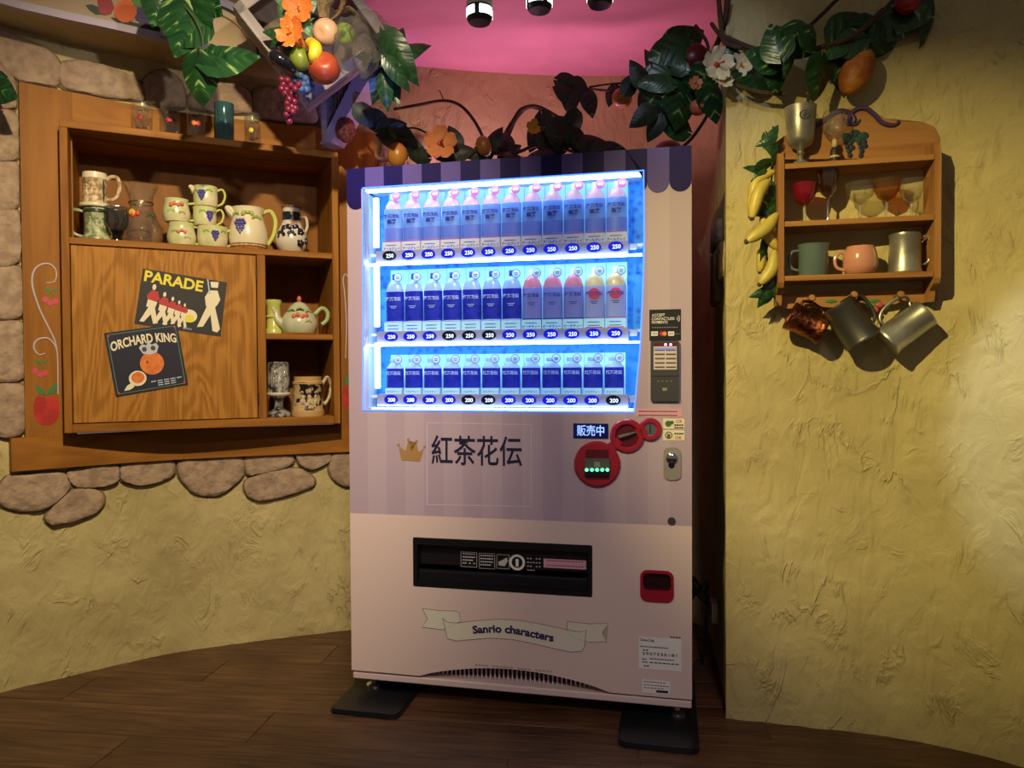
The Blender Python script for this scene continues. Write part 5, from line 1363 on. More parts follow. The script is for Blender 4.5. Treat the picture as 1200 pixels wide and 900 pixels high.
# floral jug
M_WHT = mat('white_glaze', '#cfc8ba', 0.2, coat=0.5); M_INKB = mat('black_glaze', '#17181f', 0.25, coat=0.4, color2='#2b2f48', vscale=40)
t, w, h = vessel('jug', 'white jug painted with black flowers, beside the large pitcher', 'jug', FC, 342, 0.085, MIDZ, 36, 54, [(0.62, 0), (0.70, 0.03), (0.95, 0.15), (1.02, 0.26), (0.95, 0.42), (0.70, 0.58), (0.56, 0.70), (0.54, 0.90), (0.60, 1.0)], M_WHT, ([(0.54, 0.80), (0.90, 0.80), (1.00, 0.62), (0.82, 0.46)], 0.09), th=0.06)
bm = B(); lathe(bm, [(0.56 * w, 0.70 * h), (0.572 * w, 0.70 * h), (0.552 * w, 0.88 * h), (0.54 * w, 0.88 * h)], 30, closed=True); obj('dark_neck_band', bm, M_INKB, t, smooth=True)
bm = B(); lathe(bm, [(0.60 * w, 0.965 * h), (0.63 * w, 0.97 * h), (0.63 * w, 1.01 * h), (0.56 * w, 1.01 * h)], 30, closed=True); obj('rim_band', bm, mat('rust_rim', '#7a5236', 0.3), t, smooth=True)
for a, z, s_ in ((-0.5, 0.46, 0.021), (0.15, 0.48, 0.018), (-0.9, 0.36, 0.018), (-0.15, 0.36, 0.015), (0.45, 0.20, 0.014), (1.0, 0.26, 0.013), (0.5, 0.42, 0.014)):
    rr = 0.80 if z > 0.42 else (0.93 if z > 0.3 else 0.97)
    patch_on(t, 'black_flower', w, rr * w, a, z * h, lambda bm, s_=s_: [ball(bm, (math.cos(i * 1.26) * s_ * 0.7, 0, math.sin(i * 1.26) * s_ * 0.7), (s_ * 0.6, s_ * 0.25, s_ * 0.6), 7, 5) for i in range(5)], M_INKB)
patch_on(t, 'pink_flower', w, 0.68 * w, 0.05, 0.60 * h, lambda bm: [ball(bm, (math.cos(i * 1.26) * 0.008, 0, math.sin(i * 1.26) * 0.008), (0.007, 0.004, 0.007), 7, 5) for i in range(5)], mat('salmon_flower', '#c88a6a', 0.3))
# glasses on top of the cabinet
TOPZ = CZ1 + 0.0005
def tumbler(px, wpx, hpx, label, gm, fruit, ly=0.045):
    t, w, h = vessel('tumbler', label, 'glass', FC, px, ly, TOPZ, wpx, hpx, [(0.90, 0), (0.95, 0.03), (1.0, 1.0)], gm, th=0.07, floor=0.10, group='glasses on top of the wall cabinet')
    if fruit:
        for i, c in enumerate(fruit): patch_on(t, 'fruit_print', w, 0.97 * w, -0.25 + 0.45 * i, 0.42 * h, lambda bm: ball(bm, (0, 0, 0), (0.009, 0.002, 0.010), 9, 6), mat('print' + c, c, 0.4))
        patch_on(t, 'leaf_print', w, 0.985 * w, -0.2, 0.62 * h, leaf_fn(0.009, 2), mat('leaf_print', '#3a5a34', 0.4)); patch_on(t, 'leaf_print', w, 0.985 * w, 0.4, 0.66 * h, leaf_fn(0.009, 2), mat('leaf_print', '#3a5a34', 0.4))
tumbler(167, 22, 34, 'clear tumbler with cherry print, leftmost on top of the cabinet', GL_CLEAR, ['#a02838'])
tumbler(200, 22, 36, 'clear tumbler with two red berries printed, on top of the cabinet', GL_CLEAR, ['#b02840', '#8a2038'])
tumbler(230, 21, 36, 'clear tumbler with orange and red fruit print, under the hanging leaf', GL_CLEAR, ['#e07830', '#c83838'])
tumbler(263, 22, 44, 'tall plain teal glass tumbler on top of the cabinet', GL_TEAL, None)
tumbler(296, 18, 36, 'clear tumbler with lemon print, nearest the reed bracket', GL_CLEAR, ['#d8c838'])
# right-hand pigeonholes
Z3, Z4 = z_sm1 + 0.0005, z_bot1 + 0.0005
t, w, h = vessel('mug', 'yellow green relief mug half hidden behind the teapot', 'mug', FC, 321, 0.10, Z3, 19, 40, [(1.0, 0), (1.0, 0.14), (0.86, 0.18), (0.82, 0.5), (0.86, 0.85), (0.96, 0.88), (0.96, 1.0)], M_YGR, None, th=0.1)
bm = B(); basket_fn(0.84 * w, 0.1 * h, 1)(bm); obj('relief_band', bm, M_YGR, t, loc=(0, 0, 0.45 * h), smooth=True)
M_TPOT = mat('white_green_glaze', '#cfcab2', 0.22, coat=0.5, color2='#b9c2a0', vscale=14)
t, w, h = vessel('teapot', 'white strawberry teapot with green twisted handle and berry knob', 'teapot', FC, 351, 0.075, Z3, 42, 30, [(0.78, 0), (0.86, 0.05), (1.0, 0.35), (0.98, 0.55), (0.80, 0.80), (0.50, 0.98), (0.2, 1.04), (0.02, 1.06)], M_TPOT, ([(0.85, 0.80), (1.25, 1.05), (1.55, 0.88), (1.50, 0.58), (1.22, 0.40)], 0.12), th=0.02, hm=M_GRN)
bm = B(); tube(bm, [(-0.75 * w, 0, 0.35 * h), (-1.15 * w, 0, 0.55 * h), (-1.25 * w, 0, 0.82 * h), (-1.42 * w, 0, 1.02 * h)], [0.30 * w, 0.22 * w, 0.14 * w, 0.10 * w], 10); obj('spout', bm, M_TPOT, t, smooth=True)
bm = B(); lathe(bm, [(0.55 * w, 0.95 * h), (0.62 * w, 0.93 * h), (0.55 * w, 1.05 * h), (0.35 * w, 1.20 * h), (0.12 * w, 1.27 * h), (0, 1.28 * h)], 26); ld = obj('lid', bm, M_TPOT, t, smooth=True)
bm = B(); ball(bm, (0, 0, 1.38 * h), (0.010, 0.010, 0.013)); obj('berry_knob', bm, M_STRW, ld, smooth=True)
bm = B(); lathe(bm, [(0.80 * w, 0.0), (0.87 * w, 0.02 * h), (0.88 * w, 0.07 * h), (0.84 * w, 0.08 * h)], 30); obj('foot_band', bm, mat('ochre_foot', '#a8844c', 0.4), t, smooth=True)
for a in (-0.35, 0.15): patch_on(t, 'strawberries', w, 0.93 * w, a, 0.66 * h, berry_fn(0.010, 2), M_STRW)
for a, z in ((-0.7, 0.9), (0.35, 0.45), (0.5, 0.85), (-0.1, 0.95)): patch_on(t, 'leaves', w, (0.99 if z < 0.6 else 0.78) * w, a, z * h, leaf_fn(0.012), M_GRN)
t, w, h = vessel('pedestal_stein', 'grey and black pedestal stein with twisted foot in lower cubbyhole', 'stein', FC, 327, 0.085, Z4, 27, 64, [(0.98, 0), (1.0, 0.05), (0.85, 0.09), (0.42, 0.14), (0.34, 0.24), (0.45, 0.34), (0.95, 0.40), (1.0, 0.43), (0.92, 0.46), (0.92, 0.95), (0.86, 1.0)], mat('grey_stoneware', '#9a9890', 0.3, color2='#2d2f34', vscale=38, bump=0.5, bscale=70, coat=0.3), None, th=0.08, floor=0.44)
for a in (-0.6, 0.0, 0.6): patch_on(t, 'relief_arch', w, 0.90 * w, a, 0.70 * h, lambda bm: (tube(bm, [(-0.008, 0, -0.035), (-0.008, 0, 0.02), (0, 0, 0.032), (0.008, 0, 0.02), (0.008, 0, -0.035)], 0.0018, 5), ball(bm, (0, 0, -0.01), (0.004, 0.003, 0.016), 7, 5)), mat('silver_relief', '#b0aea6', 0.3, 0.3))
bm = B(); lathe(bm, [(0.94 * w, 0.385 * h), (1.03 * w, 0.41 * h), (1.0 * w, 0.445 * h), (0.93 * w, 0.45 * h)], 28); obj('white_band', bm, M_WHT, t, smooth=True)
t, w, h = vessel('beer_stein', 'wide cream relief stein with dark ground, in lower cubbyhole', 'stein', FC, 361, 0.07, Z4, 36, 46, [(1.0, 0), (1.02, 0.05), (1.0, 0.14), (0.98, 0.16), (0.92, 0.80), (0.95, 0.82), (0.97, 0.86), (0.84, 0.90), (0.86, 1.0)], mat('dark_relief', '#c2a878', 0.35, color2='#1c1a1e', vscale=30, vmin=0.46, vmax=0.5, bump=0.5, bscale=50, coat=0.3), ([(0.90, 0.80), (1.25, 0.98), (1.48, 0.80), (1.42, 0.55), (1.2, 0.35), (0.98, 0.30)], [0.12, 0.12, 0.11, 0.10, 0.16]), th=0.08, hm=M_STEIN)
bm = B(); lathe(bm, [(0.90 * w, 0.81 * h), (0.97 * w, 0.82 * h), (0.96 * w, 0.87 * h), (0.86 * w, 0.90 * h), (0.875 * w, 1.005 * h), (0.84 * w, 1.005 * h)], 30); obj('rim_band', bm, mat('tan_rim', '#c09c68', 0.3), t, smooth=True)
bm = B(); lathe(bm, [(1.01 * w, 0.0), (1.04 * w, 0.05 * h), (1.02 * w, 0.145 * h), (0.98 * w, 0.16 * h)], 30); obj('foot_band', bm, mat('tan_rim', '#c09c68', 0.3), t, smooth=True)
for a in (-0.55, -0.05, 0.4): patch_on(t, 'relief_figure', w, 0.94 * w, a, 0.42 * h, lambda bm: (ball(bm, (0, 0, 0), (0.010, 0.004, 0.024), 8, 6), ball(bm, (0, 0, 0.030), 0.008, 7, 5), ball(bm, (0.010, 0, -0.01), (0.006, 0.003, 0.016), 7, 5)), M_STEIN)
# ================================================================== CANOPY, CRATE AND BRACKET (upper left)
M_TRIM = mat('lilac_grey_paint', '#a79cae', 0.5)
M_BEIGE = mat('beige_board', '#a58f70', 0.6, var=0.1, vscale=3)
M_BEIGEL = mat('light_beige_board', '#c9b08a', 0.6)
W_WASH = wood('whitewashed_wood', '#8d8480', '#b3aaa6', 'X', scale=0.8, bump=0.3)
W_WASHD = wood('shaded_whitewashed_wood', '#6d5a4c', '#8f7c6c', 'X', scale=0.8, bump=0.3)  # darker copy of the whitewash, shade put into the colour
CZ = 2.36
CPATH = Path([(-2.05, 1.72), (-1.86, 2.12), (-1.69, 2.40), (-1.38, 2.61), (-1.165, 2.75), (-1.0, 2.83), (-0.90, 2.865)])
can = thing('wall_canopy', 'beige canopy board with lilac trim, overhanging the cabinet', 'canopy', (-1.4, 2.75, CZ))
ci = Matrix.Translation((1.4, -2.75, -CZ))
def cboard(name, s0, s1, z0, z1, d0, d1, m, n=14, parent=None):
    bm = B(); rows = []
    for i in range(n + 1):
        q = s0 + (s1 - s0) * i / n
        rows.append([bm.verts.new(ci @ CPATH.pt(q, z, d)) for z, d in ((z0, d0), (z1, d0), (z1, d1), (z0, d1))])
    for A, Bq in zip(rows[:-1], rows[1:]):
        for k in range(4): bm.faces.new((A[k], A[(k + 1) % 4], Bq[(k + 1) % 4], Bq[k]))
    bm.faces.new(rows[0]); bm.faces.new(rows[-1][::-1])
    return obj(name, bm, m, parent or can)
cboard('lower_trim', 0, CPATH.L, CZ, CZ + 0.026, -0.02, 0.004, M_TRIM)
cboard('fascia_board', 0, CPATH.L, CZ + 0.026, 2.80, -0.03, -0.012, M_BEIGE)
# soffit between fascia and wall
bm = B(); rows = []
for i in range(15):
    q = CPATH.L * i / 14; a = CPATH.pt(q, CZ + 0.02, -0.02)
    qq = min((PL.L * j / 200 for j in range(201)), key=lambda s: (PL.pt(s, CZ + 0.02) - a).length)
    b_ = PL.pt(qq, CZ + 0.02, -0.01); rows.append((bm.verts.new(ci @ a), bm.verts.new(ci @ b_), bm.verts.new(ci @ (b_ + Vector((0, 0, 0.02)))), bm.verts.new(ci @ (a + Vector((0, 0, 0.02))))))
for A, Bq in zip(rows[:-1], rows[1:]):
    for k in range(4): bm.faces.new((A[k], A[(k + 1) % 4], Bq[(k + 1) % 4], Bq[k]))
bm.faces.new(rows[0]); bm.faces.new(rows[-1][::-1])
obj('soffit', bm, M_PL, can)
# arched light over the trim
aq, az = CPATH.hit(252, 62)
def arc_board(r0, r1, d0, d1, m, name, n=22):
    bm = B(); rows = []
    for i in range(n + 1):
        t = PI * i / n
        rows.append([bm.verts.new(ci @ CPATH.pt(aq + r * math.cos(t) * -1.0, CZ + 0.012 + r * 1.0 * math.sin(t), d)) for r, d in ((r0, d0), (r1, d0), (r1, d1), (r0, d1))])
    for A, Bq in zip(rows[:-1], rows[1:]):
        for k in range(4): bm.faces.new((A[k], A[(k + 1) % 4], Bq[(k + 1) % 4], Bq[k]))
    bm.faces.new(rows[0]); bm.faces.new(rows[-1][::-1])
    return obj(name, bm, m, can)
arc_board(0.160, 0.190, -0.012, 0.016, M_TRIM, 'arch_trim')
arc_board(0.150, 0.1595, -0.012, 0.006, mat('dark_groove', '#4a3a2c', 0.7), 'arch_groove')
arc_board(0.128, 0.1495, -0.012, 0.010, M_BEIGEL, 'arch_moulding')
arc_board(0.0, 0.1275, -0.012, -0.004, M_BEIGEL, 'arch_panel')
# painted fruit on the fascia
def cpt(px, py, d): q, z = CPATH.hit(px, py, d); return ci @ CPATH.pt(q, z, d)
def cpaint(name, pix, m, d=-0.010):
    bm = B(); A = [bm.verts.new(cpt(x, y, d)) for x, y in pix]; C = [bm.verts.new(cpt(x, y, d - 0.0035)) for x, y in pix]; n = len(pix)
    fs = [bm.faces.new(A), bm.faces.new(C[::-1])]
    for i in range(n): bm.faces.new((A[i], C[i], C[(i + 1) % n], A[(i + 1) % n]))
    bmesh.ops.triangulate(bm, faces=fs); return obj(name, bm, m, can)
cpaint('painted_leaf', [(100, 6), (108, 5), (117, 9), (121, 17), (112, 17), (105, 12)], mat('dark_leaf_paint', '#16331f', 0.5))
cpaint('painted_strawberry', [(114, 0), (122, -4), (131, 0), (134, 9), (130, 16), (122, 18), (116, 14)], mat('berry_paint', '#8f1c24', 0.5), -0.0095)
cpaint('painted_orange', circ(147, 13, 13.5), mat('orange_paint', '#cc5a1c', 0.5), -0.009)
cpaint('painted_leaf', [(154, 0), (162, -4), (168, 3), (164, 10), (158, 8)], mat('mid_leaf_paint', '#4c7a30', 0.5), -0.0085)
for i, (dx, dy) in enumerate(((165, 12), (172, 9), (179, 12), (163, 20), (170, 18), (177, 20), (184, 18), (168, 26), (175, 27), (182, 26), (180, 32))):
    cpaint('painted_grape', circ(dx, dy, 5, 10), mat('grape_paint', '#3b2a5c', 0.5), -0.0085 + 0.0002 * (i % 3))
cpaint('painted_ribbon', [(130, 20), (142, 26), (160, 27), (176, 34), (192, 33), (191, 36), (176, 37), (160, 31), (142, 29)], mat('black_paint', '#18140f', 0.5), -0.0075)

# bracket: a level rail, a wall post and a slanting strut with reeds between
bp0, bp1, bp2 = at_y(380, 90, 3.0), at_y(443, 80, 2.90), at_y(380, 168, 3.0)
brk = thing('reed_bracket', 'lilac wooden bracket with a slanting strut and reed infill', 'bracket', (bp0.x, bp0.y, bp2.z))
bu = Vector((bp1.x - bp0.x, bp1.y - bp0.y, 0)); BL_ = bu.length; bang = math.atan2(bu.y, bu.x)
brk.rotation_euler = (0, 0, bang)
BH = bp0.z - bp2.z
bm = B(); bx(bm, (0.0, 0.02, BH / 2 + 0.01), (0.028, 0.05, BH + 0.05), 0.002); obj('post', bm, W_WASH, brk)
bm = B(); bx(bm, (BL_ / 2 - 0.06, 0.0, BH + 0.012), (BL_ + 0.20, 0.09, 0.026), 0.002); obj('rail', bm, M_TRIM, brk)
bm = B(); prism(bm, [(0.0, -0.012), (0.055, -0.012), (BL_ + 0.03, BH), (BL_ - 0.065, BH)], -0.035, 0.055); obj('strut', bm, M_TRIM, brk)
M_REED = mat('reed_cane', '#7a6650', 0.6, var=0.3, vscale=20)
bm = B(); prism(bm, [(0.014, 0.03), (0.014, BH), (BL_ - 0.05, BH)], 0.035, 0.04); obj('reed_backing', bm, mat('dark_back', '#30241a', 0.8), brk)
nr = 11
for i in range(nr):
    f = (i + 0.5) / nr; x = 0.016 + f * (BL_ - 0.085)
    bm = B(); tube(bm, [(x, 0.022, f * BH * 0.98 + 0.006), (x + 0.002, 0.022, BH)], 0.0062, 7); obj('reed', bm, M_REED, brk, smooth=True)
# board the crate sits on, back to the wall
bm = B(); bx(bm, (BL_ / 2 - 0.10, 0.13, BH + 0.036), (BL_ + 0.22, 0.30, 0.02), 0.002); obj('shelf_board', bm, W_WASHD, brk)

# tilted crate with its open side towards the room
CC = at_y(369, 28, 2.58)
Mc = Matrix.Translation(CC) @ Matrix.Rotation(R(16), 4, 'Z') @ Matrix.Rotation(R(8), 4, 'X') @ Matrix.Rotation(R(50), 4, 'Y')
crate = thing('wooden_crate', 'whitewashed wooden crate tipped on its corner, full of fruit', 'crate', mtx=Mc)
S = 0.185; DC = 0.17
for a in range(4):
    M = Matrix.Rotation(a * PI / 2, 4, 'Y')
    for j, y in enumerate((0.042, 0.128)):
        bm = B(); bx(bm, (0, y, S), (2 * S + 0.016, 0.080, 0.014), 0.002); obj('slat', bm, W_WASH, crate, mtx=M)
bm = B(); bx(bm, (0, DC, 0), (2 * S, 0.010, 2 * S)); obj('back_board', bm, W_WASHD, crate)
for a in range(4):
    M = Matrix.Rotation(a * PI / 2, 4, 'Y')
    bm = B(); bx(bm, (0, -0.004, S - 0.010), (2 * S + 0.016, 0.014, 0.036), 0.002); obj('rim_batten', bm, W_WASH, crate, mtx=M)

# ------------------------------------------------------------------ fruit and flowers
FRUIT_Y = 2.46
def fruit_mat(n, c, c2, sc=6): return mat(n, c, 0.35, color2=c2, vscale=sc, vmin=0.35, vmax=0.65, coat=0.2)
def kpx(Y): return Y / FOC
def round_fruit(name, label, cat, px, py, rpx, Y, m, squash=0.92, tilt=(0, 0, 0), dimple=True, group=None, parent=None, stem=True):
    p = at_y(px, py, Y); r = rpx * kpx(Y)
    M = Matrix.Translation(p) @ Matrix.Rotation(tilt[1], 4, 'Y') @ Matrix.Rotation(tilt[0], 4, 'X')
    prof = [(r * math.sin(t) * (1.0), -r * squash * math.cos(t) * (1 - (0.22 if dimple else 0) * math.exp(-(math.sin(t) / 0.35) ** 2))) for t in [PI * i / 14 for i in range(15)]]
    prof[0] = (0, prof[0][1]); prof[-1] = (0, prof[-1][1])
    bm = B(); lathe(bm, prof, 20)
    if parent is not None:
        return obj(name, bm, m, parent, smooth=True, angle=80, mtx=parent.matrix_world.inverted() @ M)
    t = thing(name, label, cat, group=group, mtx=M)
    obj('flesh', bm, m, t, smooth=True, angle=80)
    if stem:
        bm = B(); tube(bm, [(0, 0, r * squash * 0.72), (r * 0.08, 0, r * squash * 1.12)], [r * 0.07, r * 0.05], 6); obj('stem', bm, mat('fruit_stem', '#4a3520', 0.7), t)
    return t
def crescent(bm, p0, p1, p2, r):
    tube(bm, [p0, (Vector(p0) + Vector(p1) * 2 + Vector(p2)) / 4 + (Vector(p1) - (Vector(p0) + Vector(p2)) / 2) * 0.12, p2], [r * 0.25, r * 0.85, r, r * 1.0, r * 0.85, r * 0.3], 9, n=10)
bpy.context.view_layer.update()
round_fruit('peach', 'pale pink peach at the top of the crate', 'peach', 382, 38, 15.5, 2.45, fruit_mat('peach_skin', '#d9a88a', '#c9b070'), 0.95, (R(-60), R(40), 0))
round_fruit('green_apple', 'green apple behind the peach in the crate', 'apple', 404, 40, 12.5, 2.48, fruit_mat('green_apple_skin', '#7f9c34', '#5f8428'), 0.95, (R(-50), R(20), 0))
round_fruit('red_apple', 'big russet red apple hanging at the crate front', 'apple', 380, 80, 18.5, 2.42, fruit_mat('russet_skin', '#a8492a', '#7d2c1a', 9), 0.95, (R(-110), R(20), 0))
round_fruit('pear', 'small olive green pear behind the banana', 'pear', 352, 69, 12, 2.46, fruit_mat('pear_skin', '#7d8a2e', '#5a7a28'), 1.1, (R(20), R(-20), 0), False)
round_fruit('orange', 'orange half hidden behind the lower orange hibiscus', 'orange', 348, 51, 13, 2.50, fruit_mat('orange_skin', '#d8762a', '#c86820', 30), 0.8, (R(0), R(60), 0))
t = thing('banana', 'stubby yellow banana lying on the russet apple', 'banana', at_y(367, 62, 2.39)); bm = B()
c0 = at_y(367, 62, 2.39)
crescent(bm, at_y(360, 47, 2.41) - c0, at_y(374, 56, 2.38) - c0, at_y(365, 72, 2.38) - c0, 0.0225); obj('flesh', bm, mat('banana_skin', '#d9c02c', 0.4, color2='#b8a02a', vscale=20), t, smooth=True, angle=80)
bm = B(); ball(bm, at_y(365, 73, 2.38) - c0, 0.007, 8, 6); obj('tip', bm, mat('fruit_stem', '#4a3520', 0.7), t)
c0 = at_y(330, 70, 2.42)
t = thing('aubergine', 'dark glossy aubergine poking out of the crate', 'aubergine', c0); bm = B()
tube(bm, [at_y(318, 64, 2.42) - c0, at_y(325, 68, 2.41) - c0, at_y(336, 75, 2.42) - c0, at_y(346, 84, 2.44) - c0], [0.012, 0.026, 0.026, 0.020, 0.010], 10); obj('flesh', bm, mat('aubergine_skin', '#14131a', 0.15, coat=0.6), t, smooth=True, angle=80)
bm = B(); tube(bm, [at_y(341, 80, 2.44) - c0, at_y(350, 89, 2.45) - c0], [0.016, 0.006], 8); obj('stalk', bm, mat('aubergine_stalk', '#3a4a2a', 0.6), t)
def grape_bunch(name, label, rows, Y, r, m, cat='grapes'):
    c0 = at_y(rows[0][0], rows[0][1], Y)
    t = thing(name, label, cat, c0); bm = B()
    ball(bm, (0, 0, 0), r, 10, 8); me = finish(bm, 'grape', True, 80); me.materials.append(m)
    rs = random.Random(5)
    for x, y in rows:
        obj('grape', me, None, t, loc=at_y(x, y, Y + rs.uniform(-0.02, 0.02)) - c0)
    bm = B(); tube(bm, [at_y(rows[0][0], rows[0][1] - 8, Y) - c0] + [at_y(x, y, Y + 0.01) - c0 for x, y in rows[::4]], 0.002, 5); obj('stem', bm, mat('fruit_stem', '#4a3520', 0.7), t)
    return t
grape_bunch('grape_bunch', 'red grape bunch hanging below the crate', [(330, 93), (337, 94), (332, 99), (341, 100), (330, 104), (336, 105), (346, 104), (350, 99), (334, 109), (342, 110), (347, 113), (339, 116), (345, 119), (337, 121), (342, 125), (346, 127), (338, 128), (343, 131), (336, 134), (341, 137), (339, 142)], 2.44, 0.0115, mat('red_grape', '#6d1c34', 0.25, coat=0.5))
grape_bunch('grape_bunch', 'dusty blue berry bunch at the bottom corner of the crate', [(346, 93), (352, 88), (358, 92), (350, 97), (356, 99), (362, 97), (353, 104), (359, 105), (365, 103)], 2.47, 0.0125, mat('blue_berry', '#3d5a88', 0.6))

# flowers: five ruffled petals, throat and stamen
def petal_me(name, m, L=1.0, W=0.92):
    bm = B(); nx, ny = 5, 6; V = []
    for j in range(ny):
        v = j / (ny - 1); row = []
        wd = W * (0.22 + 0.78 * math.sin(min(1, v * 0.62 + 0.12) * PI)) * (1.0 if v < 0.98 else 0.85)
        for i in range(nx):
            u = i / (nx - 1) * 2 - 1
            z = 0.30 * v * v + 0.13 * math.sin(u * 8 + v * 6) * v - 0.10 * abs(u) * (1 - v)
            row.append(bm.verts.new((u * wd * 0.5, v * L, z)))
        V.append(row)
    for j in range(ny - 1):
        for i in range(nx - 1): bm.faces.new((V[j][i], V[j][i + 1], V[j + 1][i + 1], V[j + 1][i]))
    me = finish(bm, name, True, 80); me.materials.append(m); return me
def flower(px, py, rpx, Y, m, mthroat, label=None, parent=None, tilt=(0, 0), name='hibiscus', spin=0.0):
    p = at_y(px, py, Y); r = rpx * kpx(Y)
    M = Matrix.Translation(p) @ Matrix.Rotation(tilt[0], 4, 'Z') @ Matrix.Rotation(PI / 2 + tilt[1], 4, 'X') @ Matrix.Rotation(spin, 4, 'Z')
    if parent is None: t = thing(name, label, 'flower', mtx=M); base = Matrix.Identity(4); host = t
    else: host = parent; base = parent.matrix_world.inverted() @ M; t = None
    pm = petal_me('petal', m)
    if parent is not None:
        hb = B(); lathe(hb, [(0, 0), (r * 0.2, 0.0), (r * 0.12, r * 0.12), (0, r * 0.14)], 10); host = obj('flower', hb, mthroat, parent, mtx=base, smooth=True); base = Matrix.Identity(4)
    for i in range(5): obj('petal', pm, None, host, mtx=base @ Matrix.Rotation(i * 2 * PI / 5, 4, 'Z') @ Matrix.Diagonal((r, r, r, 1)))
    bm = B(); tube(bm, [(0, 0, 0), (r * 0.05, 0, r * 0.4), (r * 0.12, 0, r * 0.62)], [r * 0.06, r * 0.04], 6); ball(bm, (r * 0.12, 0, r * 0.64), r * 0.09, 7, 5); obj('stamen', bm, mthroat, host, mtx=base)
    return t
M_ORNG = mat('orange_petal', '#d8532a', 0.5, color2='#e8923a', vscale=25, sub=0.1)
M_ORNP = mat('apricot_petal', '#cf8250', 0.5, sub=0.1)
M_CRMP = mat('cream_petal', '#d8ccaa', 0.5, color2='#c9bca0', vscale=20, sub=0.1)
M_THR = mat('yellow_throat', '#d9a83a', 0.5); M_THRR = mat('red_throat', '#b03a30', 0.5)
flower(349, 10, 17, 2.42, M_ORNG, M_THR, 'orange ruffled hibiscus at the top of the crate', tilt=(0.2, 0.1))
flower(342, 38, 18, 2.41, M_ORNG, M_THR, 'orange ruffled hibiscus above the aubergine', tilt=(-0.3, 0.0), spin=0.5)

# ------------------------------------------------------------------ leaves
def leaf_shape(name, m, wid=0.80, fold=0.16, curl=0.18, heart=0.12):
    bm = B(); ny, nx = 9, 7; V = []
    for j in range(ny):
        v = j / (ny - 1); row = []
        wv = wid * 0.5 * (math.sin(PI * min(1, v ** 0.62)) ** 0.85 if 0 < v < 1 else 0.0) + (0.03 if v == 0 else 0.004)
        for i in range(nx):
            u = i / (nx - 1) * 2 - 1
            y = v - heart * (1 - v) ** 3 * abs(u) * 1.6
            z = -fold * abs(u) ** 1.2 * wv * 1.4 + curl * (v - v * v) - curl * 0.9 * v * v + 0.015 * math.sin(9 * v) * abs(u)
            row.append(bm.verts.new((u * wv, y, z)))
        V.append(row)
    for j in range(ny - 1):
        for i in range(nx - 1): bm.faces.new((V[j][i], V[j][i + 1], V[j + 1][i + 1], V[j + 1][i]))
    bmesh.ops.remove_doubles(bm, verts=bm.verts[:], dist=1e-5)
    me = finish(bm, name, True, 80); me.materials.append(m); return me
def leaf_mat(name, dark, mid, pale, amount=0.62, rough=0.32):
    m = bpy.data.materials.new(name); m.use_nodes = True
    nt = m.node_tree; b = nt.nodes['Principled BSDF']; L = nt.links.new
    b.inputs['Roughness'].default_value = rough
    tc = nt.nodes.new('ShaderNodeTexCoord'); oi = nt.nodes.new('ShaderNodeObjectInfo')
    sx = nt.nodes.new('ShaderNodeSeparateXYZ'); L(tc.outputs['Object'], sx.inputs[0])
    ab = nt.nodes.new('ShaderNodeMath'); ab.operation = 'ABSOLUTE'; L(sx.outputs['X'], ab.inputs[0])
    # side veins run outwards and forwards
    vy = nt.nodes.new('ShaderNodeMath'); vy.operation = 'MULTIPLY_ADD'; vy.inputs[1].default_value = -0.8; L(ab.outputs[0], vy.inputs[0]); L(sx.outputs['Y'], vy.inputs[2])
    cb = nt.nodes.new('ShaderNodeCombineXYZ'); L(vy.outputs[0], cb.inputs[1]); L(ab.outputs[0], cb.inputs[0]); L(oi.outputs['Random'], cb.inputs[2])
    mp = nt.nodes.new('ShaderNodeMapping'); mp.inputs['Scale'].default_value = (2.0, 7, 9); L(cb.outputs[0], mp.inputs[0])
    n = nt.nodes.new('ShaderNodeTexNoise'); n.inputs['Scale'].default_value = 1.0; n.inputs['Detail'].default_value = 3; L(mp.outputs[0], n.inputs['Vector'])
    rp = nt.nodes.new('ShaderNodeValToRGB'); e = rp.color_ramp.elements
    e[0].position = 0.35; e[0].color = (*lin(dark), 1); e[1].position = amount + 0.04; e[1].color = (*lin(pale), 1)
    k = e.new(amount - 0.05); k.color = (*lin(mid), 1)
    L(n.outputs['Fac'], rp.inputs[0]); L(rp.outputs[0], b.inputs['Base Color'])
    bp = nt.nodes.new('ShaderNodeBump'); bp.inputs['Strength'].default_value = 0.12; bp.inputs['Distance'].default_value = 0.05; L(n.outputs['Fac'], bp.inputs['Height']); L(bp.outputs[0], b.inputs['Normal'])
    return m
LM_G = leaf_mat('pothos_leaf', '#123018', '#1f4a22', '#93ad6a', 0.67)
LM_D = leaf_mat('dark_pothos_leaf', '#172219', '#24352a', '#7f8568', 0.71, 0.5)
LM_P = leaf_mat('plain_leaf', '#1c3a20', '#2f5630', '#3f6a3c', 0.72)
LM_M = leaf_mat('mint_leaf', '#4a7350', '#6a9468', '#8fb488', 0.66)
LEAF = {'g': leaf_shape('leaf', LM_G, 0.92, 0.12, 0.14), 'd': leaf_shape('leaf', LM_D, 0.72, 0.2, 0.22), 'p': leaf_shape('leaf', LM_P, 0.5, 0.2, 0.2), 'm': leaf_shape('leaf', LM_M, 0.62, 0.2, 0.15)}
lrs = random.Random(11)
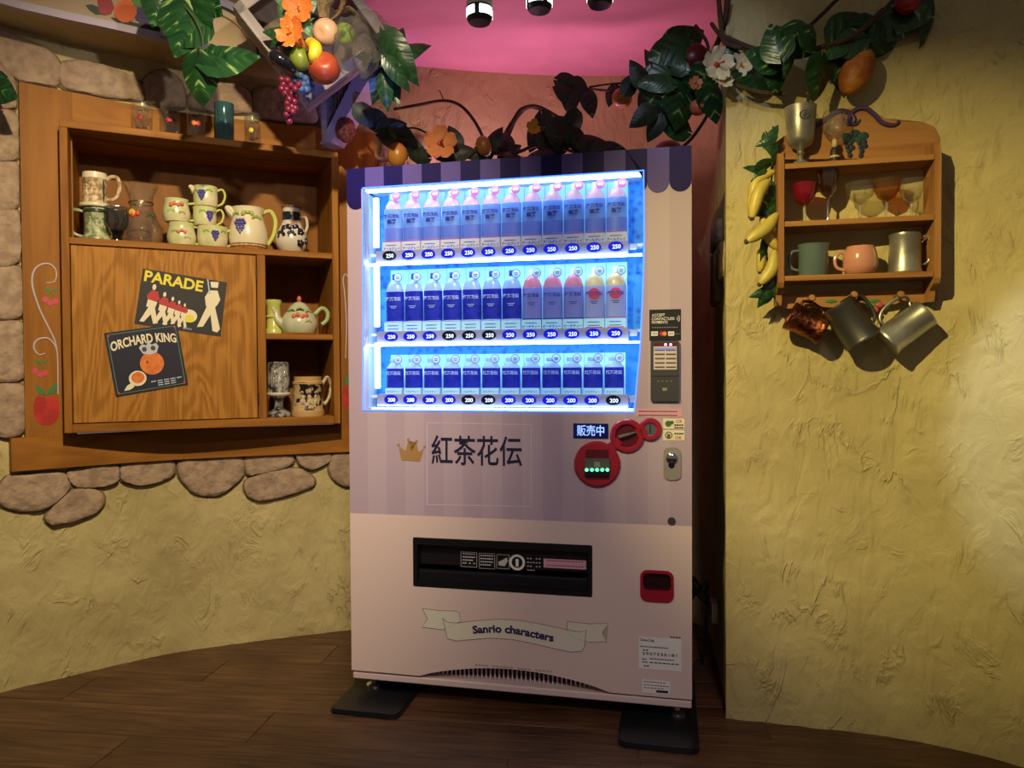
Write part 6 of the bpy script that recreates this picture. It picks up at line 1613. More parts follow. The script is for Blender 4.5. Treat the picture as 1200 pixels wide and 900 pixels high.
def leaf(kind, px, py, lpx, ang, Y, parent, roll=None, lean=None):
    """px,py: leaf centre; ang: way the tip points in the photo (0 right, 90 up)"""
    k = kpx(Y); Ln = lpx * k * (0.84 if kind == 'd' else 1.08)
    roll = lrs.uniform(-0.6, 0.6) if roll is None else roll
    lean = lrs.uniform(-0.35, 0.25) if lean is None else lean
    d = Vector((math.cos(R(ang)), 0, math.sin(R(ang))))
    tip = (d * math.cos(lean) + Vector((0, -1, 0)) * math.sin(lean)).normalized()
    nrm = Vector((0, -1, 0)); nrm = (nrm - tip * nrm.dot(tip)).normalized()
    nrm = Matrix.Rotation(roll, 3, tip) @ nrm
    side = tip.cross(nrm).normalized()
    c = at_y(px, py, Y); base = c - tip * Ln * 0.5
    M = Matrix(((side.x * Ln, tip.x * Ln, nrm.x * Ln, base.x), (side.y * Ln, tip.y * Ln, nrm.y * Ln, base.y), (side.z * Ln, tip.z * Ln, nrm.z * Ln, base.z), (0, 0, 0, 1)))
    return obj('leaf', LEAF[kind], None, parent, mtx=parent.matrix_world.inverted() @ M), base
M_STEM = mat('vine_stem', '#4a3424', 0.8, bump=0.6, bscale=80, var=0.3, vscale=40)
M_STEMG = mat('green_stem', '#3a4a2a', 0.6)
def vine(pix, r, parent, m=None, name='stem', n=6):
    pts = [parent.matrix_world.inverted() @ at_y(x, y, Y) for x, y, Y in pix]
    bm = B(); tube(bm, pts, r, 7, n=n); return obj(name, bm, m or M_STEM, parent, smooth=True)
def garland(name, label, cat, px, py, Y):
    t = thing(name, label, cat, at_y(px, py, Y)); bpy.context.view_layer.update(); return t

# pothos trailing from above the canopy
g = garland('pothos_vine', 'green variegated pothos vine trailing over the canopy arch', 'vine', 240, 10, 2.42)
vine([(200, -20, 2.45), (215, 5, 2.42), (228, 22, 2.41), (236, 40, 2.41), (238, 58, 2.40), (236, 78, 2.39)], 0.003, g, M_STEMG)
vine([(237, 74, 2.40), (243, 76, 2.39), (248, 74, 2.39)], 0.002, g, M_STEMG)
for a in (('g', 208, 24, 58, -100), ('g', 230, 14, 60, -75), ('g', 212, 44, 44, -115), ('g', 185, 6, 46, -110), ('g', 224, 40, 40, -140), ('g', 272, 66, 58, 15), ('g', 251, 66, 30, 115), ('g', 233, 97, 50, -98), ('g', 245, 4, 40, -50)):
    leaf(*a, 2.42 if a[2] < 50 else 2.39, g)
g = garland('pothos_leaf_sprig', 'single green leaf sprig at the left edge beside the stones', 'sprig', 2, 106, 2.42)
vine([(-16, 92, 2.45), (-8, 98, 2.43), (-2, 102, 2.42)], 0.002, g, M_STEMG)
leaf('g', 3, 107, 34, -25, 2.42, g, 0.1, 0.1); leaf('g', -14, 100, 34, 200, 2.43, g)
# leaves inside the crate
g = garland('mint_sprig', 'pale mint green leaf sprig beside the orange flowers', 'sprig', 335, 15, 2.46)
vine([(345, 40, 2.5), (338, 22, 2.48), (332, 5, 2.47)], 0.002, g, M_STEMG)
for a in (('m', 329, 10, 30, 120), ('m', 335, 22, 30, 200), ('m', 361, 32, 24, -60), ('m', 357, 24, 22, 30), ('m', 330, -2, 26, 150), ('m', 364, 2, 24, 60)): leaf(*a, 2.45, g)
g = garland('dark_leaf_sprig', 'dark green leaf sprig left of the aubergine', 'sprig', 325, 40, 2.50)
vine([(336, 50, 2.50), (326, 42, 2.49)], 0.002, g, M_STEMG)
for a in (('p', 322, 38, 30, 170), ('p', 326, 46, 28, 210), ('p', 333, 60, 30, -80), ('p', 340, 62, 26, -60)): leaf(*a, 2.47, g)
# dark greenery right of the crate
g = garland('crate_greenery', 'dark leafy greenery spilling from the right side of the crate', 'greenery', 440, 60, 2.52)
vine([(420, 40, 2.6), (440, 60, 2.55), (452, 80, 2.52), (446, 104, 2.52), (438, 116, 2.54)], 0.003, g)
for a in (('p', 478, 58, 56, 30), ('p', 470, 70, 60, -60), ('d', 456, 70, 50, -100), ('p', 446, 92, 56, -105), ('p', 458, 98, 48, -70), ('d', 436, 78, 44, -120), ('p', 464, 46, 46, 80), ('d', 448, 54, 46, 130), ('p', 468, 88, 40, -50), ('d', 430, 62, 42, 170), ('p', 452, 110, 36, -85), ('d', 440, 46, 40, 60)):
    leaf(*a, lrs.uniform(2.46, 2.56), g)
# netting bunched over the crate corner: a crumpled see-through cloth
def netting_mat():
    m = bpy.data.materials.new('grey_netting'); m.use_nodes = True
    nt = m.node_tree; nt.nodes.clear(); L = nt.links.new
    out = nt.nodes.new('ShaderNodeOutputMaterial'); tr = nt.nodes.new('ShaderNodeBsdfTransparent'); df = nt.nodes.new('ShaderNodeBsdfDiffuse'); df.inputs[0].default_value = (*lin('#7a736c'), 1)
    lw = nt.nodes.new('ShaderNodeLayerWeight'); lw.inputs[0].default_value = 0.5
    mr = nt.nodes.new('ShaderNodeMapRange'); mr.inputs['To Min'].default_value = 0.05; mr.inputs['To Max'].default_value = 0.45; L(lw.outputs['Facing'], mr.inputs['Value'])
    mx = nt.nodes.new('ShaderNodeMixShader'); L(mr.outputs[0], mx.inputs[0]); L(tr.outputs[0], mx.inputs[1]); L(df.outputs[0], mx.inputs[2]); L(mx.outputs[0], out.inputs[0])
    return m
def crumple(px, py, rx, rz, Y, seed, amp=0.35):
    p = at_y(px, py, Y); k = kpx(Y); bm = B()
    vs_ = ball(bm, (0, 0, 0), (1, 1, 1), 26, 18)
    for v in vs_:
        d = noise.noise(v.co * 1.7 + Vector((seed, 0, 0))) * amp + noise.noise(v.co * 4.0 + Vector((0, seed, 0))) * amp * 0.4
        v.co = v.co * (1 + d); v.co = Vector((v.co.x * rx * k, v.co.y * 0.05, v.co.z * rz * k))
    return p, bm
net = garland('tulle_netting', 'sheer grey netting bunched over the crate corner', 'netting', 415, 50, 2.42)
NM = netting_mat()
for i, a in enumerate(((412, 54, 24, 30, 2.42, 3), (432, 36, 22, 22, 2.47, 8), (428, 66, 14, 22, 2.43, 13))):
    p, bm = crumple(*a); obj('fold', bm, NM, net, loc=p - net.location, smooth=True, angle=180)
bur = garland('burlap_ribbon', 'tan burlap ribbon loop above the peach', 'ribbon', 392, 10, 2.47)
M_BUR = mat('burlap', '#8f7a58', 0.9, bump=0.8, bscale=160, color2='#74603f', vscale=60)
bm = B(); tube(bm, [Vector(at_y(x, y, 2.47)) - bur.location for x, y in ((380, 22), (380, 2), (390, -14), (402, -4), (398, 14), (388, 24))], [0.018, 0.03, 0.03, 0.024, 0.015], 8, flat=0.35); obj('loop', bm, M_BUR, bur, smooth=True)
bm = B(); tube(bm, [Vector(at_y(x, y, 2.50)) - bur.location for x, y in ((394, 16), (410, 12), (420, 22), (414, 30))], [0.018, 0.026, 0.022, 0.012], 8, flat=0.35); obj('loop', bm, M_BUR, bur, smooth=True)
p, bm = crumple(405, 152, 11, 15, 2.95, 4, 0.1)
wo = thing('woven_ornament', 'small reddish woven ornament hanging under the bracket', 'ornament', p)
obj('weave', bm, mat('red_lit_wicker', '#8a4a38', 0.7, color2='#5a2a20', vscale=90, bump=0.8, bscale=120), wo, smooth=True, angle=180)  # reddish light on the weave is put into its colours
bm = B(); tube(bm, [(0, 0, 0.03), (0.01, 0, 0.18)], 0.0015, 5); obj('cord', bm, M_STEM, wo)

# ------------------------------------------------------------------ garland over the machine
g = garland('fruit_garland', 'dark twining fruit and leaf garland on top of the vending machine', 'garland', 600, 175, 2.85)
vine([(425, 135, 2.95), (445, 150, 2.92), (470, 166, 2.88), (510, 181, 2.85), (555, 178, 2.85), (600, 180, 2.85), (640, 168, 2.85), (690, 184, 2.84), (740, 184, 2.82), (790, 178, 2.80)], 0.007, g)
vine([(462, 128, 3.05), (490, 123, 3.0), (520, 118, 2.98), (540, 124, 2.97), (556, 142, 2.93), (568, 165, 2.90)], 0.0065, g)
vine([(592, 158, 2.92), (603, 140, 2.94), (612, 128, 2.95), (630, 125, 2.96), (655, 138, 2.92)], [0.010, 0.009, 0.007], g)
vine([(596, 160, 2.92), (606, 138, 2.96), (622, 126, 2.97), (650, 135, 2.94)], 0.006, g)
vine([(520, 118, 2.98), (516, 108, 2.97), (514, 106, 2.97)], 0.002, g); vine([(458, 165, 2.9), (480, 150, 2.92), (500, 156, 2.9), (512, 168, 2.86)], 0.004, g)
for a in (('d', 432, 138, 40, -40), ('d', 446, 146, 44, -35), ('d', 462, 150, 42, 20), ('d', 458, 164, 40, -50), ('d', 474, 160, 38, -30), ('d', 485, 172, 34, -20), ('d', 488, 184, 34, 170), ('d', 530, 160, 36, 115), ('d', 540, 178, 40, 10), ('d', 560, 180, 36, -170), ('d', 580, 160, 34, 60), ('d', 592, 164, 34, 100), ('d', 575, 175, 34, -10), ('d', 600, 178, 34, 30),
          ('d', 606, 184, 30, 0), ('d', 628, 162, 40, -110), ('d', 638, 150, 40, -80), ('d', 640, 172, 36, -70), ('d', 652, 160, 40, -85), ('d', 662, 158, 42, -60), ('d', 672, 150, 40, -95), ('d', 680, 168, 40, -45), ('d', 694, 166, 38, 10), ('d', 705, 172, 40, -15), ('d', 720, 176, 36, 0), ('d', 650, 176, 34, -150), ('d', 632, 180, 34, 180), ('d', 740, 180, 32, 20), ('d', 520, 182, 30, 180), ('d', 668, 134, 32, 80),
          ('d', 668, 98, 36, -20), ('d', 680, 105, 34, -50), ('d', 668, 118, 40, -95), ('d', 692, 122, 36, -75), ('d', 716, 112, 30, -110), ('d', 660, 108, 34, 150)):
    leaf(*a, lrs.uniform(2.80, 2.90) if a[2] > 130 else 2.92, g)
vine([(664, 100, 2.95), (690, 104, 2.95), (720, 106, 2.92), (760, 100, 2.85), (800, 80, 2.75)], 0.005, g)
vine([(690, 102, 2.95), (720, 98, 2.93), (755, 96, 2.86)], 0.004, g); vine([(760, 188, 2.8), (800, 172, 2.75), (826, 140, 2.65), (838, 110, 2.55)], 0.006, g)
bpy.context.view_layer.update()
flower(516, 168, 19, 2.80, M_ORNP, M_THRR, parent=g, tilt=(0.1, 0.0))
flower(626, 149, 9, 2.84, mat('yellow_petal', '#d8a43a', 0.5), M_THR, parent=g)
round_fruit('mango', None, None, 466, 182, 12, 2.80, fruit_mat('mango_skin', '#a8742e', '#a05424'), 1.25, parent=g, dimple=False)
round_fruit('kumquat', None, None, 567, 171, 9, 2.80, fruit_mat('kumquat_skin', '#98602a', '#80501e'), 1.35, (0, R(-20), 0), parent=g, dimple=False)
round_fruit('orange_fruit', None, None, 729, 115, 12, 2.82, fruit_mat('orange_skin2', '#b07428', '#98601e', 25), 0.98, parent=g)
round_fruit('brown_fruit', None, None, 783, 178, 17, 2.82, fruit_mat('brown_skin', '#7d5a34', '#5f4226'), 0.75, parent=g, dimple=False)
# upper right cluster at the alcove corner
g = garland('corner_greenery', 'leafy green cluster with red fruit at the alcove corner', 'greenery', 800, 110, 2.60)
vine([(853, 0, 2.33), (848, 30, 2.36), (836, 60, 2.48), (820, 80, 2.55), (805, 110, 2.60), (800, 150, 2.64)], [0.010, 0.009, 0.006], g)
vine([(842, -5, 2.36), (845, 30, 2.34), (850, 50, 2.30), (870, 56, 2.27)], 0.008, g); vine([(834, 28, 2.44), (848, 44, 2.33), (880, 58, 2.27)], 0.007, g)
vine([(815, 30, 2.6), (830, 55, 2.55), (822, 85, 2.55)], 0.006, g)
for a in (('g', 806, 46, 44, 30), ('g', 780, 60, 40, -160), ('d', 748, 84, 40, 120), ('p', 766, 72, 40, 110), ('p', 772, 86, 46, -170), ('g', 794, 88, 48, -100), ('p', 762, 95, 44, 170), ('g', 768, 104, 40, -80), ('d', 756, 120, 44, -110), ('d', 752, 138, 40, -140), ('g', 796, 128, 46, -95), ('p', 782, 140, 40, -60), ('d', 766, 152, 36, -120), ('g', 788, 146, 36, 160), ('g', 828, 112, 44, -50), ('g', 836, 122, 42, -70), ('p', 818, 104, 36, 200), ('p', 770, 58, 36, 80), ('p', 784, 74, 38, 150), ('d', 740, 96, 34, 60), ('d', 776, 124, 36, -40), ('g', 815, 95, 36, -150), ('d', 762, 130, 34, 40), ('p', 790, 108, 38, -130)):
    leaf(*a, lrs.uniform(2.50, 2.64), g)
bpy.context.view_layer.update()
round_fruit('red_fruit', None, None, 812, 70, 19, 2.60, fruit_mat('dark_red_skin', '#5a141c', '#3a0c14'), 0.95, parent=g)
round_fruit('peach_fruit', None, None, 818, 126, 10, 2.56, fruit_mat('blush_skin', '#c8604a', '#d8906a'), 0.95, parent=g)
flower(815, 98, 8, 2.53, M_ORNP, M_THRR, parent=g)
# garland along the yellow wall
g = garland('wall_garland', 'green leaf garland with cream flowers draped along the yellow wall', 'garland', 950, 60, 2.22)
vine([(846, 42, 2.32), (880, 56, 2.25), (920, 66, 2.22), (960, 56, 2.20), (1000, 42, 2.16), (1040, 8, 2.14), (1052, -10, 2.13)], [0.008, 0.008, 0.006], g)
vine([(940, 38, 2.26), (960, 20, 2.24), (985, -5, 2.22)], 0.006, g); vine([(862, 100, 2.28), (890, 108, 2.26), (922, 110, 2.24)], 0.007, g)
vine([(850, 48, 2.31), (885, 62, 2.25), (930, 70, 2.22)], 0.006, g)
for a in (('g', 908, 46, 40, 105), ('g', 937, 52, 42, -30), ('p', 920, 60, 34, -60), ('g', 893, 66, 38, 160), ('g', 880, 88, 44, 170), ('g', 910, 92, 34, -85), ('g', 960, 94, 46, -95), ('g', 985, 82, 42, -80), ('g', 990, 52, 40, 195), ('g', 1000, 36, 58, 40), ('g', 1012, 52, 50, -40), ('g', 1030, 56, 36, -95), ('g', 1050, 30, 40, -20), ('g', 1078, 12, 46, -60), ('g', 1098, 22, 50, -100), ('g', 1112, 6, 44, -50), ('p', 1072, 34, 34, -100), ('g', 1125, -4, 36, -40), ('g', 1104, 30, 46, -80), ('g', 1064, 22, 40, -130), ('p', 1086, 36, 36, -95), ('g', 1040, 40, 36, 30), ('g', 950, 40, 34, 60), ('p', 1000, 70, 34, -110), ('g', 1118, 14, 44, -70), ('p', 858, 54, 28, 100), ('p', 868, 72, 26, -10), ('g', 1090, 0, 44, 180), ('p', 924, 76, 28, -100), ('p', 975, 62, 30, 200)):
    leaf(*a, lrs.uniform(2.14, 2.24) if a[1] > 880 else 2.30, g)
bpy.context.view_layer.update()
flower(840, 76, 19, 2.28, M_CRMP, M_THRR, parent=g, tilt=(0.2, 0.1)); flower(868, 76, 14, 2.30, M_CRMP, M_THR, parent=g, tilt=(-0.4, 0.2), spin=0.7); flower(847, 96, 12, 2.29, M_CRMP, M_THR, parent=g, tilt=(0.2, -0.5))
t = round_fruit('papaya', None, None, 1004, 84, 18, 2.20, mat('papaya_skin', '#8a4a1c', 0.5, color2='#a86a28', vscale=14, bump=0.4, bscale=60), 1.6, (0, R(25), 0), parent=g, dimple=False)
round_fruit('red_fruit', None, None, 1063, 4, 13, 2.16, fruit_mat('bright_red_skin', '#a82028', '#7c141c'), 0.95, parent=g)

# ------------------------------------------------------------------ track spotlights
M_LAMPW = mat('spot_white', '#cfc6c6', 0.4); M_LENS = mat('spot_lens', '#ffffff', 0.4, emit='#f4fff4', estr=3.0)
def spotlight(px, py, label, tilt=0.0):
    p = at_y(px, py, 2.25); t = thing('track_spotlight', label, 'spotlight', (p.x, p.y, p.z), tilt, 'track spotlights under the pink ceiling')
    r = 0.040
    bm = B(); lathe(bm, [(0, 0.0), (r * 0.80, 0.0), (r * 0.96, 0.010), (r, 0.016), (r, 0.045), (r * 0.85, 0.048), (0, 0.048)], 28); obj('lens_housing', bm, M_BLACK, t, smooth=True)
    for a in range(4):
        bm = B(); rows = []
        for i in range(7):
            th = a * PI / 2 + (i - 3) * 0.20 - PI / 4 - 0.15
            rows.append((bm.verts.new((1.015 * r * math.cos(th), 1.015 * r * math.sin(th), 0.014)), bm.verts.new((1.015 * r * math.cos(th), 1.015 * r * math.sin(th), 0.040))))
        for A, Bq in zip(rows[:-1], rows[1:]): bm.faces.new((A[0], Bq[0], Bq[1], A[1]))
        obj('lens_window', bm, M_LENS, t)
    bm = B(); lathe(bm, [(0, 0.046), (r * 1.0, 0.046), (r * 1.0, 0.15), (r * 0.9, 0.156), (0, 0.156)], 28); obj('barrel', bm, M_LAMPW, t, smooth=True)
    bm = B(); tube(bm, [(0, 0, 0.15), (0, 0, 2.505 - p.z)], 0.009, 8); obj('stem', bm, M_LAMPW, t)
spotlight(562, 27, 'white track spotlight, leftmost of the three under the pink ceiling')
spotlight(632, 13, 'white track spotlight, middle of the three under the pink ceiling', 0.6)
spotlight(703, 7, 'white track spotlight, rightmost of the three under the pink ceiling', 1.2)
# ================================================================== SMALL SHELF ON THE YELLOW WALL
W_SH_V = wood('shelf_wood_upright', '#8a5c34', '#a87848', 'Z', scale=0.8)
W_SH_H = wood('shelf_wood_level', '#8a5c34', '#a87848', 'X', scale=0.8)
SWD, SD = 0.409, 0.100
ZA = 1.7603; ZC = 1.4248                                # top faces of the top and lowest boards
ZB_ = (FS.hit(919, 261)[1] + FS.hit(1095, 249)[1]) / 2
sh = thing('wall_shelf', 'small wooden wall shelf with scalloped back and mug pegs', 'shelf', FS.w(0, 0, 0), FS.a)
def sbox(name, x0, x1, y0, y1, z0, z1, m): 
    bm = B(); bx(bm, ((x0 + x1) / 2, (y0 + y1) / 2, (z0 + z1) / 2), (x1 - x0, y1 - y0, z1 - z0), 0.0015); return obj(name, bm, m, sh)
st = 0.017
def sboard(z0, z1):
    bm = B(); pl = [(0.0005, 0.004), (SWD - 0.0005, 0.004), (SWD - 0.0005, 0.106), (0.0005, 0.138)]
    a = [bm.verts.new((x, y, z0)) for x, y in pl]; b = [bm.verts.new((x, y, z1)) for x, y in pl]
    bm.faces.new(a); bm.faces.new(b[::-1])
    for i in range(4): bm.faces.new((a[i], b[i], b[(i + 1) % 4], a[(i + 1) % 4]))
    bmesh.ops.bevel(bm, geom=bm.edges[:], offset=0.0012, segments=1, affect='EDGES')
    return obj('shelf_board', bm, W_SH_H, sh)
zst = ZA + 0.035; zsb = FS.hit(913, 356)[1]
for x0 in (-st, SWD):
    pts = [(0.0, zst - 0.03), (0.015, zst), (SD, zst + 0.01), (SD, zsb), (0.055, zsb), (0.045, zsb + 0.03), (0.008, ZC - 0.035), (0.0, ZC - 0.02)]
    bm = B(); prism(bm, pts, x0, x0 + st)
    bmesh.ops.transform(bm, matrix=Matrix(((0, 1, 0, 0), (1, 0, 0, 0), (0, 0, 1, 0), (0, 0, 0, 1))), verts=bm.verts[:])
    obj('side_panel', bm, W_SH_V, sh)
sboard(ZA - 0.016, ZA)
sboard(ZB_ - 0.016, ZB_)
sboard(ZC - 0.016, ZC)
# scalloped back above and peg rail below
crest_px = [(908, 188), (908, 168), (922, 158), (940, 156), (952, 150), (966, 138), (985, 130), (1005, 127), (1022, 131), (1036, 140), (1056, 144), (1080, 144), (1094, 150), (1100, 162), (1099, 186)]
SB0 = SD + 0.001
cp_ = [FS.hit(x, y, SD) for x, y in crest_px]
bm = B(); prism(bm, [(p[0], p[1]) for p in cp_], SD - 0.010, SD); obj('scalloped_back', bm, W_SH_H, sh)
rp_ = [FS.hit(x, y, SD) for x, y in ((912, 345), (1096, 338), (1098, 352), (1088, 355), (1040, 357), (1000, 362), (960, 360), (920, 362), (912, 358))]
bm = B(); prism(bm, rp_[::-1], SD - 0.012, SD); rail_ = obj('peg_rail', bm, W_SH_H, sh)
# carved purple scrolls and grape painting on the back
def bk(px, py, d=0.0): x, z = FS.hit(px, py, SD - 0.012 - d); return Vector((x, SD - 0.012 - d, z))
M_PSCR = mat('purple_scroll', '#43305a', 0.5)
for pix in ([(1008, 140), (1003, 146), (996, 144), (996, 135), (1004, 128), (1014, 127), (1024, 134), (1034, 144), (1046, 147), (1053, 144), (1052, 141)], [(988, 138), (994, 146), (1001, 142), (998, 134), (988, 130), (978, 132), (968, 140), (958, 147), (950, 150)]):
    bm = B(); tube(bm, [bk(x, y) for x, y in pix], [0.003, 0.006, 0.008, 0.007, 0.003], 7); obj('carved_scroll', bm, M_PSCR, sh, smooth=True)
M_DGRAPE = mat('painted_grapes', '#1f2a3c', 0.5); M_DLEAF = mat('painted_vine_leaf', '#1f4040', 0.5)
for i, (dx, dy) in enumerate(((-11, 8), (-5, 9), (5, 9), (11, 8), (-9, 14), (-3, 15), (7, 14), (12, 13), (-7, 19), (8, 19), (-6, 24), (7, 24))):
    bm = B(); ball(bm, bk(1002 + dx, 158 + dy), (0.008, 0.002, 0.008), 8, 6); obj('painted_grape', bm, M_DGRAPE, sh)
for dx, dy in ((-10, 2), (0, -2), (10, 1), (-4, 5), (5, 5)):
    bm = B(); ball(bm, bk(1002 + dx, 158 + dy), (0.015, 0.0025, 0.011), 8, 6); obj('painted_leaf', bm, M_DLEAF, sh)
for dx, dy, m_ in ((-26, 0, M_LEAFP), (25, 0, M_LEAFP), (21, 6, M_LEAFP)):
    x, z = FS.hit(1000 + dx, 353 + dy, SD - 0.013); bm = B(); ball(bm, (x, SD - 0.013, z), (0.018, 0.0015, 0.006), 8, 6); obj('painted_leaf', bm, m_, rail_)
for px, py in ((1031, 365), (1026, 371)):
    x, z = FS.hit(px, py - 8, SD - 0.013); bm = B(); ball(bm, (x, SD - 0.013, z), (0.009, 0.002, 0.009), 8, 6); obj('painted_cherry', bm, M_CHERRY, rail_)
# pegs
peg_x = []
for px, py in ((950, 350), (999, 346), (1053, 346)):
    x, z = FS.hit(px, py, 0.05); peg_x.append((x, z))
    bm = B(); lathe(bm, [(0, 0), (0.006, 0), (0.005, 0.012), (0.0045, 0.045), (0.009, 0.055), (0.011, 0.062), (0.008, 0.070), (0, 0.072)], 14, Matrix.Translation((x, SD - 0.011, z)) @ Matrix.Rotation(PI / 2, 4, 'X')); obj('peg', bm, W_SH_V, sh, smooth=True)

# ------------------------------------------------------------------ cups and glasses on the shelf
M_PEWT = mat('pewter', '#b9b7ae', 0.36, 0.75, bump=0.06, bscale=30, color2='#98968c', vscale=10)
M_PEWTD = mat('dark_pewter', '#64635e', 0.36, 0.8)
M_COPPER = mat('hammered_copper', '#9a5a38', 0.30, 0.95, bump=0.7, bscale=70, color2='#5c3020', vscale=20)
LY = 0.055
t, w, h = vessel('pewter_goblet', 'tall pewter goblet with round medallion on the shelf top', 'goblet', FS, 938, LY, ZA + 0.0005, 35, 69, [(0.70, 0), (0.72, 0.02), (0.55, 0.06), (0.22, 0.12), (0.16, 0.18), (0.28, 0.22), (0.18, 0.26), (0.30, 0.31), (0.68, 0.36), (0.84, 0.46), (0.92, 0.70), (1.0, 0.98), (1.02, 1.0)], M_PEWT, th=0.06, floor=0.36)
bm = B(); lathe(bm, [(0.010, 0), (0.014, 0), (0.014, 0.003), (0.010, 0.003)], 20, Matrix.Translation((0.004, -0.90 * w, 0.80 * h)) @ Matrix.Rotation(PI / 2, 4, 'X'), closed=True); lathe(bm, [(0.007, 0.002), (0, 0.003)], 12, Matrix.Translation((0.004, -0.90 * w, 0.80 * h)) @ Matrix.Rotation(PI / 2, 4, 'X')); obj('medallion', bm, M_PEWTD, t, smooth=True)
t, w, h = vessel('figurine_glass', 'small ball-shaped glass on a monk figurine stem, on shelf top', 'goblet', FS, 978, LY, ZA + 0.0005, 28, 59, [(0.20, 0.50), (0.55, 0.54), (0.88, 0.64), (1.0, 0.76), (0.92, 0.90), (0.78, 1.0)], GL_CLEAR, th=0.05, floor=0.51, body_name='bowl')
bm = B(); lathe(bm, [(0, 0), (0.42 * w, 0), (0.42 * w, 0.03 * h), (0.36 * w, 0.05 * h), (0.40 * w, 0.16 * h), (0.34 * w, 0.28 * h), (0.22 * w, 0.34 * h), (0, 0.35 * h)], 18); obj('figurine_robe', bm, mat('dark_robe', '#2c2620', 0.5), t, smooth=True)
bm = B(); ball(bm, (0, 0, 0.42 * h), (0.24 * w, 0.24 * w, 0.10 * h), 12, 9); obj('figurine_head', bm, mat('figurine_cream', '#b8a284', 0.5), t, smooth=True)
bm = B(); lathe(bm, [(0.41 * w, 0.13 * h), (0.43 * w, 0.14 * h), (0.41 * w, 0.17 * h), (0.39 * w, 0.17 * h)], 18); obj('figurine_belt', bm, mat('figurine_cream', '#b8a284', 0.5), t, smooth=True)
STEM = lambda w, h, top: [(0, 0), (0.55 * w, 0), (0.50 * w, 0.02 * h), (0.14 * w, 0.05 * h), (0.10 * w, 0.12 * h), (0.14 * w, 0.18 * h), (0.10 * w, 0.24 * h), (0.14 * w, 0.30 * h), (0.09 * w, top * h - 0.02 * h), (0.16 * w, top * h), (0, top * h)]
def wine(px, wpx, hpx, label, gm, sm_, ly=LY, top=0.45, prof=None, name='wine_glass'):
    t, w, h = vessel(name, label, 'glass', FS, px, ly, ZB_ + 0.0005, wpx, hpx, prof or [(0.18, top), (0.60, top + 0.10), (0.85, top + 0.28), (1.0, 1.0)], gm, th=0.05, floor=top + 0.005, body_name='bowl')
    bm = B(); lathe(bm, STEM(w, h, top), 18); obj('stem', bm, sm_, t, smooth=True)
GL_STEM = thin_glass('stem_glass', '#eceae2', 0.10, 0.15)
wine(943, 29, 45, 'ruby red wine glass with clear stem, leftmost in the shelf', GL_RED, GL_STEM, 0.045)
wine(970, 25, 60, 'dark amber goblet with silvery stem between ruby and clear glasses', GL_DARK, M_CHROME, 0.06, 0.48)
wine(1008, 34, 44, 'wide clear coupe glass in the middle of the shelf', GL_CLEAR, GL_STEM, 0.06, 0.45, [(0.15, 0.45), (0.45, 0.50), (0.85, 0.68), (1.0, 1.0)])
wine(1039, 32, 46, 'amber wine glass with twisted clear stem', GL_AMBER, GL_STEM, 0.05, 0.45)
wine(1068, 32, 44, 'clear wine glass at the right end of the shelf', GL_CLEAR, GL_STEM, 0.05, 0.42)
# mugs on the lowest board
t, w, h = vessel('mug', 'teal glazed mug with handle on the left, on lowest board', 'mug', FS, 953, 0.05, ZC + 0.0005, 34, 37, [(0.92, 0), (0.96, 0.03), (0.96, 0.90), (1.04, 1.0)], mat('teal_glaze', '#5d6f6e', 0.2, coat=0.5), ([(-0.9, 0.82), (-1.35, 0.80), (-1.58, 0.55), (-1.40, 0.28), (-0.9, 0.20)], 0.10), th=0.08)
t, w, h = vessel('mug', 'round pink glazed mug in the middle of the lowest board', 'mug', FS, 1008, 0.05, ZC + 0.0005, 38, 33, [(0.62, 0), (0.82, 0.05), (0.98, 0.28), (1.0, 0.55), (0.92, 0.82), (0.80, 0.96), (0.78, 1.0)], mat('pink_glaze', '#c98c78', 0.2, coat=0.5), ([(-0.85, 0.75), (-1.15, 0.82), (-1.45, 0.60), (-1.35, 0.30), (-0.9, 0.18)], 0.10), th=0.08)
TANK = [(1.0, 0), (1.03, 0.03), (1.0, 0.08), (0.96, 0.12), (0.90, 0.90), (0.94, 0.94), (0.92, 1.0)]
HND = [(0.85, 0.88), (1.30, 0.92), (1.55, 0.75), (1.50, 0.40), (1.25, 0.24), (0.90, 0.22)]
t, w, h = vessel('tankard', 'pewter tankard standing at the right end of the lowest board', 'tankard', FS, 1060, 0.05, ZC + 0.0005, 36, 46, TANK, M_PEWT, (HND, [0.08, 0.10, 0.09, 0.07]), th=0.06)

# mugs hanging from the pegs by their handles, tilted
def hanging(label, name, px, py, wpx, hpx, ang, m, ly, prof=TANK, hnd=HND, yaw=0.0, flip=1):
    """px,py: centre of the cup body; ang: lean of its axis in the photo, degrees anticlockwise from upright"""
    k = FS.k(px, ly); w = wpx * k / 2; h = hpx * k
    x, z = FS.hit(px, py, ly)
    M = Matrix.Translation(FS.w(x, ly, z)) @ Matrix.Rotation(FS.a, 4, 'Z') @ Matrix.Rotation(R(-ang), 4, 'Y') @ Matrix.Rotation(yaw, 4, 'Z') @ Matrix.Translation((0, 0, -h / 2))
    t = thing(name, label, 'mug', mtx=M, group='mugs hanging from the shelf pegs')
    bm = B(); lathe(bm, wall_prof([(r * w, q * h) for r, q in prof], 0.06 * w, 0.06 * h), 32); obj('body', bm, m, t, smooth=True, angle=50)
    bm = B(); tube(bm, [(flip * a * w, 0, b * h) for a, b in hnd], [0.09 * w, 0.11 * w, 0.10 * w, 0.08 * w], 8); obj('handle', bm, m, t, smooth=True)
    return t, w, h
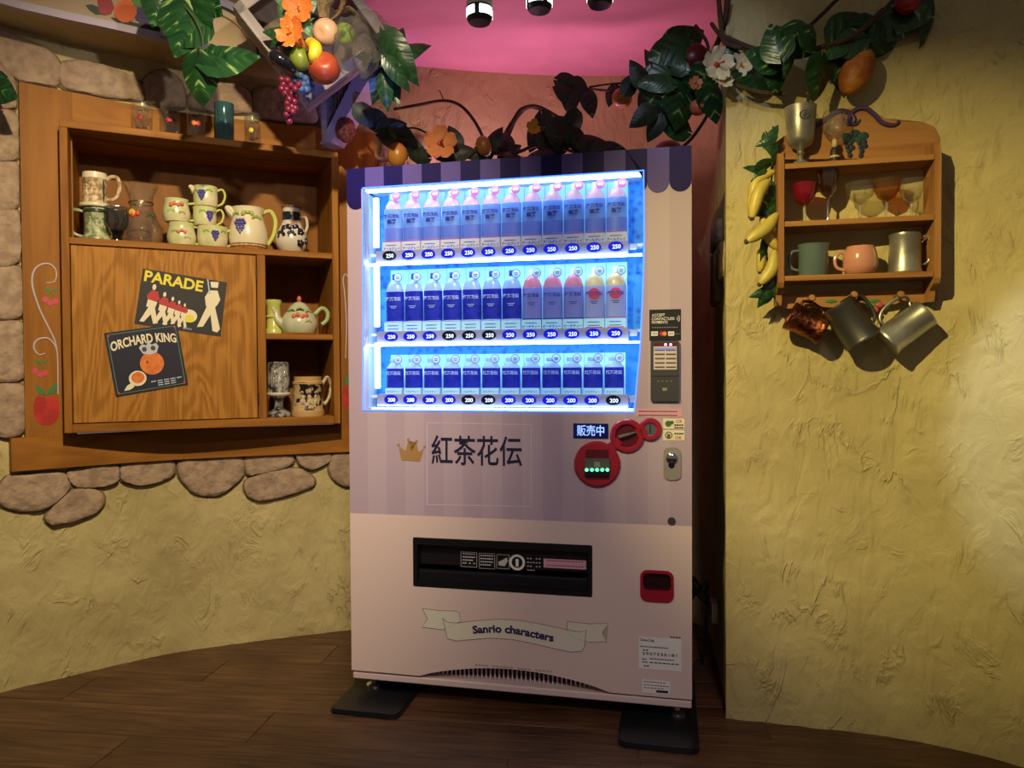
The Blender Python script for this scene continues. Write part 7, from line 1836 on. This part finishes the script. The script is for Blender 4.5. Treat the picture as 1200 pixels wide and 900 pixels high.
hanging('hammered copper mug hanging leftmost under the shelf', 'copper_mug', 945, 379, 33, 42, 62, M_COPPER, 0.055, [(0.94, 0), (1.0, 0.03), (0.98, 0.10), (0.90, 0.18), (0.92, 0.70), (1.05, 0.97), (1.06, 1.0)], [(0.85, 0.80), (1.35, 0.85), (1.55, 0.55), (1.30, 0.25), (0.88, 0.20)], yaw=0.2)
hanging('dark pewter mug hanging from the middle peg under the shelf', 'dark_mug', 996, 378, 43, 52, 34, M_PEWTD, 0.045, yaw=0.35)
hanging('shiny pewter tankard hanging at the right under the shelf', 'pewter_mug', 1061, 384, 38, 54, -52, M_PEWT, 0.045, yaw=-0.2, flip=-1, hnd=[(0.85, 0.88), (1.45, 0.95), (1.75, 0.75), (1.65, 0.40), (1.30, 0.24), (0.90, 0.22)])

# ------------------------------------------------------------------ banana garland beside the shelf
YB = 2.235
g = garland('banana_garland', 'string of plastic bananas and leaves hanging beside the small shelf', 'garland', 905, 150, YB)
vine([(906, 148, YB + 0.02), (907, 180, YB + 0.02), (902, 230, YB + 0.03), (898, 290, YB + 0.03), (905, 340, YB + 0.02), (911, 356, YB)], 0.003, g, M_STEMG)
M_BAN = mat('plastic_banana', '#cdb85c', 0.4, color2='#b8a850', vscale=12); M_BANT = mat('banana_tip', '#4a3c24', 0.7)
def banana(p0, p1, p2, rpx, Y):
    q = [parent_inv @ at_y(x, y, Y) for x, y in (p0, p1, p2)]
    bm = B(); r = rpx * kpx(Y)
    tube(bm, [q[0], q[0].lerp(q[1], 0.5) + (q[1] - (q[0] + q[2]) / 2) * 0.10, q[1], q[2].lerp(q[1], 0.5) + (q[1] - (q[0] + q[2]) / 2) * 0.10, q[2]], [r * 0.3, r * 0.8, r, r * 1.0, r * 0.85, r * 0.35], 10, n=4)
    o = obj('banana', bm, M_BAN, g, smooth=True, angle=80)
    bm = B(); ball(bm, q[2], r * 0.42, 7, 5); obj('tip', bm, M_BANT, o)
parent_inv = g.matrix_world.inverted()
banana((908, 201), (886, 214), (879, 254), 6.5, YB + 0.01); banana((901, 211), (889, 226), (881, 256), 7.5, YB - 0.03); banana((909, 216), (911, 228), (904, 238), 5.5, YB + 0.03)
banana((911, 250), (897, 268), (875, 283), 8.0, YB - 0.04); banana((894, 256), (899, 274), (911, 292), 7.0, YB - 0.01); banana((890, 292), (892, 306), (890, 319), 5.5, YB + 0.01); banana((908, 293), (904, 316), (890, 333), 7.5, YB - 0.03)
for a in (('p', 906, 158, 26, 60), ('p', 896, 166, 22, 200), ('p', 904, 172, 28, -70), ('p', 900, 192, 26, 20), ('p', 884, 197, 24, 170), ('p', 888, 206, 18, 220), ('g', 892, 244, 26, -150), ('p', 906, 245, 18, 30), ('p', 896, 294, 26, -100), ('p', 899, 345, 34, -120), ('p', 906, 340, 28, 50), ('p', 890, 344, 22, 200), ('p', 909, 185, 24, -100), ('p', 906, 222, 22, 100)):
    leaf(*a, YB - 0.005, g)

# ------------------------------------------------------------------ outlet and cord behind the machine
oq, oz = PR.hit(842, 716)
op, od, on_ = PR.at(oq)
M_OUT = mat('outlet_white', '#c9c2b6', 0.4)
t = thing('wall_outlet', 'small pale power outlet on the wall behind the machine', 'outlet', (op.x + on_.x * 0.004, op.y + on_.y * 0.004, oz), math.atan2(od.y, od.x))
bm = B(); bx(bm, (0, -0.012, 0), (0.075, 0.022, 0.075), 0.003); obj('box', bm, M_OUT, t)
bm = B(); bx(bm, (0.0, -0.030, 0.0), (0.026, 0.020, 0.030), 0.003); obj('plug', bm, M_BLACK, t)
P0 = Vector((op.x, op.y, oz)) + Vector((on_.x, on_.y, 0)) * 0.045
t = thing('power_cord', 'black power cord hanging from the outlet to the floor', 'cord', (P0.x, P0.y, 0))
bm = B(); tube(bm, [P0 - t.location, P0 + Vector((0.0, 0.01, -0.06)) - t.location, P0 + Vector((-0.005, 0.03, -0.20)) - t.location, P0 + Vector((-0.01, 0.05, -0.30)) - t.location, P0 + Vector((-0.015, 0.06, -0.45)) - t.location, Vector((-0.015, 0.07, 0.01))], 0.006, 8); obj('cable', bm, M_BLACK, t, smooth=True)
for i, (rr, dz) in enumerate(((0.055, 0.0), (0.05, 0.014), (0.052, 0.03), (0.046, 0.046))):
    bm = B(); tube(bm, [Vector((-0.01 + rr * 0.5 * math.cos(q), 0.06 + rr * math.sin(q), 0.26 + dz + 0.02 * math.sin(2 * q + i))) for q in [2 * PI * k / 10 for k in range(11)]], 0.006, 6, n=3); obj('cable_loop', bm, M_BLACK, t, smooth=True)
